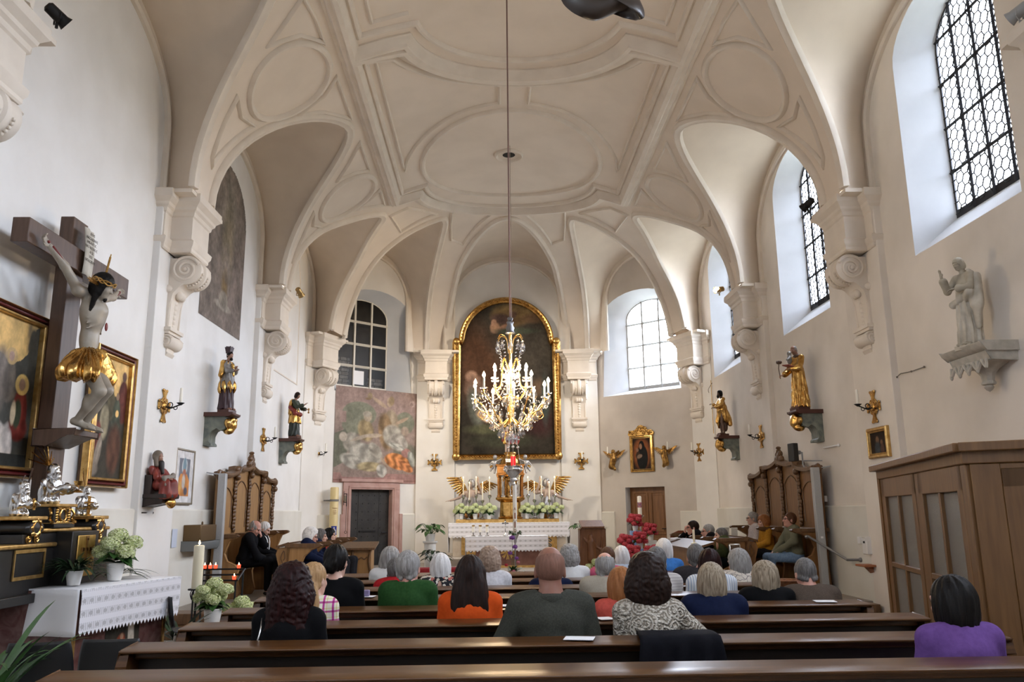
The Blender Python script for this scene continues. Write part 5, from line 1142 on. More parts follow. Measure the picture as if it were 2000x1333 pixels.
mb.build('carved_leaf_ornament', GOLD, t)['kind'] = 'stuff'
p = Pic(2*w2-.3, 4.55, (.035, .028, .020), nu=130, seed=3); p.ell(.62, .72, .5, .3, (.06, .05, .038), .9); p.ell(.2, .55, .25, .3, (.075, .035, .018), .9, 20); p.ell(.56, .88, .20, .065, (.20, .13, .055), .5); p.ell(.58, .87, .15, .045, (.10, .062, .03), .6); p.ell(.62, .91, .22, .05, (.24, .16, .07), .8, a=.6)
p.ell(.46, .855, .12, .035, (.10, .06, .05), .5, -10, fold=(6, .3)); p.ell(.58, .885, .035, .022, (.12, .07, .05), .4); p.ell(.38, .80, .05, .035, (.42, .24, .15), .4); p.ell(.37, .835, .028, .02, (.45, .26, .17), .4); p.ell(.47, .80, .06, .018, (.36, .2, .13), .5, 30); p.ell(.8, .86, .12, .03, (.15, .09, .05), .7); p.ell(.6, .78, .22, .02, (.07, .08, .055), .7)
p.ell(.13, .49, .06, .035, (.32, .19, .13), .5); p.ell(.16, .42, .09, .07, (.20, .12, .085), .6, fold=(6, .4)); p.ell(.17, .30, .07, .12, (.12, .125, .10), .6, 10, fold=(6, .3)); p.ell(.28, .24, .10, .03, (.40, .25, .17), .5, -25); p.ell(.39, .175, .05, .02, (.38, .24, .16), .5, -15); p.ell(.30, .16, .22, .03, (.085, .085, .045), .7); p.ell(.85, .42, .10, .05, (.12, .075, .045), .8); p.ell(.82, .2, .16, .08, (.05, .02, .018), .8); p.ell(.9, .35, .04, .15, (.055, .065, .055), .7); p.ell(.45, .09, .3, .04, (.05, .05, .03), .8); p.grain(.2)
def amask(U, V):
    x = (U-.5)*p.w; z = V*p.h; R_ = 1.24; return (z < 3.21) & (abs(x) < 1.36) | ((abs(x) < R_) & (z < 3.21+R_*.97*np.sqrt(np.maximum(0, 1-(x/R_)**2))))
p.build('canvas', PAINTM, t, (-p.w/2, -.07, .12), XP, ZP, mask=amask)
mb = MB(); mb.bx(-w2+.1, w2-.1, -.06, .02, .05, 3.3); mb.bx(-.75, .75, -.06, .02, 3.3, 4.3); mb.build('stretcher', OAKD, t)
# picture of a veiled woman with child
def ewall(s, z, d=0): return EP(s, z, -d)
EU, EN = (*-_eu, 0), (*_en, 0)      # as seen: left -> right, and out of the wall
t = thing('icon', 'small gilt framed picture of a dark veiled figure with infant above the wooden door', 'painting', EP(2.02, 2.62))
frame(t, hv(EU)*-.36+hv((0, 0, 0)), EU, ZP, EN, .72, .98, [(0, .06, .07), (.06, .025, .05)], [GOLD, GOLDP], ['gilt_frame', 'gilt_sight'])
p = Pic(.58, .84, (.035, .018, .012), nu=70, seed=4); p.ell(.5, .5, .42, .46, (.30, .10, .035), .45); p.ell(.52, .38, .30, .40, (.012, .012, .012), .12); p.ell(.5, .74, .15, .17, (.010, .010, .010), .12); p.ell(.45, .73, .075, .09, (.30, .17, .11), .3); p.ell(.27, .62, .07, .06, (.25, .14, .09), .35); p.ell(.30, .44, .12, .12, (.05, .03, .02), .3); p.ell(.38, .42, .14, .06, (.26, .18, .13), .4, 20); p.grain(.1)
p.build('painted_panel', PAINTM, t, hv(EU)*-.29+hv((0, 0, .07))+hv(EN)*.03, EU, ZP)
mb = MB(); mb.prism([(-.38, 0), (.38, 0), (.40, .06), (.33, .13), (.18, .15), (.08, .25), (0, .28), (-.08, .25), (-.18, .15), (-.33, .13), (-.40, .06)], (0, 0, .98), EU, ZP, hv(EN)*.05)
rs = random.Random(3)
for k in range(26): a = rs.uniform(-.34, .34); mb.sph(hv(EU)*a+hv((0, 0, 1.0+rs.uniform(.02, .24)*(1-abs(a)*1.7)))+hv(EN)*.05, (.045, .03, .04), 8, 6)
mb.build('carved_crest', GOLD, t)
# small picture over the porch
t = thing('framed_picture', 'small gilt framed dark picture leaning above the glazed porch', 'painting', (5.0, 11.2, 2.30), 0)
frame(t, (0, .30, 0), (0, -1, 0), ZP, (-1, 0, 0), .60, .42, [(0, .045, .06), (.045, .02, .045)], [GOLDP, GOLDP], ['gilt_frame', 'gilt_sight'])
p = Pic(.50, .32, (.025, .016, .012), nu=50, seed=5); p.ell(.42, .62, .09, .16, (.25, .14, .08), .4); p.ell(.40, .25, .16, .3, (.05, .06, .07), .4); p.ell(.66, .5, .07, .11, (.22, .12, .07), .4); p.ell(.68, .2, .11, .24, (.13, .07, .05), .4); p.grain(.1); p.build('painted_panel', PAINTM, t, (-.02, .25, .05), (0, -1, 0), ZP)
mb = MB(); mb.bx(-.01, .07, -.28, .28, .02, .40); mb.build('back_board', OAKD, t)
# framed poster on the left wall
t = thing('framed_poster', 'framed colour print of a mitred figure in white mount, left of the tall stall', 'picture', (-5.08, 12.35, 1.77))
frame(t, (0, -.38, 0), YP, ZP, XP, .76, .82, [(0, .03, .03)], [mat('grey_gold_frame', (.30, .26, .20), .4, .5)], ['frame'])
p = Pic(.70, .76, (.78, .78, .80), nu=80, seed=6); p.poly([(.2, .12), (.8, .12), (.8, .86), (.2, .86)], (.16, .19, .25)); p.poly([(.2, .12), (.8, .12), (.8, .42), (.66, .55), (.3, .55), (.2, .45)], (.62, .24, .06), fold=(30, .25)); p.ell(.5, .70, .15, .16, (.62, .68, .72), .15); p.ell(.5, .72, .10, .15, (.18, .3, .38), .2); p.ell(.5, .55, .10, .10, (.45, .16, .10), .3); p.ell(.48, .40, .09, .14, (.6, .55, .5), .4); p.ell(.3, .3, .08, .1, (.7, .4, .1), .5); p.ell(.62, .22, .1, .08, (.10, .10, .14), .4); p.grain(.06)
p.build('print', vcmat('poster_print', .25, spec=.5), t, (.012, -.35, .03), YP, ZP)
flat = MB(); flat.box((0, 0, 0), (.006, .19, .26)); o = flat.build('notice', mat('bluish_notice', (.55, .60, .72), .7), None, ang=0); o.location = (-5.03, 12.05, 1.29); tag(o, 'pale blue printed notice on the left wall below the framed print', 'notice')
# ---------------------------------------------------------------- murals (part of the walls)
wl = bpy.data.objects['wall_left']
p = Pic(2.10, 3.0, (.20, .165, .14), nu=100, seed=7); p.ell(.3, .8, .3, .2, (.23, .19, .16), .8); p.ell(.7, .3, .3, .3, (.22, .175, .15), .8); p.ell(.55, .70, .16, .20, (.25, .22, .18), .7); p.ell(.55, .50, .14, .24, (.22, .18, .125), .8, fold=(8, .15)); p.ell(.55, .33, .09, .10, (.30, .25, .21), .8); p.ell(.53, .25, .07, .10, (.22, .15, .075), .8); p.ell(.52, .13, .20, .025, (.33, .29, .24), .3); p.ell(.52, .17, .11, .05, (.30, .26, .21), .3)
for k in range(60): p.ell(p.rs.rand(), p.rs.rand(), .015+.03*p.rs.rand(), .02+.05*p.rs.rand(), tuple(np.array((.20, .165, .14))*(.7+.7*p.rs.rand())), .9, 80, a=.5)
p.grain(.25)
p.build('grey_mural', FRESCO, wl, (-5.092, 12.52, 4.76), YP, ZP, mask=lambda U, V: (V*3.0 < 2.0) | (np.abs(U-.5)*2.10 < 1.05*np.sqrt(np.maximum(0, 1-((V*3.0-2.0)/.95)**2))))
p = Pic(2.62, 2.5, (.30, .225, .19), nu=170, seed=8); p.fs = 1.15
pk, gr = (.33, .235, .205), (.225, .225, .165)
p.poly([(0, .75), (1, .75), (1, 1), (0, 1)], pk); p.ell(.28, .72, .20, .13, gr, .06); p.ell(.22, .60, .14, .10, gr, .06); p.ell(.84, .66, .12, .12, gr, .06); p.poly([(.05, .62), (.13, .62), (.13, .74), (.05, .74)], pk); p.ell(.93, .88, .035, .035, (.45, .33, .29), .2); p.ell(.92, .87, .02, .02, (.28, .2, .17), .2)
p.poly([(0, .15), (0, .5), (.12, .55), (.2, .45), (.1, .2)], (.16, .16, .12)); p.ell(.85, .30, .16, .14, (.18, .17, .13), .3)
pale, sh = (.36, .325, .27), (.28, .20, .12)
p.ell(.66, .62, .10, .17, (.34, .27, .19), .2, fold=(7, .2)); p.ell(.60, .55, .09, .20, (.25, .165, .09), .25, 8, fold=(7, .25)); p.ell(.70, .50, .14, .12, pale, .2, -30, fold=(10, .2)); p.ell(.76, .44, .12, .09, (.39, .35, .30), .2, -20, fold=(10, .2)); p.ell(.645, .875, .038, .055, (.42, .31, .22), .2); p.ell(.665, .89, .035, .05, (.30, .22, .13), .3); p.ell(.52, .86, .10, .022, (.42, .31, .22), .3, -28); p.ell(.40, .925, .03, .035, (.32, .24, .15), .3); p.ell(.38, .89, .035, .012, (.30, .2, .12), .3); p.ell(.80, .68, .09, .02, (.42, .31, .22), .3, 25); p.ell(.84, .57, .05, .05, (.40, .31, .24), .3)
p.ell(.36, .55, .09, .12, (.33, .25, .14), .25, 25, fold=(7, .25)); p.ell(.38, .70, .05, .055, (.42, .34, .25), .2); p.ell(.37, .725, .05, .03, (.34, .30, .24), .3); p.ell(.45, .50, .10, .022, (.45, .36, .27), .3, 5)
p.ell(.20, .42, .10, .10, pale, .2, 20, fold=(8, .22)); p.ell(.10, .47, .045, .05, (.44, .38, .31), .2); p.ell(.30, .47, .12, .02, (.45, .37, .29), .3, 18); p.ell(.36, .30, .20, .11, (.39, .36, .305), .2, -12, fold=(13, .25)); p.ell(.48, .34, .10, .06, (.37, .335, .28), .2, -45, fold=(7, .2)); p.ell(.20, .22, .13, .07, (.44, .41, .35), .25, -20, fold=(9, .3)); p.ell(.42, .17, .16, .05, (.36, .29, .17), .3, 0, fold=(10, .3)); p.ell(.56, .13, .07, .06, (.46, .43, .38), .25, -50, fold=(6, .3)); p.ell(.60, .22, .07, .02, (.44, .33, .24), .3, -40)
p.ell(.75, .235, .16, .085, (.52, .21, .075), .12, -12, fold=(16, .4)); p.ell(.84, .19, .12, .05, (.50, .20, .08), .15, -25, fold=(12, .4)); p.ell(.86, .33, .06, .05, (.38, .2, .17), .2); p.ell(.93, .27, .04, .09, (.36, .36, .31), .25, 25, fold=(5, .3)); p.ell(.74, .40, .1, .03, (.46, .44, .38), .25, -15, fold=(7, .3))
p.poly([(0, 0), (1, 0), (1, .10), (.62, .10), (.58, .06), (.1, .06), (.08, .10), (0, .10)], (.36, .21, .185)); p.poly([(0, .02), (1, .02), (1, .035), (0, .035)], (.26, .14, .12)); p.grain(.12)
p.build('painted_fresco', FRESCO, wall_bl, DP(.80, 2.40, -.012), (*_du, 0), ZP)
# sunk panel line in the third bay
mb = MB(); mb.tube([(-5.1, 19.1, 4.65), (-5.1, 19.0, 7.2), (-5.1, 18.6, 7.95)], .018, 4); mb.build('panel_line', STUC, wl); mb = MB(); mb.bx(-5.12, -5.085, 16.3, 19.15, 4.63, 4.66); mb.build('panel_line', STUC, wl)
# ---------------------------------------------------------------- carved figures
def drape(n=9, a=.014, seed=0, zt=1.3, c=(0, 0)):
    r = np.random.RandomState(seed).rand(4)*6
    def f(X, Y, Z):
        az = np.arctan2(X-c[0], Y-c[1]); k = np.clip((zt-Z)*1.6, .15, 1)
        return a*k*(np.sin(n*az+2.5*np.sin(3.1*Z+r[0])+r[1])+.5*np.sin((2*n+1)*az-2*np.sin(4*Z+r[2])))
    return f
def carve(t, name, prims, m, s, h=.018, disp=None, k0=.03):
    V, F = sculpt(prims, h, disp=disp, k0=k0); mb = MB(); mb.add(V*s, F); return mb.build(name, m, t, ang=180)
I3 = np.eye(3)
def robe_prims(z0, z1, r0, r1, y=0, x=0): return [('c', (x, y, z0+r0*.15), (x, y, z1), r0, r1, .05), ('-b', (x, y, z0-.5), (2, 2, .5), 0, I3, .004)]
def chest(): return [('e', (0, 0, 1.15), (.17, .125, .25), I3, .05), ('c', (-.16, -.01, 1.36), (.16, -.01, 1.36), .07, .07, .05)]
def sleeve(a, b, c, r=.075): return [('c', a, b, r, r*.95, .03), ('c', b, c, r*.9, r*1.05, .03)]
FACE = mat('painted_face', (.36, .20, .14), .5, c2=(.25, .13, .09), scale=9)
DARKF = mat('dark_carved_face', (.09, .05, .035), .5)
MARB = mat('grey_green_marbling', (.22, .24, .20), .5, c2=(.10, .12, .115), scale=5, dist=1.5, detail=3)
SLAB = mat('red_brown_slab', (.07, .022, .014), .45)
def bracket(label, x, y, z, sx, m=MARB):
    """statue bracket projecting from a side wall; top at z"""
    t = thing('statue_bracket', label, 'bracket', (x, y, z-.53), 0); X = lambda a: sx*a
    mb = MB(); mb.prism([(X(a), b) for a, b in [(0, 0), (.12, 0), (.12, .03), (.09, .06), (.09, .16), (.13, .24), (.20, .28), (.26, .24), (.34, .27), (.36, .36), (.33, .47), (0, .47)]], (0, -.15, 0), XP, ZP, (0, .30, 0)); mb.build('marbled_body', m, t, bevel=.006, ang=40)
    mb = MB(); mb.prism([(X(a), b) for a, b in [(0, .47), (.40, .47), (.46, .50), (.46, .53), (0, .53)]], (0, -.21, 0), XP, ZP, (0, .42, 0)); mb.build('top_slab', SLAB, t, bevel=.008)
    k = carve(t, 'gilt_cherub_head', [('e', (X(.40), 0, .34), (.09, .09, .11), I3), ('e', (X(.46), 0, .31), (.03, .025, .03), I3, .02), ('e', (X(.38), -.12, .36), (.05, .09, .08), I3), ('e', (X(.38), .12, .36), (.05, .09, .08), I3), ('e', (X(.36), 0, .24), (.08, .12, .05), I3), ('e', (X(.42), -.05, .42), (.05, .06, .05), I3), ('e', (X(.42), .05, .42), (.05, .06, .05), I3)], GOLD, 1, .012, drape(7, .01, 1, 9))
    return t
def saint(label, loc, rz, H, o, cat='statue'):
    s = H/1.74; t = thing('statue', label, cat, loc, rz); A = o['arms']; hc = hv(o.get('head', (0, .03, 1.60))); R = rotm(0, 0, radians(o.get('yaw', 0)))@rotm(radians(-o.get('pitch', 10)), 0, 0)
    Pb = head_prims(hc, R, .95)+[('c', hc+R@hv((0, -.02, -.06)), (0, -.01, 1.38), .05, .065)]
    Pb += [('e', (0, 0, 1.15), (.13, .09, .27), I3, .03), ('c', (-.15, -.01, 1.35), (.15, -.01, 1.35), .05, .05)]
    for i in (0, 1):
        el, wr, d = map(hv, A[i][:3]); Pb += [('c', hv(((-.17, .17)[i], 0, 1.35)), el, .045, .04), ('c', el, el+(wr-el)*.6, .04, .034)]; Pb += [('c', el+(wr-el)*.55, wr, .034, .027, .01)]+hand_prims(wr, d, A[i][3] if len(A[i]) > 3 else (0, -.2, 1), (1, -1)[i], 1, A[i][4] if len(A[i]) > 4 else .5)
    if o.get('legs'):
        for q in (-1, 1): Pb += [('c', (q*.09, .02, .9), (q*.10, .08, .48), .085, .058), ('c', (q*.10, .08, .48), (q*.11, .02, .08), .056, .036), ('e', (q*.115, .09, .035), (.045, .12, .04), I3)]
    else:
        for q in (-1, 1): Pb += [('e', (q*.09, .13, .035), (.05, .13, .045), I3)]
    carve(t, 'body', Pb, o.get('skin', FACE), s, .0125, k0=.02)
    if o.get('hair'): V, F = sculpt(hair_prims(o['hair'], hc, R, .95)+[('e', hc+R@hv(q), hv(r)*1.0, R, .02) for q, r in o.get('beard', [])], .012, disp=strands(hc, o.get('curl', 0), 3)); MB().add(V*s, F).build('hair', o['hairm'], t, ang=180)
    if o.get('lower'): carve(t, 'robe', robe_prims(.03, o.get('lz', 1.05), *o.get('lr', (.21, .15))), o['lower'], s, .017, drape(o.get('ln', 9), o.get('la', .016), o.get('seed', 1), 1.2))
    up = chest()+(o.get('up') or [])
    for i in (0, 1):
        el, wr, d = map(hv, A[i][:3]); up += sleeve(hv(((-.18, .18)[i], 0, 1.36)), el, el+(wr-el)*.72, o.get('sr', .07))
    carve(t, 'upper_garment', up, o['upper'], s, .016, drape(7, .009, o.get('seed', 1)+5, 1.6))
    for nm, pr, m, n, a in o.get('extra', []): carve(t, nm, pr, m, s, .016, drape(n, a, o.get('seed', 1)+9, 2.0))
    mb = MB(); mb.bx(-.2*s, .2*s, -.14*s, .22*s, -.04, .012); mb.build('plinth', o.get('plinth', SLAB), t, bevel=.005)
    return t, s
BROWNH = HAIR['dark']; CASS = mat('aubergine_cassock', (.035, .012, .018), .45); SURP = mat('silvered_surplice', (.28, .27, .26), .4, .3, c2=(.18, .17, .165), scale=10); DGREEN = mat('dark_green_robe', (.025, .035, .02), .45); DGREEN2 = mat('blackish_green_robe', (.008, .014, .010), .45); REDR = mat('brick_red_robe', (.24, .035, .022), .45, c2=(.17, .022, .016), scale=8)
# saint with biretta
zb = 3.24
bracket('grey green marbled bracket with gilt cherub head under the figure in a tall dark cap', -5.1, 13.28, zb, 1)
t, s = saint('statue of a bearded figure in tall dark cap and gold cape, left wall', (-4.80, 13.22, zb+.04), -pi/2-.25, 1.0, dict(arms=[((-.22, .10, 1.12), (-.06, .20, 1.22), (.5, .6, .5)), ((.24, .12, 1.12), (.24, .36, 1.10), (.1, 1, .1), (0, 0, -1), .2)], yaw=-15, hair='short', hairm=HAIR['black'], beard=[((0, .085, -.10), (.05, .035, .05))],
     lower=CASS, upper=SURP, up=robe_prims(.64, 1.15, .235, .15), extra=[('gilt_cape', [('c', (-.17, -.03, 1.37), (.17, -.03, 1.37), .085, .085, .05), ('e', (0, -.10, 1.10), (.22, .09, .34), I3, .05), ('c', (-.19, -.02, 1.34), (-.27, -.03, .98), .085, .075, .04), ('c', (.19, -.02, 1.34), (.25, -.06, 1.0), .085, .07, .04), ('c', (0, .13, 1.3), (0, .15, 1.02), .05, .05, .03)], GOLD, 6, .012), ('gilt_hem', [('c', (0, 0, .66), (0, 0, .69), .245, .245, .02), ('-c', (0, 0, .5), (0, 0, .9), .21, .20, .01)], GOLD, 8, .02)], seed=2))
mb = MB(); mb.lathe([(.095*s, 1.66*s), (.10*s, 1.70*s), (.135*s, 1.84*s), (.11*s, 1.83*s), (0, 1.82*s)], (0, .0, 0), n=4, R=rotm(0, 0, pi/4)); [mb.box((0, 0, 1.845*s), (.2*s, .02*s, .05*s), rotm(0, 0, a)) for a in (pi/4, -pi/4)]; mb.build('biretta', CASS, t, ang=30)
# green robed saint
bracket('plain grey green bracket with gilt cherub head under the green robed figure', -5.1, 17.95, zb, 1)
saint('statue of a brown haired figure in dark green with red sash, left wall', (-4.80, 17.85, zb+.04), -pi/2-.15, 1.0, dict(arms=[((-.2, .18, 1.10), (-.08, .42, 1.05), (.1, 1, -.1), (0, 0, 1), .9), ((.22, .16, 1.12), (.14, .42, 1.20), (0, .8, .6), (0, -1, .6), .3)], pitch=22, head=(0, .07, 1.59), hair='bob', hairm=BROWNH, lower=DGREEN2, upper=DGREEN,
      extra=[('gilt_mantle', robe_prims(.52, .98, .235, .17)+[('e', (0, -.12, 1.05), (.20, .08, .40), I3, .05), ('c', (.05, -.12, 1.35), (.12, -.12, .9), .08, .1, .04)], GOLD, 7, .018), ('red_sash', [('c', (.20, -.10, 1.12), (.19, .08, .90), .075, .085, .04), ('c', (.19, .08, .90), (-.02, .22, .84), .085, .07, .04), ('c', (-.02, .22, .84), (-.2, .1, .9), .07, .05, .04)], REDR, 6, .01), ('raised_cup', [('c', (-.06, .52, 1.0), (-.06, .52, 1.06), .02, .04), ('c', (-.06, .52, .93), (-.06, .52, .96), .04, .02)], GOLD, 3, 0)], seed=4))
# seated red robed figure
bracket_l = thing('statue_bracket', 'dark carved wooden bracket with small gilt face under the seated red robed figure', 'bracket', (-5.1, 10.98, 1.55)); mb = MB(); mb.prism([(0, 0), (.06, .02), (.10, .10), (.06, .16), (.22, .20), (.34, .22), (.36, .27), (.42, .29), (.42, .32), (0, .32)], (0, -.18, 0), XP, ZP, (0, .36, 0)); mb.build('carved_body', mat('dark_walnut', (.025, .013, .010), .4), bracket_l, bevel=.01)
carve(bracket_l, 'gilt_face', [('e', (.40, 0, .22), (.06, .06, .07), I3), ('e', (.39, -.08, .23), (.035, .05, .04), I3), ('e', (.39, .08, .23), (.035, .05, .04), I3)], GOLD, 1, .012)
t = thing('statue', 'seated red robed figure with grey headcloth on the left wall', 'statue', (-4.89, 10.93, 1.875), -pi/2-.25)
P = [('e', (0, .0, .26), (.21, .18, .17), I3, .06), ('c', (-.10, .02, .22), (-.13, .30, .24), .12, .10, .05), ('c', (.10, .02, .22), (.13, .30, .24), .12, .10, .05), ('c', (-.12, .30, .24), (-.13, .33, .02), .11, .13, .04), ('c', (.12, .30, .24), (.13, .33, .02), .11, .13, .04), ('e', (0, -.03, .48), (.17, .13, .19), I3, .05), ('c', (-.17, -.02, .58), (-.20, .12, .40), .07, .07, .03), ('c', (.17, -.02, .58), (.20, .12, .40), .07, .07, .03)]
carve(t, 'red_robe', P, REDR, .58, .017, drape(9, .016, 3, 2))
carve(t, 'body', head_prims((0, .0, .86), rotm(radians(-8)), .95)+[('c', (0, -.01, .78), (0, -.02, .62), .05, .06)]+hand_prims((-.1, .25, .40), (.5, .8, -.2), (0, 0, 1), 1)+hand_prims((.1, .25, .40), (-.5, .8, -.2), (0, 0, 1), -1), FACE, .58, .013, k0=.02)
carve(t, 'grey_headcloth', [('e', (0, -.03, .89), (.105, .12, .135), I3, .03), ('-e', (0, .12, .85), (.075, .10, .11), I3, .02), ('c', (-.08, -.02, .84), (-.10, .03, .68), .05, .05), ('c', (.08, -.02, .84), (.10, .03, .68), .05, .05)], mat('grey_brown_cloth', (.16, .13, .10), .6), .58, .014)
carve(t, 'dark_scarf', [('c', (0, .08, .72), (0, .13, .50), .07, .04)], mat('black_cloth_carved', (.02, .016, .014), .5), .58, .016)
carve(t, 'lap_figure', [('c', (-.17, .26, .40), (.17, .30, .38), .065, .05), ('e', (-.21, .26, .44), (.065, .06, .07), I3), ('c', (.15, .30, .38), (.18, .36, .22), .045, .035)], mat('grey_carved', (.22, .19, .16), .6), .58, .015)
mb = MB(); mb.bx(-.15, .15, -.17, .03, -.04, .26); mb.bx(-.17, .17, -.17, .24, -.04, .012); mb.build('seat_block', mat('dark_walnut', (0, 0, 0)), t, bevel=.01)
# gold monk on the right wall
bracket('blue green marbled bracket with gilt cherub head under the golden monk', 5.1, 13.48, zb, -1)
t, s = saint('statue of a tonsured monk in a golden habit holding a red book, right wall', (4.80, 13.45, zb+.04), pi/2+.25, 1.10, dict(arms=[((-.25, .12, 1.06), (-.05, .28, 1.06), (.8, .5, 0), (0, 0, 1), .4), ((.22, .12, 1.05), (.20, .34, .92), (0, .9, -.2), (0, 0, 1), 1.0)], pitch=26, head=(0, .08, 1.58), yaw=8, hair='ring', hairm=HAIR['grey'], lower=GOLD, upper=GOLD, lr=(.225, .155), ln=11, la=.022, sr=.085,
     extra=[('red_book', [('b', (-.06, .33, 1.13), (.14, .10, .012), .006, rotm(.25, -.12, 0))], mat('red_book', (.20, .03, .02), .5), 2, 0), ('child_figure', [('e', (-.05, .28, 1.30), (.08, .07, .13), I3), ('e', (-.05, .27, 1.47), (.055, .06, .065), I3), ('c', (-.1, .3, 1.35), (-.14, .42, 1.28), .03, .025)], SURP, 5, .006), ('dark_cowl', [('e', (0, .0, 1.42), (.10, .10, .06), I3)], DARKF, 3, .004)], seed=6))
mb = MB(); mb.tube([(.2*s, .43*s, .82*s), (.2*s, .46*s, 1.1*s), (.19*s, .44*s, 1.25*s)], .008, 6)
for a in range(5): mb.sph((.19*s+.03*cos(a*1.25), .44*s+.03*sin(a*1.25), 1.27*s), (.022, .022, .03), 8, 5)
mb.build('lily_stem', DARKF, t)
# baptist on the right wall
bracket('small grey green bracket with gilt cherub head under the bare legged golden figure', 5.1, 18.15, zb, -1)
t, s = saint('statue of a bare legged figure in golden cloak with thin staff, right wall', (4.80, 18.12, zb+.04), pi/2+.1, 1.02, dict(legs=True, skin=mat('brown_carved_skin', (.12, .07, .05), .5), arms=[((-.24, .14, 1.12), (-.12, .36, 1.02), (.2, .9, .1), (0, 0, 1), 1.2), ((.24, .12, 1.12), (.10, .34, 1.18), (-.1, .9, .2), (0, 0, 1), 1.2)], hair='bob', hairm=HAIR['black'], beard=[((0, .085, -.11), (.055, .045, .07))], pitch=4, head=(0, .06, 1.59),
      upper=GOLD, extra=[('golden_cloak', [('c', (-.02, .02, .95), (-.08, -.10, .60), .19, .16, .05), ('c', (0, .0, 1.05), (.10, .16, .50), .16, .07, .05), ('c', (-.1, -.08, .8), (-.14, -.24, .38), .12, .09, .05), ('c', (.2, .0, 1.25), (-.12, .10, .95), .07, .10, .04), ('c', (.10, .14, .6), (.12, .14, .30), .07, .05, .03)], GOLD, 6, .02), ('dark_lining', [('c', (0, -.04, .75), (0, -.06, .22), .14, .10, .04)], DARKF, 6, .015)], seed=8))
mb = MB(); mb.tube([(-.10*s, .44*s, .02), (-.10*s, .42*s, 2.1*s)], .008, 6); mb.build('staff', GOLDP, t); mb = MB(); mb.tube([(-.19*s, .42*s, 1.98*s), (-.02*s, .42*s, 1.9*s)], .008, 6); mb.tube(spline([(-.10*s, .42*s, 1.92*s), (-.06*s, .5*s, 1.8*s), (-.1*s, .55*s, 1.7*s), (-.02*s, .5*s, 1.62*s)], 5), .006, 5); mb.build('staff_cross', DARKF, t)
# white stone figure with gothic console
gx, gy = 5.1, 8.52
t = thing('stone_console', 'pale gothic stone console with carved tracery on the right wall', 'bracket', (gx, gy, 2.85)); mb = MB()
mb.prism([(0, .38), (-.34, .38), (-.40, .43), (-.42, .47), (0, .47)], (0, -.38, 0), XP, ZP, (0, .76, 0)); mb.prism([(0, .28), (-.30, .28), (-.34, .38), (0, .38)], (0, -.34, 0), XP, ZP, (0, .68, 0)); mb.build('moulded_slab', STONE, t, bevel=.01)
for k in range(4):
    mb = MB(); y = -.25+k*.167
    for d in (-1, 1): mb.tube(spline([(-.34, y+d*.075, .29), (-.345, y+d*.075, .20), (-.345, y+d*.03, .24), (-.34, y, .29)], 4), .016, 6)
    mb.sph((-.345, y+.083, .19), (.02, .02, .035), 8, 6); mb.build('tracery_arch', STONE, t)
mb = MB(); mb.lathe([(0, -.02), (.03, 0), (.05, .03), (.035, .05), (.07, .06), (.075, .08), (.06, .10), (.07, .16), (.12, .23), (.22, .28), (.22, .30)], (-.14, 0, 0), n=8, sq=(1, 1.1)); mb.build('tapering_stem', STONE, t, ang=30)
WST = mat('pale_limestone', (.60, .56, .48), .8, c2=(.40, .36, .29), scale=6, bump=.15, bscale=40)
saint('large pale stone statue of a robed figure raising its hand, right wall', (4.82, 8.50, 3.33), pi/2+.2, 1.02, dict(skin=mat('weathered_stone', (.36, .32, .25), .8, c2=(.45, .41, .33), scale=8), plinth=WST, arms=[((-.25, .13, 1.08), (-.10, .30, 1.08), (.7, .6, -.1), (0, 0, 1), .5), ((.23, .18, 1.10), (.17, .34, 1.36), (-.1, .2, 1), (0, -1, .2), .25)], pitch=22, head=(0, .07, 1.59), hair='bob', hairm=mat('weathered_stone', (0, 0, 0)), lower=WST, upper=mat('weathered_stone', (0, 0, 0)), lr=(.205, .16), la=.024, ln=10,
      extra=[('mantle', [('c', (-.22, -.04, 1.3), (-.26, .02, .75), .09, .12, .05), ('c', (-.2, .1, .98), (.14, .17, .82), .11, .05, .05), ('e', (0, -.10, 1.0), (.24, .10, .5), I3, .05), ('c', (-.24, .0, .8), (-.22, -.02, .35), .11, .06, .05)], WST, 8, .02)], seed=11))
# ---------------------------------------------------------------- crucifix
CROSSW = mat('cross_wood', (.065, .033, .020), .45, c2=(.10, .055, .035), scale=3, stretch=(8, 8, 1), bump=.06)
cx, cy, cz = -4.86, 8.20, 1.44
t = thing('crucifix', 'large wooden crucifix with pale carved body and golden loincloth', 'crucifix', (cx, cy, cz)); Q = lambda x, y, z: hv((x-cx, y-cy, z-cz))
mb = MB(); mb.bx(-.07, .07, -.15, .15, 0, 3.24); mb.build('upright_beam', CROSSW, t, bevel=.008)
mb = MB(); mb.bx(-.02, .14, -1.03, 1.05, 2.66, 2.90); mb.build('cross_beam', CROSSW, t, bevel=.008)
mb = MB(); mb.prism([(.0, 0), (.10, .0), (.12, -.0), (.34, .10), (.40, .10), (.40, .16), (.0, .16)], (0, -.34, 2.36-cz-.08), XP, ZP, (0, .46, 0)); mb.build('foot_ledge', CROSSW, t, bevel=.01)
PALE = mat('pale_carved_flesh', (.38, .335, .27), .42, c2=(.29, .25, .20), scale=6)
sh_, el_, wr_ = [Q(-4.53, 7.78, 3.80), Q(-4.53, 8.25, 3.84)], [Q(-4.58, 7.58, 3.99), Q(-4.58, 8.60, 3.95)], [Q(-4.64, 7.40, 4.13), Q(-4.66, 8.86, 4.07)]
hd_ = Q(-4.37, 7.93, 3.88); Rh = rotm(0, 0, -pi/2+.1)@rotm(radians(-24), radians(10), 0)
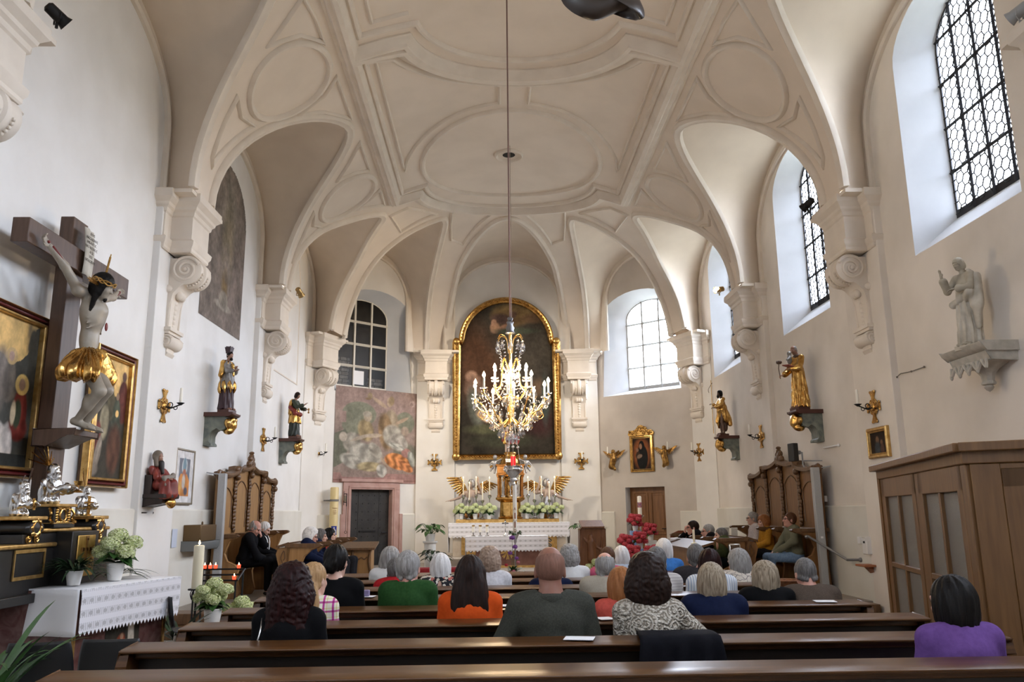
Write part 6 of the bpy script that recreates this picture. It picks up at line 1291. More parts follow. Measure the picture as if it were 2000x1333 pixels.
P = head_prims(hd_, Rh, .98)+[('c', hd_+Rh@hv((0, -.02, -.07)), Q(-4.5, 8.0, 3.74), .052, .06), ('c', sh_[0], sh_[1], .06, .06, .05), ('e', Q(-4.48, 8.02, 3.62), (.115, .165, .20), I3, .06), ('e', Q(-4.46, 8.02, 3.66), (.11, .13, .09), I3, .04), ('e', Q(-4.50, 8.03, 3.36), (.085, .115, .18), I3, .05), ('e', Q(-4.48, 8.02, 3.12), (.11, .15, .12), I3, .05)]
for i in (0, 1):
    P += [('c', sh_[i], el_[i], .052, .042, .03), ('c', el_[i], wr_[i], .042, .028, .02)]
kn_, an_ = [Q(-4.25, 7.84, 2.80), Q(-4.26, 8.0, 2.83)], [Q(-4.49, 7.94, 2.53), Q(-4.47, 8.06, 2.52)]
for i in (0, 1):
    P += [('c', Q(-4.46, (7.93, 8.10)[i], 3.08), kn_[i], .085, .06, .03), ('c', kn_[i], an_[i], .058, .036, .02), ('e', (kn_[i]*.6+an_[i]*.4)+hv((-.03, 0, 0)), (.05, .048, .09), I3, .03), ('c', an_[i]+hv((-.03, 0, -.01)), an_[i]+hv((.14, .03, -.08)), .038, .026, .02)]
    for k in range(5): P += [('c', an_[i]+hv((.12, -.03+.018*k, -.075)), an_[i]+hv((.185-.006*k, -.03+.02*k, -.095)), .011, .009, .004)]
for r_ in range(4):
    for q in (-1, 1): P += [('c', Q(-4.40, 8.02+q*.03, 3.66-.05*r_), Q(-4.46, 8.02+q*.15, 3.60-.055*r_), .013, .010, .012)]
V, F = sculpt(P, .013, k0=.02); mb = MB(); mb.add(V, F)
for i in (0, 1): V, F = sculpt(hand_prims(wr_[i], wr_[i]-el_[i], (-1, 0, 0), (1, -1)[i], 1, .8), .007); mb.add(V, F)
mb.mi = 1; mb.sph(Q(-4.375, 8.10, 3.50), (.012, .025, .045), 8, 6)
for i in (0, 1): mb.sph(wr_[i]+unit(wr_[i]-el_[i])*.05+hv((.02, 0, 0)), .016, 8, 6); mb.tube([wr_[i]+hv((.028, 0, 0)), el_[i]*.4+wr_[i]*.6+hv((.034, 0, 0)), el_[i]*.75+wr_[i]*.25+hv((.036, 0, 0))], [.012, .008, .003], 5)
mb.build('carved_body', [PALE, mat('painted_blood', (.16, .012, .010), .5)], t, ang=180)
V, F = sculpt(hair_prims('bob', hd_, Rh, .98)+[('c', hd_+Rh@hv((.07, .0, -.06)), hd_+Rh@hv((.09, .03, -.26)), .035, .015), ('c', hd_+Rh@hv((-.07, .0, -.06)), hd_+Rh@hv((-.08, .01, -.2)), .035, .02), ('e', hd_+Rh@hv((0, .082, -.112)), (.027, .016, .026), Rh, .02)], .01, disp=strands(hd_, .004, 4)); MB().add(V, F).build('hair', HAIR['black'], t, ang=180)
mb = MB()
for k in range(3): mb.tube([hd_+Rh@hv((.098*cos(a), -.005+.115*sin(a), .055+.018*sin(a*(3+k)+k*2))) for a in np.linspace(0, 2*pi, 60)], .007, 5)
mb.build('crown_of_thorns', GOLDP, t)
for d in ((0, -.2, 1), (1, -.1, .12), (-1, -.1, .12)):
    mb = MB(); d = unit(Rh@hv(d)); a = hd_+d*.10
    for k in (-1, 0, 1): n_ = unit(np.cross(d, hv((1, .2, 0)))); mb.tube([a+n_*k*.012, a+d*(.24-.03*abs(k))+n_*k*.018], [.009, .006], 4)
    mb.build('halo_ray', GOLD, t)
carve(t, 'golden_loincloth', [('e', Q(-4.47, 8.0, 3.13), (.14, .19, .10), I3, .05), ('c', Q(-4.42, 7.92, 3.14), Q(-4.36, 7.74, 2.96), .10, .11, .04), ('c', Q(-4.42, 8.08, 3.14), Q(-4.38, 8.12, 2.98), .11, .12, .04), ('c', Q(-4.50, 7.88, 3.12), Q(-4.48, 7.66, 2.96), .09, .10, .04), ('e', Q(-4.34, 7.99, 3.19), (.045, .05, .045), I3, .02), ('-b', Q(-4.45, 7.95, 2.70), (.6, .6, .19), 0, I3, .01)], GOLD, 1, .011, drape(17, .017, 5, 9, (Q(-4.47, 7.95, 0)[0], Q(-4.47, 7.95, 0)[1])))
mb = MB(); G = [[(.165+.02*sin(v*3)+.012*sin(u*6), -.11+u*.20+.03*v, 3.14-v*.50) for u in np.linspace(0, 1, 8)] for v in np.linspace(0, 1, 12)]; mb.grid(np.array(G)); o = mb.build('title_scroll', mat('parchment', (.56, .53, .46), .8, c2=(.42, .39, .33), scale=6), t, ang=180); so = o.modifiers.new('thick', 'SOLIDIFY'); so.thickness = .006; scroll = o
def text(parent, body, size, loc, R, m, name='lettering', ext=.0008, align='CENTER'):
    c = bpy.data.curves.new(name, 'FONT'); c.body = body; c.size = size; c.align_x = align; c.extrude = ext; c.resolution_u = 2; c.space_line = 1.15
    tmp = bpy.data.objects.new(name, c); me = bpy.data.meshes.new_from_object(tmp); bpy.data.objects.remove(tmp); me.materials.clear(); me.materials.append(m)
    o = bpy.data.objects.new(name, me); COL.objects.link(o); o.matrix_world = Matrix([[*map(float, R[i]), float(loc[i])] for i in range(3)]+[[0, 0, 0, 1]])
    if parent is not None: o.parent = parent
    return o
INK = mat('faded_ink', (.06, .045, .035), .8)
RLW = np.array([[0, 0, 1.], [1, 0, 0], [0, 1, 0]])     # text facing +x: x axis -> +y, y axis -> +z
text(scroll, 'IESVS\nNAZARENVS\nIHEANT IC\nNAZARENOC\nVACIL\nREX\nIVDEORVM', .042, (.20, .005, 3.07), RLW, INK)
# ---------------------------------------------------------------- side altar on the left
ax = -4.62
t = thing('altar_superstructure', 'black side altar back with gold mouldings and gold tabernacle door', 'altar', (-4.85, 8.15, 0)); X0 = -.25
def gb(nm, x1, y0, y1, z0, z1, m=BLACKW, bev=.006): mb = MB(); mb.bx(X0, x1, y0-8.15, y1-8.15, z0, z1); return mb.build(nm, m, t, bevel=bev)
gb('lower_block', .25, 6.75, 9.28, .92, 1.35); gb('gilt_moulding', .29, 6.72, 7.95, 1.335, 1.375, GOLDP, .012); gb('gilt_moulding', .29, 8.45, 9.30, 1.335, 1.375, GOLDP, .012); gb('upper_block', .26, 7.70, 9.00, 1.37, 1.475); gb('gilt_moulding', .30, 7.68, 8.98, 1.47, 1.505, GOLDP, .012); gb('tabernacle_block', .42, 7.96, 8.48, .95, 1.47); gb('lower_step', .32, 6.7, 9.25, .86, .94)
mb = MB(); mb.bx(.42, .435, 8.05-8.15, 8.39-8.15, 1.04, 1.43); d = mb.build('tabernacle_door', mat('engraved_gold', (.62, .40, .12), .38, .9, c2=(.5, .3, .08), scale=20), t, bevel=.006)
DKG = mat('engraved_line', (.22, .11, .03), .5, .6); mb = MB(); mb.bx(.433, .442, .055, .085, 1.10, 1.40); mb.bx(.433, .442, -.01, .15, 1.28, 1.31)
for (y, z) in ((.07, 1.40), (-.01, 1.295), (.15, 1.295)): mb.bx(.433, .442, y-.025, y+.025, z-.02, z+.02)
mb.build('engraved_cross', DKG, d); text(d, 'A', .11, (.437, -.03, 1.13), RLW, DKG); text(d, '\u03a9', .11, (.437, .18, 1.13), RLW, DKG)
mb = MB(); P = [(.255, 7.32-8.15, 1.08), (.255, 7.80-8.15, 1.08), (.255, 7.80-8.15, 1.31), (.255, 7.32-8.15, 1.31)]; mb.sweep([(-.012, 0), (-.012, .012), (.012, .012), (.012, 0)], P, [XP]*4, closed=True); mb.build('gilt_panel_frame', GOLDP, t, ang=0)
def ped_side(label, y, z):
    t = thing('pedestal', label, 'pedestal', (-4.72, y, z), 0, 'black and gold bust pedestals'); t.scale = (.72, .80, .80)
    mb = MB(); mb.bx(-.15, .22, -.18, .18, 0, .10); mb.build('base_block', BLACKW, t, bevel=.005); mb = MB(); mb.lathe([(.0, -.15), (.085, -.15), (.085, .24), (.07, .27), (0, .28)], (0, 0, .17), rotm(0, pi/2, 0), 20, sq=(1, 2.1)); mb.build('rounded_drum', BLACKW, t)
    mb = MB(); mb.torus((.26, 0, .17), .075, .022, 24, 8, rotm(0, pi/2, 0)); 
    for a in range(8): mb.sph((.265, .09*cos(a*pi/4), .17+.09*sin(a*pi/4)), (.02, .03, .03), 8, 6)
    mb.build('gilt_oval_frame', GOLD, t); mb = MB(); mb.bx(-.17, .28, -.20, .20, .255, .30); mb.build('gilt_top', GOLDP, t, bevel=.012)
    for s in (-1, 1): mb = MB(); mb.torus((.23, s*.08, .05), .032, .018, 16, 8, rotm(0, pi/2, 0)); mb.sph((.235, s*.08, .05), .02); mb.build('gilt_scroll_foot', GOLD, t)
    return t
ped_side('black and gold pedestal under the cross bearing silver bust, left', 7.50, 1.376); ped_side('black and gold pedestal under the sword bearing silver bust, right', 8.70, 1.376)
t = thing('pedestal', 'tallest black and gold pedestal in the middle under the silver bust with chalice', 'pedestal', (-4.70, 7.98, 1.506), 0, 'black and gold bust pedestals'); t.scale = (.72, .78, .73); mb = MB(); mb.bx(-.17, .20, -.2, .2, .04, .27); mb.bx(-.18, .24, -.24, .24, 0, .045); mb.build('body', BLACKW, t, bevel=.005); mb = MB(); mb.bx(-.2, .25, -.25, .25, .265, .305); mb.bx(-.17, .22, -.22, .22, .05, .065); mb.build('gilt_moulding', GOLDP, t, bevel=.01)
mb = MB(); rs = random.Random(1)
for a in range(22): an = a*2*pi/22; mb.sph((.205, .15*max(-.95, min(.95, 1.25*cos(an))), .16+.095*max(-.95, min(.95, 1.25*sin(an)))), (.018, .026, .022), 8, 6)
mb.torus((.205, 0, .16), .075, .016, 20, 8, rotm(0, pi/2, 0)); mb.build('gilt_ornament_frame', GOLD, t)
for s in (-1, 1): mb = MB(); mb.tube(spline([(.16, s*.24, .25), (.2, s*.27, .18), (.18, s*.25, .11), (.23, s*.27, .07), (.2, s*.25, .06)], 5), .018, 6); mb.build('gilt_side_scroll', GOLD, t)
def bust(label, loc, rz, s, arms, pitch, attr, hair):
    t = thing('silver_bust', label, 'bust', loc, rz, 'silver reliquary busts'); hc = hv((0, .04, .60)); R = rotm(radians(-pitch))
    P = [('e', (0, -.02, .22), (.19, .15, .26), I3, .05), ('c', (-.15, 0, .38), (.15, 0, .38), .075, .075, .05), ('e', (0, .0, .05), (.18, .16, .09), I3, .04)]
    for i in (0, 1): el, wr = hv(arms[i][0]), hv(arms[i][1]); P += sleeve(hv(((-.17, .17)[i], 0, .38)), el, el+(wr-el)*.75, .075)
    P += [('-b', (0, 0, -.5), (1, 1, .5), 0, I3, .004)]
    carve(t, 'silver_drapery', P, SILV, s, .014, drape(9, .018, int(pitch)+3, 9))
    P = head_prims(hc, R, .95)+[('c', hc+R@hv((0, -.02, -.06)), (0, -.01, .40), .05, .06)]
    for i in (0, 1): el, wr, d = map(hv, arms[i]); P += [('c', el+(wr-el)*.5, wr, .034, .027)]+hand_prims(wr, d, (0, 0, 1), (1, -1)[i], 1, .9)
    carve(t, 'body', P, SILV, s, .011, k0=.015)
    V, F = sculpt(hair_prims(hair, hc, R, .95)+[('e', hc+R@hv((0, .085, -.11)), (.05, .045, .06), R, .02)], .012, disp=strands(hc, .004, 6)); MB().add(V*s, F).build('hair', SILV, t, ang=180)
    attr(t, s, hc*s); return t
def a_cross(t, s, h):
    mb = MB(); mb.tube([(-.24*s, -.02, .50*s), (.12*s, .10, .98*s)], .008, 6); mb.tube([(.03*s, .02, .84*s), (.12*s, .02, .74*s)], .008, 6); mb.build('staff', DARKF, t); mb = MB(); mb.tube([(.05*s, .30*s, .36*s), (.05*s, .32*s, .12*s)], .012, 6); mb.sph((.05*s, .32*s, .24*s), (.05*s, .03*s, .10*s)); mb.build('gilt_attribute', GOLD, t)
def a_chal(t, s, h):
    mb = MB(); mb.lathe([(.05, 0), (.045, .01), (.012, .03), (.012, .06), (.03, .07), (.04, .11), (.036, .11), (0, .08)], (0, .50*s, .20*s), n=16); mb.build('gilt_chalice', GOLD, t); mb = MB()
    for k in range(7): a = -1.2+.4*k; mb.tube([h+hv((0, -.05, .05)), h+hv((.17*sin(a)*.4, -.14+.17*sin(a), .05+.2*cos(a)))], [.008, .004], 4)
    mb.build('halo_ray', GOLD, t)
def a_sword(t, s, h):
    mb = MB(); mb.box((.10*s, .30*s, .16*s), (.03, .012, .26)); mb.box((.10*s, .30*s, .32*s), (.10, .014, .014)); mb.tube([(.10*s, .30*s, .32*s), (.10*s, .30*s, .40*s)], .01, 6); mb.build('gilt_sword', GOLD, t); mb = MB()
    for k in range(7): a = -1.0+.33*k; mb.tube([h+hv((0, -.05, .05)), h+hv((.08*sin(a), -.10+.12*sin(a), .05+.19*cos(a)))], [.008, .004], 4)
    mb.build('halo_ray', GOLD, t)
fa = [((-.2, .10, .22), (-.06, .28, .24), (.4, .9, .1)), ((.2, .12, .22), (.07, .28, .26), (-.3, .9, .2))]
bust('silver bust of a bearded figure with a long staff, leftmost of the three', (-4.70, 7.51, 1.617), -pi/2, .43, fa, 4, a_cross, 'short')
bust('silver bust holding out a golden chalice, in the middle and tallest', (-4.70, 7.98, 1.73), -pi/2, .52, [((-.2, .14, .24), (-.03, .42, .28), (0, 1, 0)), ((.2, .14, .24), (.05, .40, .30), (0, 1, .1))], 0, a_chal, 'bob')
bust('silver bust of a bald figure resting on a golden sword, rightmost of the three', (-4.71, 8.70, 1.617), -pi/2-.5, .42, fa, 14, a_sword, 'ring')
# altar table with cloth
AC = [(-4.69, 7.66), (-4.08, 7.50), (-3.76, 8.96), (-4.37, 9.15)]    # rear-near, front-near, front-far, rear-far
t = thing('side_altar', 'side altar table painted with dark red marbling below the crucifix', 'altar', (-4.35, 8.25, 0)); mb = MB(); mb.prism([(x+4.35, y-8.25) for x, y in [(-5.06, 7.62), (-4.18, 7.60), (-3.88, 8.93), (-5.06, 9.08)]], (0, 0, .04), XP, YP, (0, 0, .92)); mb.build('altar_block', mat('dark_red_marbling', (.075, .018, .016), .35, c2=(.14, .07, .06), scale=5, dist=2.5, detail=5), t, bevel=.01)
fu = unit(hv((.30, 1.33))); fn_ = np.array([fu[1], -fu[0]])
def FP(s, z, d=0): q = np.array([-4.18, 7.60])+fu*s+fn_*d; return hv((q[0]+4.35, q[1]-8.25, z))
p = Pic(.5, .6, (.035, .03, .022), nu=60, seed=9); p.ell(.75, .62, .09, .40, (.48, .42, .34), .3, 4, fold=(4, .2)); p.ell(.4, .45, .14, .22, (.30, .055, .025), .35, -25, fold=(5, .3)); p.ell(.48, .62, .05, .05, (.35, .2, .12), .4); p.ell(.45, .2, .05, .14, (.32, .2, .13), .4); p.grain(.15); p.build('painted_panel', PAINTM, t, FP(.45, .10, .004), (*fu, 0), ZP)
for s in (.03, 1.34): mb = MB(); mb.box(FP(s, .5, .004), (.02, .035, .90), rotm(0, 0, atan2(fu[1], fu[0])-pi/2)); mb.build('gilt_corner_strip', GOLDP, t)
t = thing('side_altar_cloth', 'white altar cloth with lace edge on the left side altar', 'altar cloth', (-4.35, 8.25, .965)); mb = MB(); P0 = [hv((x+4.35, y-8.25, .012)) for x, y in AC]
mb.add(P0, [(0, 1, 2, 3)]); n = 24
for (a, b, drop) in ((0, 1, .40), (2, 3, .30)):
    e = P0[b]-P0[a]; no_ = unit(np.cross(e, (0, 0, 1))); G = [[P0[a]+e*u+hv((0, 0, -drop*v))+no_*(.012+.012*sin(u*9)*v) for u in np.linspace(0, 1, n)] for v in np.linspace(0, 1, 8)]; mb.grid(np.array(G))
o = mb.build('linen', WHITEL, t, ang=60); so = o.modifiers.new('thick', 'SOLIDIFY'); so.thickness = .006
def lacemat(name):
    def b(t, N, L, p, co):
        s = N.new('ShaderNodeSeparateXYZ'); L.new(co, s.inputs[0]); u = math_(N, L, 'ADD', s.outputs[0], s.outputs[1]); S = lambda x, f, ph=0: math_(N, L, 'SINE', math_(N, L, 'MULTIPLY_ADD', x, f, ph))
        a = math_(N, L, 'GREATER_THAN', S(u, 215), -.1); b = math_(N, L, 'GREATER_THAN', S(s.outputs[2], 58, .6), -.25); c = math_(N, L, 'GREATER_THAN', math_(N, L, 'ADD', S(s.outputs[2], 58, .6), math_(N, L, 'MULTIPLY', S(u, 56), .5)), .95)
        h = math_(N, L, 'MAXIMUM', math_(N, L, 'MULTIPLY', math_(N, L, 'MULTIPLY', a, b), .30), math_(N, L, 'MULTIPLY', c, .40)); al = math_(N, L, 'SUBTRACT', 1, h); L.new(al, p.inputs['Alpha']); p.inputs['Base Color'].default_value = (.78, .78, .83, 1)
    return netmat(name, b)
LACE = lacemat('white_lace')
def lace(t, A, B, drop, nteeth, name='lace_edge', out=.014, wave=.01):
    A, B = hv(A), hv(B); e = B-A; no_ = unit(np.cross(e, (0, 0, 1))); n = nteeth*4+1; mb = MB(); G = []
    for v in np.linspace(0, 1, 10):
        row = []
        for i, u in enumerate(np.linspace(0, 1, n)):
            d = drop*v*(1-(.10*abs(((u*nteeth) % 1)-.5)*2 if v > .85 else 0)); row.append(A+e*u+hv((0, 0, -d))+no_*(out+wave*sin(u*11)*v))
        G.append(row)
    mb.grid(np.array(G)); return mb.build(name, LACE, t, ang=60)
lace(t, P0[1], P0[2], .40, 30)
mb = MB(); e = P0[2]-P0[1]; mb.add([P0[1]+hv((0.004, 0, 0)), P0[2]+hv((0.004, 0, 0)), P0[2]+hv((.008, 0, -.05)), P0[1]+hv((.008, 0, -.05))], [(0, 1, 2, 3)]); mb.build('hem', WHITEL, t, ang=0)
# ---------------------------------------------------------------- plants
POTW = mat('white_ceramic', (.72, .71, .69), .35)
HYD = mat('green_white_hydrangea', (.36, .46, .10), .7, c2=(.86, .88, .62), scale=7, lo=.36, hi=.62); HYDR = mat('red_hydrangea', (.46, .022, .055), .7, c2=(.60, .09, .10), scale=20)
def floret_mesh(seed=0, n=70):
    rs = np.random.RandomState(seed); mb = MB()
    for k in range(n):
        z = 1-1.75*(k+.5)/n; r = sqrt(max(0, 1-z*z)); a = k*2.399963; nrm = hv((r*cos(a), r*sin(a), z*.8)); nrm = unit(nrm+.18*rs.randn(3)); c = nrm*(.90+.16*rs.rand()); u = unit(np.cross(nrm, rs.randn(3))); v = np.cross(nrm, u)
        for q in range(4):
            b = q*pi/2; d = u*cos(b)+v*sin(b); e = np.cross(nrm, d); mb.add([c, c+d*.16+e*.13+nrm*.07, c+d*.31+nrm*.0, c+d*.16-e*.13+nrm*.07], [(0, 1, 2, 3)])
    mb.sph((0, 0, -.05), (.82, .82, .68), 10, 8); return mb
_fl = {}
def flower_head(t, c, r, m, name='flower_head'):
    if m.name not in _fl: o = floret_mesh(1).build(name, m, t, ang=0); _fl[m.name] = o.data
    else: o = bpy.data.objects.new(name, _fl[m.name]); COL.objects.link(o); o.parent = t
    o.location = [float(q) for q in c]; o.scale = (r, r, r*.85); o.rotation_euler = (0, 0, c[0]*40); return o
def leaf(mb, base, d, L, w, droop=.4, n=6, up=(0, 0, 1)):
    d = unit(d); s_ = unit(np.cross(d, up)); G = []
    for i, u in enumerate(np.linspace(0, 1, n)):
        c = hv(base)+d*L*u+hv((0, 0, -droop*L*u*u)); ww = w*sin(pi*min(1, u*.92+.08))**.8; G.append([c-s_*ww+hv((0, 0, .25*ww)), c, c+s_*ww+hv((0, 0, .25*ww))])
    mb.grid(np.array(G))
def hydrangea(label, loc, heads, m, r=.075, pot=.085, seed=0, group=None, stem=.0, poth=.15, spread=1, name='hydrangea'):
    t = thing(name, label, 'potted plant', loc, 0, group); rs = np.random.RandomState(seed)
    mb = MB(); mb.lathe([(0, 0), (pot*.7, 0), (pot*.78, .02), (pot, poth), (pot*1.06, poth+.005), (pot*1.06, poth+.02), (pot*.95, poth+.02), (pot*.9, poth-.02), (0, poth-.02)], n=24); mb.build('pot', POTW, t)
    mb = MB()
    for k in range(34): a = rs.rand()*6.28; leaf(mb, (0, 0, poth+.01+.10*rs.rand()), (cos(a), sin(a), .1+.5*rs.rand()), (.15+.10*rs.rand())*spread, .058, .45)
    mb.build('foliage', LEAF, t, ang=180)
    for (x, y, z, q) in heads: flower_head(t, (x, y, poth+z), r*q, m)
    return t
def ring_heads(n, R, z, seed=0):
    rs = np.random.RandomState(seed); H = [(0, 0, z+.06, 1.05)]
    for k in range(n): a = 2*pi*k/n+.5; H.append((R*cos(a), R*sin(a), z-.085*(k % 2)-.03*rs.rand(), .85+.25*rs.rand()))
    return H
hydrangea('pale green hydrangea in a ribbed white pot on the side altar cloth', (-4.20, 8.40, .985), ring_heads(6, .145, .22, 1), HYD, .085, .085, 1, poth=.15)
def blades(label, loc, n, L, w, m, pot=None, seed=0, droop=.9, h0=.0, spread=(0, 6.28), up=.9, name='spider_plant', poth=.16, cat='potted plant', group=None):
    t = thing(name, label, cat, loc, 0, group); rs = np.random.RandomState(seed)
    if pot: mb = MB(); mb.lathe([(0, 0), (pot*.72, 0), (pot, poth), (pot*.9, poth), (pot*.85, poth-.02), (0, poth-.02)], n=24); mb.build('pot', POTW, t)
    mb = MB()
    for k in range(n):
        a = rs.uniform(*spread); leaf(mb, (.02*cos(a), .02*sin(a), (poth-.01 if pot else h0)), (cos(a), sin(a), up*(.4+rs.rand())), L*(.7+.5*rs.rand()), w, droop*(.6+.6*rs.rand()), 9)
    mb.build('foliage', m, t, ang=180); return t
blades('dark grassy plant in a white pot at the left end of the side altar', (-4.33, 7.86, .985), 95, .38, .012, LEAFD, .075, 3, .55, poth=.13)
blades('dark trailing grassy plant behind the hydrangea on the side altar', (-4.32, 8.74, .99), 34, .38, .012, LEAFD, None, 5, .50, .03, up=.5)
blades('tall palm like plant with long arching leaves at the left edge of the picture', (-3.62, 5.35, .0), 40, 1.05, .026, LEAF, .14, 7, .50, up=2.2, name='palm', poth=.35)
blades('broad leaved dark plant on the floor beside the side altar end', (-3.85, 9.25, .0), 24, .55, .035, LEAFD, .12, 9, .45, up=1.4, name='clivia', poth=.28)
hydrangea('pale green hydrangea in a tall white pot beside the big candle', (-3.72, 9.95, .28), ring_heads(7, .15, .24, 2), HYD, .085, .10, 2, poth=.24)
t = thing('plant_stand', 'low dark stand carrying the tall pot hydrangea', 'stand', (-3.72, 9.95, 0)); mb = MB(); mb.lathe([(0, .255), (.14, .255), (.14, .28), (0, .28)], n=24); mb.build('stand_top', IRON, t)
for k in range(3): a = k*2.1; mb = MB(); mb.tube([(.10*cos(a), .10*sin(a), .26), (.13*cos(a), .13*sin(a), 0)], .012, 6); mb.build('leg', IRON, t)
hydrangea('lower pale green hydrangea in a white pot near the wooden steps', (-3.48, 10.25, .0), ring_heads(5, .13, .26, 3), HYD, .085, .11, 4, poth=.26)
# ---------------------------------------------------------------- black plastic chairs
def plastic_chair(label, loc, rz):
    t = thing('plastic_chair', label, 'chair', loc, rz, 'black plastic chairs'); mb = MB(); G = []
    prof = [(.20, .44), (.12, .435), (-.02, .42), (-.14, .43), (-.19, .48), (-.215, .58), (-.235, .70), (-.245, .79)]
    for (y, z) in spline([(a, b, 0) for a, b in prof], 4)[:, :2]:
        k = max(0, (z-.44)/.35); hw = .225-.035*k**3; G.append([(hw*sin(u), y+.035*(1-cos(u*1.2))*(1 if z > .5 else -.2), z+(.02*(abs(u)/1.5)**3 if z < .5 else 0)) for u in np.linspace(-1.35, 1.35, 13)])
    mb.grid(np.array(G)); o = mb.build('shell', PLASTIC, t, ang=180); so = o.modifiers.new('thick', 'SOLIDIFY'); so.thickness = .008
    CH = mat('chromed_steel', (.6, .6, .6), .2, 1)
    for i in (-1, 1):
        for j, y in ((-1, -.12), (1, .14)): mb = MB(); mb.tube([(i*.15, y, .42), (i*.19, y+j*.05, 0)], .011, 8); mb.build('leg', CH, t)
    mb = MB(); mb.tube([(-.16, -.12, .415), (.16, -.12, .415)], .009, 6); mb.tube([(-.16, .14, .415), (.16, .14, .415)], .009, 6); mb.build('seat_rail', CH, t); return t
plastic_chair('black plastic chair left of the pew end, nearest the palm', (-3.52, 5.95, 0), .25); plastic_chair('black plastic chair between the other chair and the pew', (-3.05, 6.05, 0), .05); plastic_chair('black plastic chair seen from the side beside the hydrangea pots', (-3.62, 8.95, 0), -1.15)
# ---------------------------------------------------------------- candles and votive rack on the left
t = thing('candle_stand', 'tall white candle on a wrought iron stand beside the votive rack', 'candle', (-4.05, 10.3, 0)); mb = MB(); mb.lathe([(.06, .73), (.062, .74), (.062, 1.24), (.05, 1.25), (0, 1.25)], n=20); mb.build('candle', WAX, t); mb = MB(); mb.lathe([(.001, 1.255), (.012, 1.27), (.008, 1.29), (0, 1.31)], n=10); mb.build('flame', FLAME, t)
mb = MB(); mb.lathe([(0, .72), (.10, .72), (.10, .735), (0, .735)], n=20); mb.tube([(0, 0, .05), (0, 0, .72)], .014, 8); mb.build('stem', IRON, t)
for k in range(3): a = k*2.1+.4; mb = MB(); mb.tube(spline([(0, 0, .25), (.10*cos(a), .10*sin(a), .2), (.16*cos(a), .16*sin(a), .02), (.2*cos(a), .2*sin(a), 0)], 4), .011, 6); mb.tube(spline([(.09*cos(a), .09*sin(a), .72), (.12*cos(a), .12*sin(a), .66), (.08*cos(a), .08*sin(a), .6), (.05*cos(a), .05*sin(a), .63)], 4), .006, 5); mb.build('leg', IRON, t)
t = thing('votive_rack', 'black iron votive candle rack with sloping tiers near the stall', 'candle rack', (-3.95, 10.85, 0)); mb = MB()
for (z, y) in ((.92, .10), (.86, -.05), (.80, -.20)): mb.tube([(-.28, y, z), (.28, y, z)], .012, 6)
for s in (-1, 1): mb.tube([(s*.28, .10, .92), (s*.28, -.20, .80)], .012, 6); 
mb.build('tier_frame', IRON, t)
for i in (-1, 1):
    for j, y in ((0, .10), (1, -.2)): mb = MB(); mb.tube([(i*.26, y, .92-.12*j), (i*.26, y, 0)], .012, 6); mb.build('leg', IRON, t)
REDG = mat('red_votive_glass', (.35, .02, .015), .2, emit=((.9, .08, .03), .5))
for k, (x, y, z) in enumerate(((-.24, .10, .93), (-.17, .10, .93), (-.10, .10, .93), (.20, .10, .93), (.24, -.2, .81))):
    c = thing('votive_candle', ['leftmost burning red votive on the iron rack', 'second burning red votive from the left on the iron rack', 'third burning red votive from the left on the iron rack', 'red votive standing apart at the top right of the iron rack', 'red votive at the low right end of the iron rack'][k], 'candle', (-3.95+x, 10.85+y, z), 0, 'red votive candles'); mb = MB(); mb.lathe([(0, 0), (.022, 0), (.026, .045), (.022, .045), (0, .03)], n=12); mb.build('glass', REDG, c); mb = MB(); mb.lathe([(.001, .03), (.008, .045), (.005, .06), (0, .075)], n=8); mb.build('flame', FLAME, c)
# offertory box
t = thing('offertory_box', 'brown metal offertory box with sloping grey shelf on the left wall', 'box', (-5.04, 12.80, 1.10)); BRZ = mat('brown_bronze', (.16, .10, .045), .4, .6); mb = MB(); mb.bx(0, .26, -.40, .28, .13, .37); mb.build('body', BRZ, t, bevel=.008); mb = MB(); mb.bx(.05, .24, .28, .34, .15, .36); mb.build('open_side', mat('dark_niche', (.05, .03, .015), .5), t); mb = MB(); mb.prism([(0, 0), (.24, .0), (.28, .05), (.28, .125), (0, .125)], (0, -.46, 0), XP, ZP, (0, .86, 0)); mb.build('grey_shelf', mat('grey_slate', (.16, .17, .17), .5), t, bevel=.01); mb = MB(); mb.sph((.15, -.04, .39), (.015, .015, .03)); mb.build('knob', BRZ, t)
# grey loudspeaker columns and big wall candle
for s, y, lab in ((-1, 13.30, 'slim grey loudspeaker column at the near end of the honey brown stall'), (1, 13.10, 'slim grey loudspeaker column at the near end of the dark brown stall')):
    t = thing('loudspeaker_column', lab, 'loudspeaker', (s*4.80, y, .32)); mb = MB(); mb.bx(-.06, .06, -.05, .05, 0, 1.95); mb.build('housing', mat('light_grey_metal', (.42, .43, .44), .45, .2), t, bevel=.008); mb = MB(); mb.bx(-.045, .045, -.054, -.049, .10, 1.9); mb.build('grille', mat('grey_mesh', (.34, .35, .36), .6, c2=(.44, .45, .46), scale=200), t); mb = MB(); mb.tube([(0, .04, 1.93), (s*.28, .04, 1.97)], .012, 6); mb.build('wall_arm', GREYP, t); mb = MB(); mb.bx(-.02, .02, -.056, -.05, .83, .86); mb.build('white_badge', WHITEP, t)
t = thing('wall_candle', 'very tall thick yellow candle with portrait in an iron wall ring', 'candle', (*DP(.74, 0)[:2]+_dn*-.22, .32)); mb = MB(); mb.lathe([(.10, 0), (.105, .02), (.105, 1.93), (.09, 1.95), (0, 1.95)], n=28); mb.build('candle', mat('yellow_wax', (.70, .56, .28), .45), t)
cdir = unit(hv((XC+4.4, -20.5))); CR = rotm(0, 0, atan2(cdir[1], cdir[0])+pi/2)
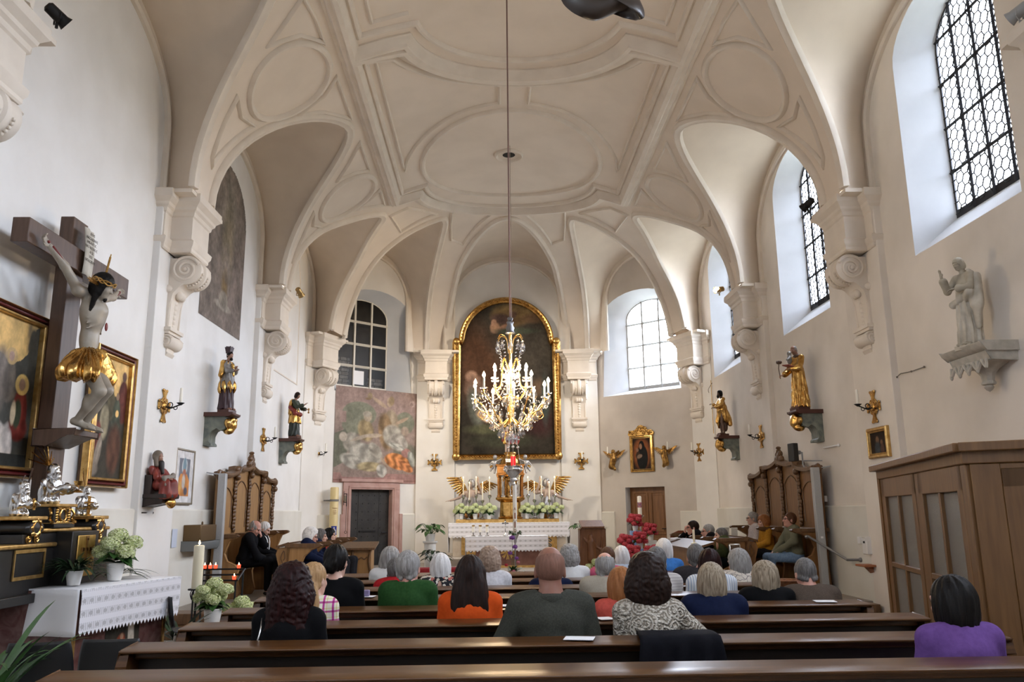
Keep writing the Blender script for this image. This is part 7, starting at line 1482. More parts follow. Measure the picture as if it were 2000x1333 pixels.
mb = MB(); mb.lathe([(.112, 1.60), (.112, 1.65)], n=28); q = hv((*(-_dn*-.22), 0)); mb.tube([(0, 0, 1.625), (*(_dn*.24), 1.625)], .018, 6); mb.tube([(0, 0, 1.625), (-.26, -.03, 1.625)], .018, 6); mb.build('iron_ring', mat('dull_iron', (.20, .19, .18), .5, .5), t)
p = Pic(.15, .22, (.03, .05, .32), nu=30, seed=12); p.ell(.5, .3, .38, .4, (.72, .74, .80), .15); p.ell(.5, .72, .13, .10, (.5, .34, .3), .25); p.ell(.5, .80, .13, .08, (.7, .7, .74), .3); p.ell(.62, .16, .1, .06, (.35, .15, .45), .4)
th = np.linspace(-.72, .72, 30); o = p.build('portrait_plate', vcmat('poster_print', .25), t, (0, 0, 0), XP, ZP); me = o.data
base = atan2(cdir[1], cdir[0])+.18
for v in me.vertices: a = base+(v.co.x/.15-.5)*1.35; zz = v.co.z+.78; v.co = (.109*cos(a), .109*sin(a), zz*1.0+(.0))
def wraptext(t, body, size, z, m, off=.05):
    R = rotm(0, 0, base+off+pi/2)@np.array([[1., 0, 0], [0, 0, -1], [0, 1, 0]]); d = hv((cos(base+off), sin(base+off), 0)); text(t, body, size, d*.108+hv((0, 0, z)), R, m)
BRI = mat('brown_lettering', (.30, .10, .04), .6); wraptext(t, 'Wallfahrt', .036, 1.42, BRI); wraptext(t, 'in der\nTreue\n2016', .036, 1.365, BRI); wraptext(t, 'Besuch\nHL. Vater\nPapst', .036, .66, BRI)
t = thing('wall_lantern', 'small wrought iron lantern with pull chain left of the dark door', 'lantern', (*DP(1.12, 1.9)[:2]+_dn*-.02, 1.78)); nv = hv((*-_dn, 0)); mb = MB(); mb.tube([nv*.02+hv((0, 0, .05)), nv*.02+hv((0, 0, .40))], .014, 6); mb.tube([nv*.02+hv((0, 0, .33)), nv*.16+hv((0, 0, .33))], .01, 6); mb.tube([nv*.02+hv((0, 0, .12)), nv*.16+hv((0, 0, .12))], .01, 6); mb.tube([nv*.16+hv((0, 0, .34)), nv*.16+hv((0, 0, .02))], .012, 6); mb.build('bracket', IRON, t); mb = MB(); mb.lathe([(.02, .14), (.035, .16), (.035, .26), (.02, .29), (0, .31)], nv*.09, n=6); mb.build('glass_body', mat('old_glass', (.5, .45, .35), .2, trans=.5), t); mb = MB(); mb.tube([nv*.16+hv((0, 0, .02)), nv*.16+hv((0, 0, -.58))], .005, 5); mb.torus(nv*.16+hv((0, 0, -.62)), .03, .006, 16, 6, rotm(pi/2)); mb.build('pull_chain', IRON, t)
# ---------------------------------------------------------------- candle sconces with gilt crosses
def sconce(label, loc, ang, lit=False):
    t = thing('wall_sconce', label, 'sconce', loc, ang, 'gilt cross candle sconces'); mb = MB()   # local +y points out of the wall
    arm = [(0, .03), (.03, .06), (.022, .12), (.06, .18), (.035, .20), (0, .19)]
    for k in range(4):
        a = k*pi/2; R2 = np.array([[cos(a), -sin(a)], [sin(a), cos(a)]]); sc = 1.15 if k in (0, 2) else .95
        pol = [(x*sc, y*sc) for x, y in arm]+[(-x*sc, y*sc) for x, y in arm[::-1][1:-1]]; mb.prism([tuple(R2@hv(q)) for q in pol], (0, .005, 0), XP, ZP, (0, .025, 0))
        for d in (-1, 1): c = R2@hv((d*.055*sc, .185*sc)); mb.sph((c[0], .02, c[1]), (.022, .014, .022), 8, 6); c = R2@hv((d*.06, .075)); mb.torus((c[0], .02, c[1]), .026, .008, 14, 6, rotm(pi/2))
    mb.sph((0, .025, 0), (.06, .03, .06), 12, 8); mb.build('gilt_cross', GOLD, t, ang=40)
    mb = MB(); mb.tube(spline([(0, .03, 0), (0, .09, -.035), (0, .15, -.02), (0, .20, .0), (0, .24, .015)], 5), .010, 6); mb.torus((0, .10, .012), .034, .007, 16, 6, rotm(0, pi/2, 0)); mb.torus((0, .175, -.03), .024, .006, 14, 6, rotm(0, pi/2, 0)); mb.lathe([(0, .0), (.012, .0), (.05, .03), (.055, .035), (.012, .02), (.016, .05), (0, .05)], (0, .24, .005), n=16); mb.build('iron_arm', IRON, t)
    mb = MB(); mb.lathe([(.018, .04), (.020, .045), (.019, .24), (.012, .25), (0, .25)], (0, .24, 0), n=14); mb.build('candle', WAXW, t); return t
aD, aE = atan2(-_dn[1], -_dn[0])-pi/2, atan2(_en[1], _en[0])-pi/2
s0 = sconce('gilt cross sconce nearest on the left wall, right of the gold ground panel', (-5.0, 11.2, 3.10), -pi/2)
for lab, loc, a in (('gilt cross sconce on the left wall between the capped and the green robed statues', (-5.0, 16.15, 3.07), -pi/2), ('gilt cross sconce on the left corner pilaster beside the fresco', (-4.83, 20.50, 3.10), atan2(-.411, .911)-pi/2), ('gilt cross sconce facing us left of the big arched painting', (-2.03, 22.48, 2.98), pi), ('gilt cross sconce facing us right of the big arched painting', (2.03, 22.48, 2.98), pi),
                    ('gilt cross sconce on the right corner pilaster beside the winged figure', (4.83, 20.45, 3.05), atan2(-.411, -.911)-pi/2), ('gilt cross sconce on the right wall between the two golden statues', (5.0, 16.15, 3.05), pi/2), ('gilt cross sconce nearest on the right wall above the small picture', (5.0, 11.25, 3.02), pi/2)):
    dup(s0, loc, a, lab)
# ---------------------------------------------------------------- high altar
def ay(px, py, y): return at_y(px, py, y)
t = thing('high_altar', 'high altar table with gold scrolled panels under the tabernacle', 'altar', (-.03, 20.9, .55)); mb = MB(); mb.bx(-1.40, 1.40, -.42, .35, 0, .79); mb.build('altar_block', mat('cream_marbling', (.50, .44, .36), .4, c2=(.40, .33, .26), scale=4), t, bevel=.01)
for s in (-1, 0, 1):
    w_ = .95 if s == 0 else .34; cx_ = s*.98; mb = MB(); mb.sweep([(-.025, 0), (-.025, .03), (.025, .02), (.025, 0)], [(cx_-w_/2, -.42, .06), (cx_+w_/2, -.42, .06), (cx_+w_/2, -.42, .72), (cx_-w_/2, -.42, .72)], [(0, -1, 0)]*4, closed=True); mb.build('gilt_panel_frame', GOLDP, t, ang=0); mb = MB(); mb.box((cx_, -.425, .39), (w_-.04, .01, .62)); f = mb.build('black_gold_panel', GOLDP, t); mb = MB()
    for k in range(5): mb.tube(spline([(cx_-.1, -.432, .14+.12*k), (cx_-.03, -.432, .18+.12*k), (cx_+.06, -.432, .14+.12*k), (cx_+.03, -.432, .10+.12*k), (cx_, -.432, .13+.12*k)], 4), .013, 5)
    mb.build('scroll_ornament', BLACKW, f)
def altar_cloth(label, loc, x0, x1, y0, y1, drop, side, n):
    t = thing('altar_cloth', label, 'altar cloth', loc); mb = MB(); mb.bx(x0, x1, y0, y1, 0, .012)
    for x, d in ((x0, -1), (x1, 1)): mb.grid(np.array([[(x+d*(.004+.01*sin(v*3+u*4)), y0+(y1-y0)*u, .012-side*v) for u in np.linspace(0, 1, 8)] for v in np.linspace(0, 1, 6)]))
    o = mb.build('linen', WHITEL, t, ang=40); so = o.modifiers.new('thick', 'SOLIDIFY'); so.thickness = .004; lace(t, (x0, y0, .012), (x1, y0, .012), drop, n); return t
altar_cloth('white cloth with deep lace edge on the high altar behind', (-.03, 20.9, 1.342), -1.50, 1.50, -.47, .2, .36, .70, 34)
t = thing('gradine', 'narrow gilt shelf behind the high altar cloth holding flowers and candlesticks', 'shelf', (-.03, 21.2, 1.36)); mb = MB(); mb.bx(-1.35, 1.30, -.10, .75, -.2, .08); mb.build('gilt_shelf', GOLDP, t, bevel=.01)
ZG = 1.443
tx, ty = .035, 21.55
RGOLD = mat('red_gold', (.62, .30, .10), .28, 1, c2=(.40, .17, .05), scale=9, bump=.2, bscale=25)
t = thing('tabernacle', 'tall gilded tabernacle with twisted columns in the middle of the high altar', 'tabernacle', (tx, ty, ZG)); mb = MB()
mb.lathe([(.33, 0), (.36, .03), (.31, .06), (.29, .42), (.36, .46), (.42, .50), (.42, .54), (.38, .56), (0, .56)], n=8, sq=(1, .8), R=rotm(0, 0, pi/8)); mb.build('lower_body', GOLD, t, ang=30); mb = MB()
for x in (-.10, .10): mb.box((x, -.235, .25), (.185, .02, .34))
mb.build('tabernacle_door', GOLDP, t, bevel=.01); mb = MB(); mb.bx(-.30, .30, .10, .22, .56, 1.22); mb.lathe([(.17, .56), (.17, 1.1), (.12, 1.2), (0, 1.24)], (0, .1, 0), n=16, sq=(1, .6)); mb.build('niche_back', GOLD, t)
for x, m in ((-.30, RGOLD), (-.20, SILV), (.20, SILV), (.30, RGOLD)):
    mb = MB(); mb.lathe([(.06, .56), (.06, .60)]+[(.042, .60+.026*k) for k in range(19)]+[(.06, 1.08), (.065, 1.13)], (x, -.10 if m is SILV else -.02, 0), n=14, twist=.5 if m is SILV else 0, flute=(3, .25) if m is SILV else None); mb.build('twisted_column' if m is SILV else 'column', m, t)
mb = MB()
for x in (-.25, .25): mb.bx(x-.12, x+.12, -.20, .16, 1.12, 1.17); mb.bx(x-.10, x+.10, -.16, .16, 1.17, 1.36); mb.bx(x-.13, x+.13, -.20, .16, 1.36, 1.40)
mb.build('entablature', RGOLD, t, bevel=.008); mb = MB()
mb.lathe([(.33, 1.36), (.34, 1.40), (.26, 1.45), (.24, 1.52), (.16, 1.58), (.13, 1.66), (.17, 1.70), (.15, 1.73), (0, 1.73)], n=12, sq=(1, .6)); rs = random.Random(2)
for k in range(24): mb.sph((rs.uniform(-.14, .14), -.06-rs.uniform(0, .05), .62+rs.random()*.55), (.03, .025, .035), 6, 5)
for k in range(14): a = k*pi/13; mb.sph((.19*cos(a), -.12, .98+.20*sin(a)), (.03, .03, .03), 6, 5)
mb.build('carved_crown', GOLD, t, ang=40); mb = MB(); mb.box((-.03, -.22, 1.50), (.20, .02, .10)); mb.build('silver_plaque', SILV, t, bevel=.01)
mb = MB(); mb.lathe([(.05, 0), (.04, .02), (.015, .05), (.02, .15), (.012, .22), (.05, .3), (.055, .36), (.0, .42)], (0, -.14, .58), n=12); mb.build('monstrance', SILV, t)
WHF = mat('white_flesh_polychrome', (.52, .40, .33), .4, c2=(.44, .32, .26), scale=6); WHS = mat('silvered_white', (.36, .35, .35), .35, .4)
t2 = thing('statuette', 'small figure in red and gold standing on top of the tabernacle', 'statue', (tx-.07, ty, ZG+1.735)); s = .40
carve(t2, 'body', [('c', (-.08, 0, .8), (-.1, 0, .05), .09, .06), ('c', (.08, 0, .8), (.08, .0, .05), .09, .06), ('e', (0, -.02, 1.1), (.16, .12, .28), I3), ('e', (0, -.03, 1.58), (.1, .11, .13), I3), ('c', (0, 0, 1.3), (0, 0, 1.5), .06, .06), ('c', (-.16, 0, 1.32), (-.34, -.05, 1.75), .055, .04), ('c', (.16, 0, 1.32), (.3, -.12, 1.15), .055, .045)], WHF, s, .022)
carve(t2, 'red_cloak', [('c', (-.1, .1, 1.3), (-.22, .1, .8), .14, .14), ('c', (.1, .1, 1.3), (.16, .12, .7), .10, .08)], REDR, s, .022, drape(7, .02, 1, 9)); carve(t2, 'gilt_kilt', robe_prims(.55, 1.2, .26, .17), GOLD, s, .022, drape(8, .03, 2, 9))
def wing(t, root, d, L, m, name='gilt_wing', out=None):
    mb = MB(); d = unit(d)
    for row, (n, l0, w) in enumerate(((9, 1.0, .11), (8, .62, .09), (6, .36, .08))):
        for k in range(n):
            f = k/(n-1); base = hv(root)+d*L*(.15+.72*f*(1-.15*row)); e = unit(d*(.25+1.1*f)+hv((0, 0, -1.0+.75*f))) if out is None else unit(hv(out)*(.55+.5*f)+hv((0, 0, -.75+.75*f))); l = L*l0*(.55+.35*f)
            R_ = np.stack([e, np.cross(e, (0, 1, 0)), hv((0, 1, 0))], 1); mb.sph(base+e*l*.5+hv((0, -.012*row, 0)), (l*.52, L*w*.62, .016), 8, 5, R_)
    mb.tube(spline([hv(root), hv(root)+d*L*.35+hv((0, 0, .05*L)), hv(root)+d*L*.95], 5), [.05*L*1.4-.003*i*L for i in range(11)], 8); mb.build(name, m, t, ang=60)
for sx, px_, lab in ((-1, 921, 'kneeling white angel with golden wings left of the tabernacle'), (1, 1068, 'kneeling white angel with golden wings right of the tabernacle')):
    b = ay(px_+sx*2, 994, 21.6); t = thing('angel_statue', lab, 'statue', (b[0], 21.6, ZG), 0, 'altar angels'); q = -sx; h = lambda x, y, z: hv((x*q, y, z))   # q: towards the tabernacle
    mb = MB(); mb.sph((0, .0, .10), (.24, .18, .15)); mb.sph((q*.1, -.05, .22), (.13, .12, .12)); mb.build('gilt_cloud_base', RGOLD, t)
    hc = h(.02, -.04, .90); R = rotm(0, 0, q*-.6+pi)@rotm(radians(14)); P = head_prims(hc, R, .85)+[('c', hc+R@hv((0, -.02, -.06)), h(0, .02, .72), .045, .05), ('e', h(0, .0, .58), (.13, .10, .17), I3, .05), ('c', h(-.13, 0, .68), h(.13, 0, .70), .055, .055), ('c', h(.14, 0, .70), h(.30, -.06, .66), .048, .04), ('c', h(.30, -.06, .66), h(.20, -.12, .95), .038, .026), ('c', h(-.14, 0, .68), h(-.30, -.05, .55), .048, .038), ('c', h(-.30, -.05, .55), h(-.52, -.10, .48), .036, .026)]+hand_prims(h(.20, -.12, .95), h(-.02, -.05, 1), (0, 1, 0), q, .9, .2)+hand_prims(h(-.52, -.10, .48), h(-1, -.1, -.1), (0, 0, 1), q, .9, .2)
    carve(t, 'body', P, WHF, 1, .0125, k0=.02); V, F = sculpt(hair_prims('curly', hc, R, .85), .013, disp=strands(hc, .008, 5)); MB().add(V, F).build('hair', WHS, t, ang=180)
    carve(t, 'silvered_drapery', [('c', h(0, 0, .46), h(.05, -.10, .26), .15, .14, .05), ('c', h(.02, -.12, .28), h(-.05, -.05, .05), .13, .11, .05), ('c', h(-.1, .05, .5), h(-.18, 0, .12), .10, .10, .05)], WHS, 1, .015, drape(8, .018, 3, 9))
    wing(t, h(-.10, .12, .70), h(-.42, 0, 1), .46, GOLD, out=h(-1, 0, 0)); wing(t, h(.12, .14, .80), h(.9, 0, .55), .40, GOLD, out=h(.8, 0, -.3))
for sx, lab in ((-1, 'tiny silvered putto on the left shoulder of the tabernacle'), (1, 'tiny silvered putto on the right shoulder of the tabernacle')):
    t = thing('putto', lab, 'statue', (tx+sx*.42, ty-.02, ZG+1.19), 0, 'tabernacle putti'); h = lambda x, y, z: hv((-x*sx, y, z)); carve(t, 'body', [('e', h(0, 0, .24), (.06, .055, .09), I3), ('e', h(.02, -.02, .41), (.055, .06, .065), I3), ('c', h(.05, 0, .30), h(.18, -.02, .36), .025, .018), ('c', h(-.05, 0, .3), h(-.14, -.02, .2), .025, .018), ('c', h(-.02, 0, .18), h(-.10, -.05, .05), .035, .025), ('c', h(.03, 0, .18), h(.0, -.06, .0), .035, .025)], WHS, 1, .012); carve(t, 'gilt_sash', [('c', h(-.08, 0, .16), h(.08, 0, .2), .045, .04)], GOLD, 1, .014)
def candlestick(label, loc, hs_, hc_, r=.017):
    t = thing('candlestick', label, 'candlestick', loc, 0, 'silver altar candlesticks'); mb = MB(); mb.lathe([(.075, 0), (.075, .015), (.03, .04), (.012, .07), (.012, hs_*.45), (.024, hs_*.5), (.012, hs_*.56), (.012, hs_*.8), (.02, hs_*.84), (.045, hs_*.9), (.05, hs_*.96), (.03, hs_), (0, hs_)], n=14); mb.build('silver_stand', SILV, t)
    mb = MB(); mb.lathe([(r, 0), (r*.85, hc_-.02), (r*.5, hc_), (0, hc_)], (0, 0, hs_), n=10); mb.build('candle', WAX, t); mb = MB(); mb.lathe([(.001, 0), (.007, .012), (.004, .028), (0, .04)], (0, 0, hs_+hc_+.003), n=8); mb.build('flame', FLAME, t); return t
c0 = None; nm = ['first', 'second', 'third', 'fourth', 'fifth']
for side, L in (('left', ((905, 932), (917, 942), (930, 931), (942.5, 942), (956, 932))), ('right', ((1031, 931), (1043, 941), (1057, 931), (1072, 941), (1083, 931)))):
    for i, (px_, py_) in enumerate(L):
        p = ay(px_, py_, 21.35); hs_ = (p[2]-ZG-.04)-.42; candlestick('%s lit silver candlestick from the left on the %s side of the tabernacle' % (nm[i], side), (p[0], 21.35-.08*(i % 2), ZG), hs_, .42)
for i, px_ in enumerate((900.5, 928, 955, 1030, 1059, 1087)):
    p = ay(px_, 1015, 21.0); hydrangea('%s green white hydrangea pot from the left on the high altar shelf' % (nm+['sixth'])[i], (p[0], 21.12, ZG), [(x*1.05, y-.04, z*.9, q) for x, y, z, q in ring_heads(7, .14, .19, 20+i)], HYD, .072, .065, 30+i, 'hydrangeas on the high altar', poth=.12, spread=.9)
# sanctuary lamp
p = ay(1002.5, 925, 15.5); lx, ly, lz = p[0], 15.5, p[2]
t = thing('sanctuary_lamp', 'hanging silver sanctuary lamp with red glass and red and white shields', 'lamp', (lx, ly, lz)); mb = MB(); mb.lathe([(0, -.24), (.02, -.22), (.035, -.2), (.02, -.17), (.05, -.14), (.075, -.12), (.05, -.09), (.10, -.03), (.15, .03), (.155, .07), (.12, .10), (.135, .13), (.09, .15), (0, .15)], n=24, flute=(8, .04)); 
for k in range(3): a = k*2.094+.5; mb.tube(spline([(.14*cos(a), .14*sin(a), .02), (.2*cos(a), .2*sin(a), .07), (.17*cos(a), .17*sin(a), .14), (.14*cos(a), .14*sin(a), .1)], 4), .014, 6)
mb.build('silver_bowl', SILV, t); mb = MB(); mb.lathe([(.045, .15), (.05, .32), (.043, .32), (.04, .17)], n=18); mb.build('red_glass', mat('ruby_glass', (.50, .012, .02), .15, emit=((.8, .02, .02), .35)), t)
for k in range(3):
    a = k*2.094+.5; P0 = hv((.17*cos(a), .17*sin(a), .12)); P1 = hv((.03*cos(a), .03*sin(a), .95)); mb = MB(); mb.tube([P0, P1], .004, 5); c = P0*.55+P1*.45; mb.sph(c, .028, 10, 8); mb.lathe([(.03, -.01), (.03, .01)], c, n=10); mb.build('silver_chain', SILV, t)
    c = P0*.38+P1*.62; mb = MB(); u = unit(np.cross((0, 0, 1), (0, -1, 0))); pol = [(-.055, .07), (.055, .07), (.06, -.02), (.03, -.075), (0, -.09), (-.03, -.075), (-.06, -.02)]; mb.prism(pol, c+hv((0, -.012, 0)), XP, ZP, (0, .024, 0)); sh = mb.build('shield', mat('heraldic_red', (.40, .02, .025), .4), t, bevel=.004); mb = MB(); mb.box(c+hv((0, -.014, -.01)), (.026, .006, .155)); mb.box(c+hv((0, -.014, .01)), (.116, .006, .026)); mb.build('white_cross', WHITEP, sh)
mb = MB(); mb.tube([(0, 0, .95), (0, 0, vz(lx, ly)-lz-.05)], .006, 5); mb.sph((0, 0, .95), .03); mb.build('suspension_rope', mat('pale_rope', (.35, .27, .22), .8), t)
# ---------------------------------------------------------------- people's altar
t = thing('peoples_altar', 'front altar of reddish stone with golden rays emblem', 'altar', (-.125, 18.75, .40)); mb = MB(); mb.bx(-.70, .80, -.16, .35, 0, .66); mb.build('altar_block', mat('red_brown_stone', (.17, .065, .045), .4, c2=(.24, .105, .075), scale=6, detail=6), t, bevel=.01); mb = MB(); mb.bx(-.90, .90, -.22, .40, .64, .672); mb.build('top_slab', STONE, t); mb = MB(); mb.bx(-.72, .82, -.19, .36, 0, .05); mb.build('gilt_plinth', GOLDP, t); mb = MB()
for k in range(8): a = k*pi/4; mb.prism([(-.008, .01), (-.035, .15), (-.018, .155), (0, .135), (.018, .155), (.035, .15), (.008, .01)], (.02, -.175, .33), (cos(a), 0, -sin(a)), (sin(a), 0, cos(a)), (0, .02, 0))
mb.build('golden_rays', GOLDP, t, ang=0)
altar_cloth('white cloth with deep lace edge on the front altar', (-.125, 18.75, 1.075), -.92, .92, -.26, .42, .34, .40, 24)
for px_, lab in ((924.5, 'left'), (938, 'middle'), (951.5, 'right')):
    p = ay(px_, 1046, 18.6); t = thing('candle_holder', '%s of three short white candles on the front altar' % lab, 'candle', (p[0], 18.62, 1.088), 0, 'short altar candles'); mb = MB(); mb.lathe([(.05, 0), (.05, .01), (.018, .03), (.02, .07), (.04, .085), (0, .085)], n=14); mb.build('holder', SILV, t); mb = MB(); mb.lathe([(.032, .085), (.032, .24), (0, .24)], n=14); mb.build('candle', WAXW, t); mb = MB(); mb.lathe([(.034, .215), (.034, .243), (.02, .245)], n=14); mb.build('gilt_collar', GOLDP, t)
p = ay(987, 1046, 18.6); t = thing('altar_crucifix', 'small dark standing crucifix on the front altar', 'crucifix', (p[0], 18.6, 1.088)); mb = MB(); mb.lathe([(.05, 0), (.05, .012), (.02, .05), (.012, .09), (0, .09)], n=14); mb.build('silver_foot', SILV, t); mb = MB(); mb.bx(-.009, .009, -.009, .009, .08, .36); mb.bx(-.075, .075, -.009, .009, .265, .285); mb.build('cross', IRON, t, bevel=.003); carve(t, 'small_body', [('c', (0, -.015, .30), (0, -.02, .20), .013, .010), ('c', (0, -.02, .20), (.004, -.016, .12), .010, .006), ('c', (0, -.014, .285), (-.06, -.012, .295), .006, .005), ('c', (0, -.014, .285), (.06, -.012, .295), .006, .005), ('e', (0, -.022, .315), (.011, .011, .014), I3)], SILV, 1, .0045)
# paschal candle with its stand, wreath and flowers
p0, p1 = ay(1005, 946, 17), ay(1006, 1043, 17); zc0 = p1[2]; t = thing('paschal_candle', 'tall decorated white candle on a silver stand in front of the front altar', 'candle', (p1[0], 17, .30)); mb = MB(); mb.lathe([(.042, zc0-.30), (.042, p0[2]-.33), (.03, p0[2]-.30), (0, p0[2]-.30)], n=20); cn = mb.build('candle', WAXW, t); mb = MB(); mb.lathe([(.001, 0), (.01, .015), (.006, .04), (0, .06)], (0, 0, p0[2]-.296), n=8); mb.build('flame', FLAME, t)
RT = np.array([[1., 0, 0], [0, 0, -1], [0, 1, 0]]); RB = mat('red_brown_wax', (.26, .07, .035), .5)
text(cn, 'A', .085, (0, -.043, zc0-.30+.47), RT, RB, ext=.003); text(cn, '\u03a9', .08, (0, -.043, zc0-.30+.03), RT, RB, ext=.003); mb = MB(); mb.box((0, -.043, zc0-.30+.27), (.022, .006, .30)); mb.box((0, -.040, zc0-.30+.27), (.075, .006, .022)); mb.build('wax_cross', RB, cn); mb = MB(); mb.sph((0, -.043, zc0-.3+.27), (.026, .012, .032)); mb.build('white_wax_rosette', WAXW, cn)
mb = MB(); zb_ = zc0-.30; mb.lathe([(.13, 0), (.13, .02), (.03, .06), (.016, .12), (.016, zb_-.2), (.03, zb_-.16), (.03, zb_-.13), (.085, zb_-.02), (.09, zb_), (0, zb_)], n=18); mb.build('silver_stand', SILV, t); mb = MB(); rs = np.random.RandomState(4)
for k in range(90): a = rs.rand()*6.28; leaf(mb, (.10*cos(a), .10*sin(a), zb_+.0+.03*rs.rand()), (cos(a)*.6+rs.randn()*.4, sin(a)*.6+rs.randn()*.4, .4*rs.randn()), .06, .016, .2, 4)
mb.build('leaf_wreath', LEAF, t, ang=180)
t = thing('flower_arrangement', 'arrangement of purple globes, roses and white blossom at the foot of the tall candle', 'flowers', (p1[0]-.05, 16.85, .30)); mb = MB(); rs = np.random.RandomState(8)
for k in range(60): a = rs.rand()*6.28; leaf(mb, (0, 0, .05+.1*rs.rand()), (cos(a), sin(a), .6+rs.rand()), .16+.10*rs.rand(), .02, .3, 5)
mb.build('foliage', LEAF, t, ang=180); PUR = mat('purple_allium', (.20, .06, .33), .7, c2=(.32, .12, .45), scale=30); ROSE = mat('pink_rose', (.62, .22, .28), .6); REDRO = mat('red_rose', (.45, .02, .04), .6); WHB = mat('white_blossom', (.75, .75, .68), .7)
for (x, z, m, r) in ((-.02, .80, PUR, .055), (.04, .62, PUR, .05), (-.06, .50, PUR, .045), (.07, .40, PUR, .04), (-.14, .27, REDRO, .035), (0, .14, ROSE, .045), (.10, .32, ROSE, .035), (.15, .20, WHB, .03), (-.08, .18, WHB, .03), (.2, .14, WHB, .028), (-.2, .15, WHB, .028)): flower_head(t, (x, -.08, z), r, m)
mb = MB(); [mb.tube([(0, 0, .1), (x, -.07, z)], .004, 5) for x, z in ((-.02, .8), (.04, .62), (-.06, .5), (.07, .4))]; mb.build('stems', LEAF, t)
# ambo and neighbours
AMB = mat('carved_red_brown_wood', (.13, .045, .014), .45, c2=(.19, .075, .025), scale=3, stretch=(8, 8, 1), detail=5, bump=.08); t = thing('ambo', 'tall red brown wooden ambo carved with a figure in relief', 'lectern', (1.57, 16.7, .30)); mb = MB(); mb.prism([(-.26, 0), (.26, 0), (.26, .95), (.20, 1.0), (-.20, 1.0), (-.26, .95)], (0, -.15, 0), XP, ZP, (0, .32, 0)); mb.build('body', AMB, t, bevel=.012); mb = MB(); mb.prism([(-.22, .98), (.26, 1.10), (.26, 1.13), (-.22, 1.01)], (-.23, 0, 0), YP, ZP, (.46, 0, 0)); mb.build('book_rest', AMB, t, bevel=.008)
carve(t, 'carved_relief', [('e', (-.04, -.15, .80), (.05, .035, .06), I3), ('c', (-.04, -.15, .70), (-.02, -.15, .38), .08, .10, .03), ('c', (-.08, -.15, .66), (-.18, -.16, .78), .03, .025), ('c', (.02, -.15, .66), (.14, -.16, .56), .03, .025), ('e', (.12, -.15, .30), (.06, .03, .07), I3), ('c', (.15, -.15, .2), (.18, -.15, .8), .02, .02), ('e', (-.16, -.15, .16), (.06, .03, .1), I3)], AMB, 1, .012)
hydrangea('pale hydrangea on the floor at the foot of the ambo', (1.53, 15.9, .30), ring_heads(5, .13, .20, 7), HYD, .075, .07, 44, poth=.10)
blades('dark strap leaved plant on the floor left of the ambo', (1.05, 17.9, .40), 30, .50, .022, LEAFD, .11, 12, .8, poth=.22, name='strap_plant', up=1.2)
def bigleaf(label, loc, n, L, w, m, seed, pot=None, name='peace_lily', poth=.2):
    t = thing(name, label, 'potted plant', loc, 0); rs = np.random.RandomState(seed); mb = MB(); mb.lathe([(0, 0), (pot*.8, 0), (pot, poth), (pot*.9, poth), (0, poth-.02)], n=20); mb.build('pot', POTW, t); mb = MB(); st = MB()
    for k in range(n):
        a = k*2.4+rs.rand()*.5; h_ = poth+(.12+.42*rs.rand())*L*1.6; R_ = (.08+.16*rs.rand()); b = hv((R_*cos(a), R_*sin(a), h_)); st.tube([(0, 0, poth-.02), b*hv((.5, .5, .7)), b], .005, 4); leaf(mb, b, (cos(a), sin(a), .25-.3*rs.rand()), L*(.6+.4*rs.rand()), w, .5, 6)
    mb.build('foliage', m, t, ang=180); st.build('stalks', m, t); return t
t = thing('plant_pedestal', 'tall white fluted pedestal beside the high altar, left', 'pedestal', (-1.87, 19.0, .30)); mb = MB(); mb.lathe([(.16, 0), (.16, .04), (.125, .06), (.13, .62), (.165, .65), (.165, .68), (0, .68)], n=32, flute=(16, .025)); mb.build('column', POTW, t)
bigleaf('broad leaved peace lily on the white pedestal left of the altar', (-1.87, 19.0, .985), 26, .26, .055, LEAF, 5, .12, poth=.16); bigleaf('dark drooping leafy plant at the foot of the white pedestal', (-1.72, 18.45, .30), 28, .30, .05, LEAFD, 6, .12, 'aspidistra', .25); bigleaf('broad leaved plant on a stand behind the ambo', (1.62, 18.2, .30), 14, .24, .06, LEAF, 9, .12, 'foliage_plant', .85)
for (x, y, w_, lab) in ((-1.55, 17.0, .85, 'dark red kneeling cushion left of the front altar step'), ): t = thing('kneeling_cushion', lab, 'cushion', (x, y, .30)); mb = MB(); mb.bx(-w_/2, w_/2, -.2, .2, .06, .22); mb.build('red_pad', REDC, t, bevel=.04); mb = MB(); mb.bx(-w_/2, w_/2, -.18, .18, 0, .06); mb.build('wooden_base', OAKD, t)
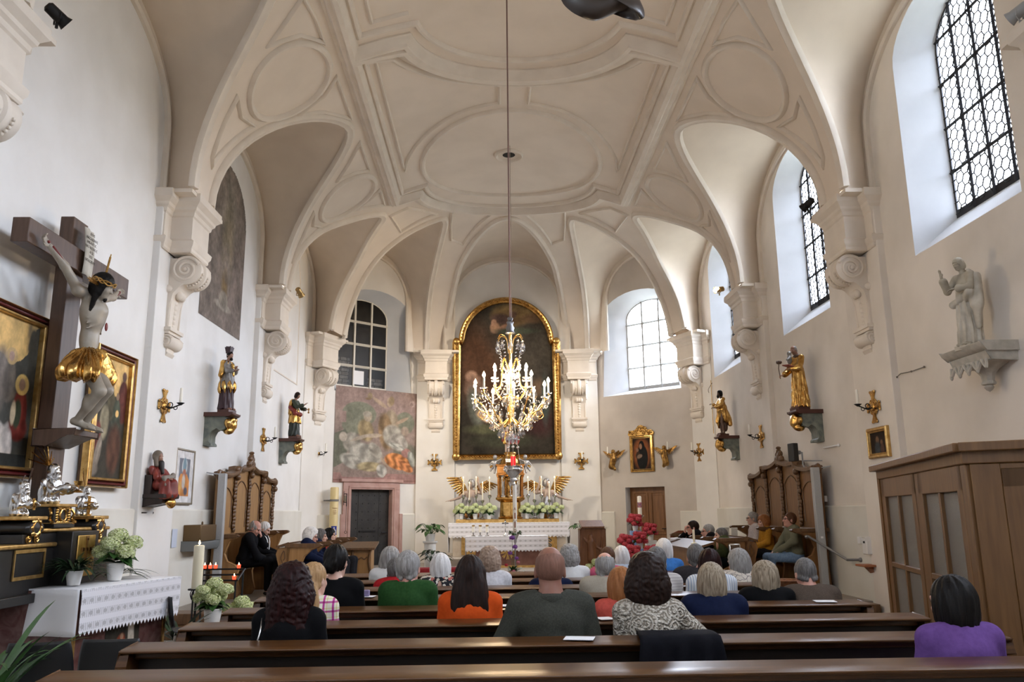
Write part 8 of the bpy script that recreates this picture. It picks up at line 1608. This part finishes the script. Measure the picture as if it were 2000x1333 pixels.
# red hydrangeas on draped stands by the wooden door
BLUEC = cloth('sky_blue_cloth', (.20, .33, .62), (.26, .40, .68), 12)
def draped(label, x, y, w_, d_, h_, m): t = thing('draped_stand', label, 'stand', (x, y, .30), 0); mb = MB(); n = 32; G = [[((w_/2)*(1+.10*v+.02*v*sin(9*a))*max(-1, min(1, 1.35*cos(a))), (d_/2)*(1+.10*v+.02*v*sin(9*a))*max(-1, min(1, 1.35*sin(a))), h_*(1-v)+.003) for a in np.linspace(0, 2*pi, n, endpoint=False)] for v in np.linspace(0, 1, 8)]; mb.grid(np.array(G), closed_v=True); mb.add(np.array(G[0]), [tuple(range(n))]); mb.build('cloth_cover', m, t, ang=60); mb = MB(); mb.bx(-w_*.44, w_*.44, -d_*.44, d_*.44, 0, h_-.01); mb.build('box', OAKD, t); return t
hyr = [(1240, 1012, 19.2, 'topmost red hydrangea left of the white candle'), (1270, 1030, 19.0, 'red hydrangea on the white stand right of the white candle'), (1222, 1052, 18.5, 'red hydrangea at the far left of the group by the door'), (1249, 1046, 18.4, 'red hydrangea in the middle of the group by the door'), (1237, 1074, 17.9, 'low red hydrangea in the middle of the group by the door'), (1271, 1074, 17.9, 'low red hydrangea at the right of the group by the door'), (1247, 1096, 17.4, 'lowest red hydrangea of the group by the door')]
for i, (a, b, y, lab) in enumerate(hyr):
    p = ay(a, b, y); zz = max(.31, p[2]-.30); draped(('blue' if i in (0, 3, 4) else 'white')+' cloth stand, under the '+lab.replace(' of the group by the door', ' by the door').replace(' in the middle', ', middle'), p[0], y, .24, .24, zz-.30, BLUEC if i in (0, 3, 4) else WHITEC) if zz > .4 else None
    hydrangea(lab, (p[0], y, zz+.002), [(x*.9, yy*.8, z+(.05 if yy > .02 else -.03), q) for x, yy, z, q in ring_heads(8, .13, .16, 50+i)], HYDR, .075, .075, 60+i, 'red hydrangeas by the wooden door', poth=.13, spread=.85)
p, q = ay(1249, 969, 19.6), ay(1250, 1007, 19.6); t = thing('white_candle', 'tall white candle with dark painted band before the wooden door', 'candle', (q[0], 19.6, .30)); mb = MB(); mb.lathe([(.05, q[2]-.30), (.05, p[2]-.33), (.04, p[2]-.31), (0, p[2]-.30)], n=18); cn = mb.build('candle', WAXW, t); mb = MB(); mb.lathe([(.051, q[2]-.30+.18), (.051, q[2]-.30+.30)], n=18); mb.build('painted_band', mat('dark_blue_band', (.08, .08, .2), .5, c2=(.5, .2, .2), scale=25), cn); mb = MB(); mb.lathe([(.13, 0), (.13, .02), (.02, .06), (.018, q[2]-.42), (.03, q[2]-.38), (.09, q[2]-.32), (.10, q[2]-.30), (0, q[2]-.30)], n=16); mb.build('silver_stand', SILV, t)
# gilt winged figures beside the small picture
for s_, dz, lab, k in ((2.86, 3.0, 'gilt winged figure with candle left of the small gilt framed picture', 1), (1.28, 3.02, 'gilt winged figure with candle right of the small gilt framed picture', -1)):
    b = EP(s_, dz-.30, -.14); t = thing('angel_sconce', lab, 'sconce', b, atan2(_en[1], _en[0])-pi/2, 'gilt angel sconces'); h = lambda x, y, z: hv((x*k, y, z)); P = [('e', h(0, 0, .50), (.05, .055, .06), I3), ('e', h(0, 0, .36), (.07, .055, .10), I3), ('c', h(.0, 0, .30), h(.05, .02, .10), .085, .075), ('c', h(.05, .02, .12), h(-.03, .0, .03), .06, .04), ('c', h(-.06, 0, .42), h(-.20, .03, .50), .025, .02), ('c', h(.06, 0, .42), h(.14, .06, .44), .025, .02)]; carve(t, 'body', P, mat('dark_gilding', (.45, .26, .07), .35, .9, c2=(.16, .08, .03), scale=14), 1, .012, drape(7, .008, 3, 9))
    for d in (-1, 1): wing(t, (d*.05, -.05, .40), (d, 0, .55), .20, GOLD)
    mb = MB(); mb.lathe([(.014, .44), (.014, .64), (0, .645)], h(.14, .06, 0), n=10); mb.build('candle', WAXW, t)
# ---------------------------------------------------------------- chandelier
cxp, cyp, CS = -.195, 10.4, .945; t = thing('chandelier', 'large gilt crystal chandelier with burning candle bulbs hanging on a long rope', 'chandelier', (cxp, cyp, 2.51)); t.scale = (CS, CS, CS); Zt = (vz(cxp, cyp)-2.51)/CS-.03
mb = MB(); mb.tube([(0, 0, 1.72), (0, 0, Zt)], .011, 8); mb.build('rope', mat('red_brown_rope', (.22, .13, .11), .8), t); mb = MB(); mb.lathe([(.01, 1.74), (.04, 1.72), (.03, 1.68), (.05, 1.66), (.04, 1.62), (.06, 1.58), (.05, 1.54), (.07, 1.50), (.03, 1.48)], n=16); mb.build('canopy', mat('tarnished_silver', (.20, .20, .21), .35, .9), t)
BR = mat('gilt_brass', (.85, .55, .18), .22, 1); mb = MB(); mb.lathe([(.02, .20), (.06, .26), (.03, .32), (.05, .42), (.025, .5), (.02, .9), (.04, .95), (.02, 1.0), (.02, 1.5)], n=16); mb.build('central_stem', BR, t)
CRY = bsdfmix('cut_crystal', 'gloss', (.93, .95, 1.0), .26, .03); drop = MB(); drop.lathe([(0, 0), (.012, -.012), (.008, -.02), (.020, -.045), (.024, -.065), (.012, -.09), (0, -.10)], n=6); _d = [None]; nd = [0]; beads = MB()
def cdrop(c, s=1):
    if nd[0] >= 100: beads.sph(hv(c)+hv((0, 0, -.05*s)), (.018*s, .018*s, .045*s), 6, 4); return
    nd[0] += 1
    if _d[0] is None: o = drop.build('crystal_drop', CRY, t, ang=0); _d[0] = o.data
    else: o = bpy.data.objects.new('crystal_drop', _d[0]); COL.objects.link(o); o.parent = t
    o.location = [float(v) for v in c]; o.scale = (s, s, s*1.1)
def bulb_candle(c, h_=.15):
    mb = MB(); mb.lathe([(.05, 0), (.055, .015), (.02, .0), (.012, .03)], c, n=14); o = mb.build('drip_pan', CRY, t); mb = MB(); mb.lathe([(.013, .01), (.013, h_), (0, h_)], c, n=10); mb.build('candle_tube', WAXW, t); mb = MB(); mb.lathe([(.006, h_), (.023, h_+.024), (.020, h_+.045), (0, h_+.085)], c, n=10); mb.build('bulb', BULB, t)
for k in range(10):
    a = 2*pi*k/10+.2; e = hv((cos(a), sin(a), 0)); R_ = .50 if k % 2 else .54; zz = .56 if k % 2 else .66; mb = MB(); mb.tube(spline([e*.04+hv((0, 0, .30)), e*.18+hv((0, 0, .20)), e*.33+hv((0, 0, .36)), e*.42+hv((0, 0, zz-.16)), e*R_+hv((0, 0, zz-.06)), e*R_+hv((0, 0, zz))], 6), .010, 6); mb.tube(spline([e*.33+hv((0, 0, .36)), e*.40+hv((0, 0, .30)), e*.46+hv((0, 0, .34)), e*.44+hv((0, 0, .40))], 4), .006, 5); mb.build('arm', BR, t); bulb_candle(e*R_+hv((0, 0, zz)))
    for q in range(3): b = a+(q-1)*.10; cdrop((R_*cos(b), R_*sin(b), zz-.02), 1.25)
for k in range(6):
    a = 2*pi*k/6+.5; e = hv((cos(a), sin(a), 0)); mb = MB(); mb.tube(spline([e*.03+hv((0, 0, .62)), e*.15+hv((0, 0, .58)), e*.24+hv((0, 0, .70)), e*.25+hv((0, 0, .84))], 6), .008, 6); mb.tube(spline([e*.03+hv((0, 0, 1.0)), e*.10+hv((0, 0, 1.14)), e*.13+hv((0, 0, 1.0)), e*.16+hv((0, 0, .76)), e*.24+hv((0, 0, .70))], 5), .009, 6); mb.build('upper_arm', BR, t); bulb_candle(e*.25+hv((0, 0, .84)), .13); cdrop(e*.25+hv((0, 0, .82)), 1.1)
    mb = MB(); mb.tube(spline([e*.03+hv((0, 0, 1.22)), e*.06+hv((0, 0, 1.42)), e*.15+hv((0, 0, 1.47)), e*.20+hv((0, 0, 1.40))], 5), .006, 5); mb.build('crown_arm', BR, t); cdrop(e*.20+hv((0, 0, 1.38)), 1.5); cdrop(e*.13+hv((0, 0, 1.40)), 1.2); cdrop(e*.14+hv((0, 0, 1.10)), 1.2)
for (n, R_, z, s_) in ((16, .36, .40, 1.3), (12, .27, .28, 1.3), (8, .16, .18, 1.4), (5, .06, .12, 1.5)):
    for k in range(n): a = 2*pi*k/n; cdrop((R_*cos(a), R_*sin(a), z), s_)
for (n, R_, z) in ((24, .42, .46), (20, .30, .34), (14, .2, .24), (14, .12, .95), (10, .10, .62)):
    for k in range(n): a = 2*pi*k/n+.1; cdrop((R_*cos(a), R_*sin(a), z), 1.0)
for k in range(12):
    a = 2*pi*k/12; 
    for u in np.linspace(0, 1, 14): beads.sph((cos(a)*(.05+.42*u-.1*u*(1-u)), sin(a)*(.05+.42*u), .92-.42*u-.30*u*(1-u)), .011, 6, 4); beads.sph((cos(a)*(.18-.12*u), sin(a)*(.18-.12*u), 1.36-.4*u-.1*sin(pi*u)), .010, 6, 4)
beads.sph((0, 0, .06), .05, 12, 8); o = beads.build('crystal_bead_strings', CRY, t); o['kind'] = 'stuff'
for k in range(4): a = pi/2*k+.6; light('POINT', 'chandelier_glow', (cxp+.34*cos(a), cyp+.34*sin(a), 3.32), 11, WARM, .12)
# ---------------------------------------------------------------- small things on the walls
def floodlight(label, loc, aim, m=IRON, s=1, lit=False):
    t = thing('floodlight', label, 'spotlight', loc, 0, 'spotlights on the capitals'); d = unit(hv(aim)-hv(loc)); u = unit(np.cross(d, (0, 0, 1))); v = np.cross(u, d); R = np.stack([u, v, d], 1); c = hv((0, 0, .13*s)); mb = MB(); mb.lathe([(.03, -.12), (.055, -.10), (.06, .06), (.075, .10), (.065, .10), (.05, .05), (0, .05)], c, R, 16); mb.build('housing', m, t); mb = MB(); mb.lathe([(.056, .07), (0, .072)], c, R, 16); mb.build('lens', BULB if lit else mat('lamp_glass', (.25, .22, .18), .15), t); mb = MB(); mb.tube([(0, 0, 0), (0, 0, .06)], .014, 6); mb.tube([c+u*.07, c+u*.075+hv((0, 0, -.06)), (0, 0, .05), c-u*.075+hv((0, 0, -.06)), c-u*.07], .008, 5); mb.build('bracket', m, t); return t
BRASSL = mat('brass_lamp', (.42, .30, .14), .4, .8)
floodlight('black floodlight on the nearest left capital at the top left corner', (-4.50, 6.85, 6.085), (0, 12, 2)); floodlight('black floodlight on the left capital above the tall grey mural', (-4.72, 11.0, 6.085), (0, 16, 2)); floodlight('brass floodlight on the second left capital near the green robed statue', (-4.50, 16.55, 6.085), (-3, 21, 3), BRASSL); floodlight('brass floodlight beside the dark arched window', (-4.30, 20.55, 6.085), (0, 21, 2), BRASSL)
floodlight('grey floodlight at the top right corner near the big window', (4.62, 6.75, 6.085), (0, 14, 3), GREYP, 1.2); floodlight('black floodlight on the right capital above the golden monk', (4.45, 11.6, 6.085), (0, 18, 2)); floodlight('lit floodlight glowing on the right capital beyond the golden monk', (4.42, 16.45, 6.085), (-4, 14, 4), BRASSL, 1, True)
t = thing('monitor_speaker', 'black flat loudspeaker on a bracket above the dark brown stall', 'loudspeaker', (4.62, 13.45, 2.42)); mb = MB(); mb.box((-.02, 0, .12), (.10, .16, .30), rotm(0, 0, .25)); mb.build('cabinet', PLASTIC, t, bevel=.01); mb = MB(); mb.tube([(.03, .02, .12), (.14, .03, .12), (.14, .03, -.08), (.16, .03, -.12)], .014, 6); mb.sph((.09, .02, .12), .035); mb.tube([(.14, .03, -.02), (.47, .03, -.02)], .012, 6); mb.build('bracket', GREYP, t)
t = thing('wall_bracket', 'empty white metal bracket on the right wall beside the black loudspeaker', 'bracket', (5.08, 12.75, 2.60)); mb = MB(); mb.tube([(0, 0, 0), (-.02, .55, .0)], .014, 6); mb.sph((0, 0, 0), .025); mb.build('rod', WHITEP, t)
t = thing('sanitizer_dispenser', 'white dispenser on the right wall above a small wooden shelf', 'dispenser', (5.04, 11.86, .96)); mb = MB(); mb.bx(-.11, 0, -.075, .075, 0, .20); mb.prism([(-.11, .2), (0, .2), (0, .24), (-.09, .23)], (0, -.07, 0), XP, ZP, (0, .14, 0)); mb.build('body', WHITEP, t, bevel=.015); mb = MB(); mb.box((-.112, 0, .17), (.006, .05, .03)); mb.build('label_window', PLASTIC, t)
t = thing('wall_shelf', 'small reddish wooden wall shelf under the white dispenser', 'shelf', (5.04, 11.86, .70)); mb = MB(); mb.bx(-.20, 0, -.16, .16, .09, .12); mb.build('board', mat('reddish_wood', (.36, .13, .055), .5), t, bevel=.005); mb = MB(); mb.prism([(0, 0), (-.03, .0), (-.12, .09), (0, .09)], (0, -.07, 0), XP, ZP, (0, .14, 0)); mb.build('corbel', mat('reddish_wood', (0, 0, 0)), t, bevel=.005)
p, q = at_x(1541, 1055, 4.5), at_x(1612, 1094, 4.95); t = thing('handrail', 'grey metal handrail sloping from the dark brown stall to the wall', 'handrail', (4.95, 12.3, 0)); mb = MB(); mb.tube([(4.62-4.95, 13.24-12.3, 1.16), (4.62-4.95, 13.15-12.3, 1.18), (4.85-4.95, 12.3-12.3, .86), (5.03-4.95, 12.25-12.3, .86)], .02, 8); mb.sph((4.62-4.95, 13.22-12.3, 1.17), .032); mb.sph((5.03-4.95, 12.25-12.3, .86), .035); mb.build('rail', mat('grey_rail', (.28, .28, .29), .35, .6), t)
t = thing('chrome_box', 'shiny metal wall box on the end of the brown front stall', 'box', (3.26, 12.655, .80)); mb = MB(); mb.bx(-.09, .09, -.07, .03, 0, .30); mb.build('casing', mat('chromed_steel', (.6, .6, .6), .2, 1), t, bevel=.02); mb = MB(); mb.box((0, -.07, .08), (.09, .01, .05)); mb.build('dark_slot', PLASTIC, t)
for px_, y, lab in ((1418, 15.6, 'white upright folder on the front right stall rail'), (1434, 14.9, 'white folder nearest the grey haired person in the white shirt')):
    p = at_x(px_, 1035, 3.58); mb = MB(); mb.box((0, 0, .07), (.10, .03, .14), rotm(.15)); o = mb.build('folder', mat('grey_folder', (.55, .54, .5), .6), None, bevel=.004); o.location = (3.58, p[1], 1.178); tag(o, lab, 'folder')
mb = MB(); P = [at_x(*q, 5.075) for q in ((1805, 717), (1780, 726), (1752, 737), (1755, 790), (1759, 840), (1763, 884))]; mb.tube(spline(P, 3), .006, 5)
for q in P: mb.sph(q, .014, 6, 5)
o = mb.build('cable', mat('grey_cable', (.16, .14, .12), .7)); tag(o, 'thin clipped cable running down the right wall above the glazed porch', 'cable')
for (q, xw, lab) in (((1680, 1056), 5.03, 'small wall switch left of the white dispenser'), ((1612, 975), 5.06, 'white fitting on the right wall above the plaster dado')):
    p = at_x(*q, xw); mb = MB(); mb.bx(-.03, .02, -.035, .035, -.05, .05); o = mb.build('wall_switch', WHITEP, None, bevel=.006); o.location = p; tag(o, lab, 'switch')
# carved dark leaf of a hanging ornament just entering the picture at the top
p = at_y(1175, 18, 6.0); t = thing('hanging_ornament', 'dark carved leaf tip of a hanging ornament at the top of the picture', 'ornament', (p[0], 6.0, p[2])); P = [at_y(a, b, 6.0)-p for a, b in ((1085, -40), (1096, 0), (1110, 18), (1130, 31), (1155, 38), (1175, 34), (1195, 25), (1215, 17), (1232, 15), (1243, 24), (1250, 37), (1258, 34), (1258, 20), (1250, 0), (1240, -25), (1180, -70))]
P2 = spline(P+[P[0]], 3)[:-1]; cen = np.mean(P2, 0); G = []
for k, (f, dy) in enumerate(((.0, -.10), (.5, -.085), (.85, -.05), (1, 0), (.85, .05), (.5, .085), (0, .10))): G.append([cen+(q-cen)*(f if f > 0 else .02)+hv((0, dy, 0)) for q in P2])
mb = MB(); mb.grid(np.array(G), closed_v=True); mb.build('leaf', mat('dark_bronze_wood', (.035, .024, .018), .35), t, ang=60); mb = MB(); mb.tube([(0, 0, .2), (0, 0, vz(p[0], 6.0)-p[2])], .015, 6); mb.build('suspension_rod', IRON, t)
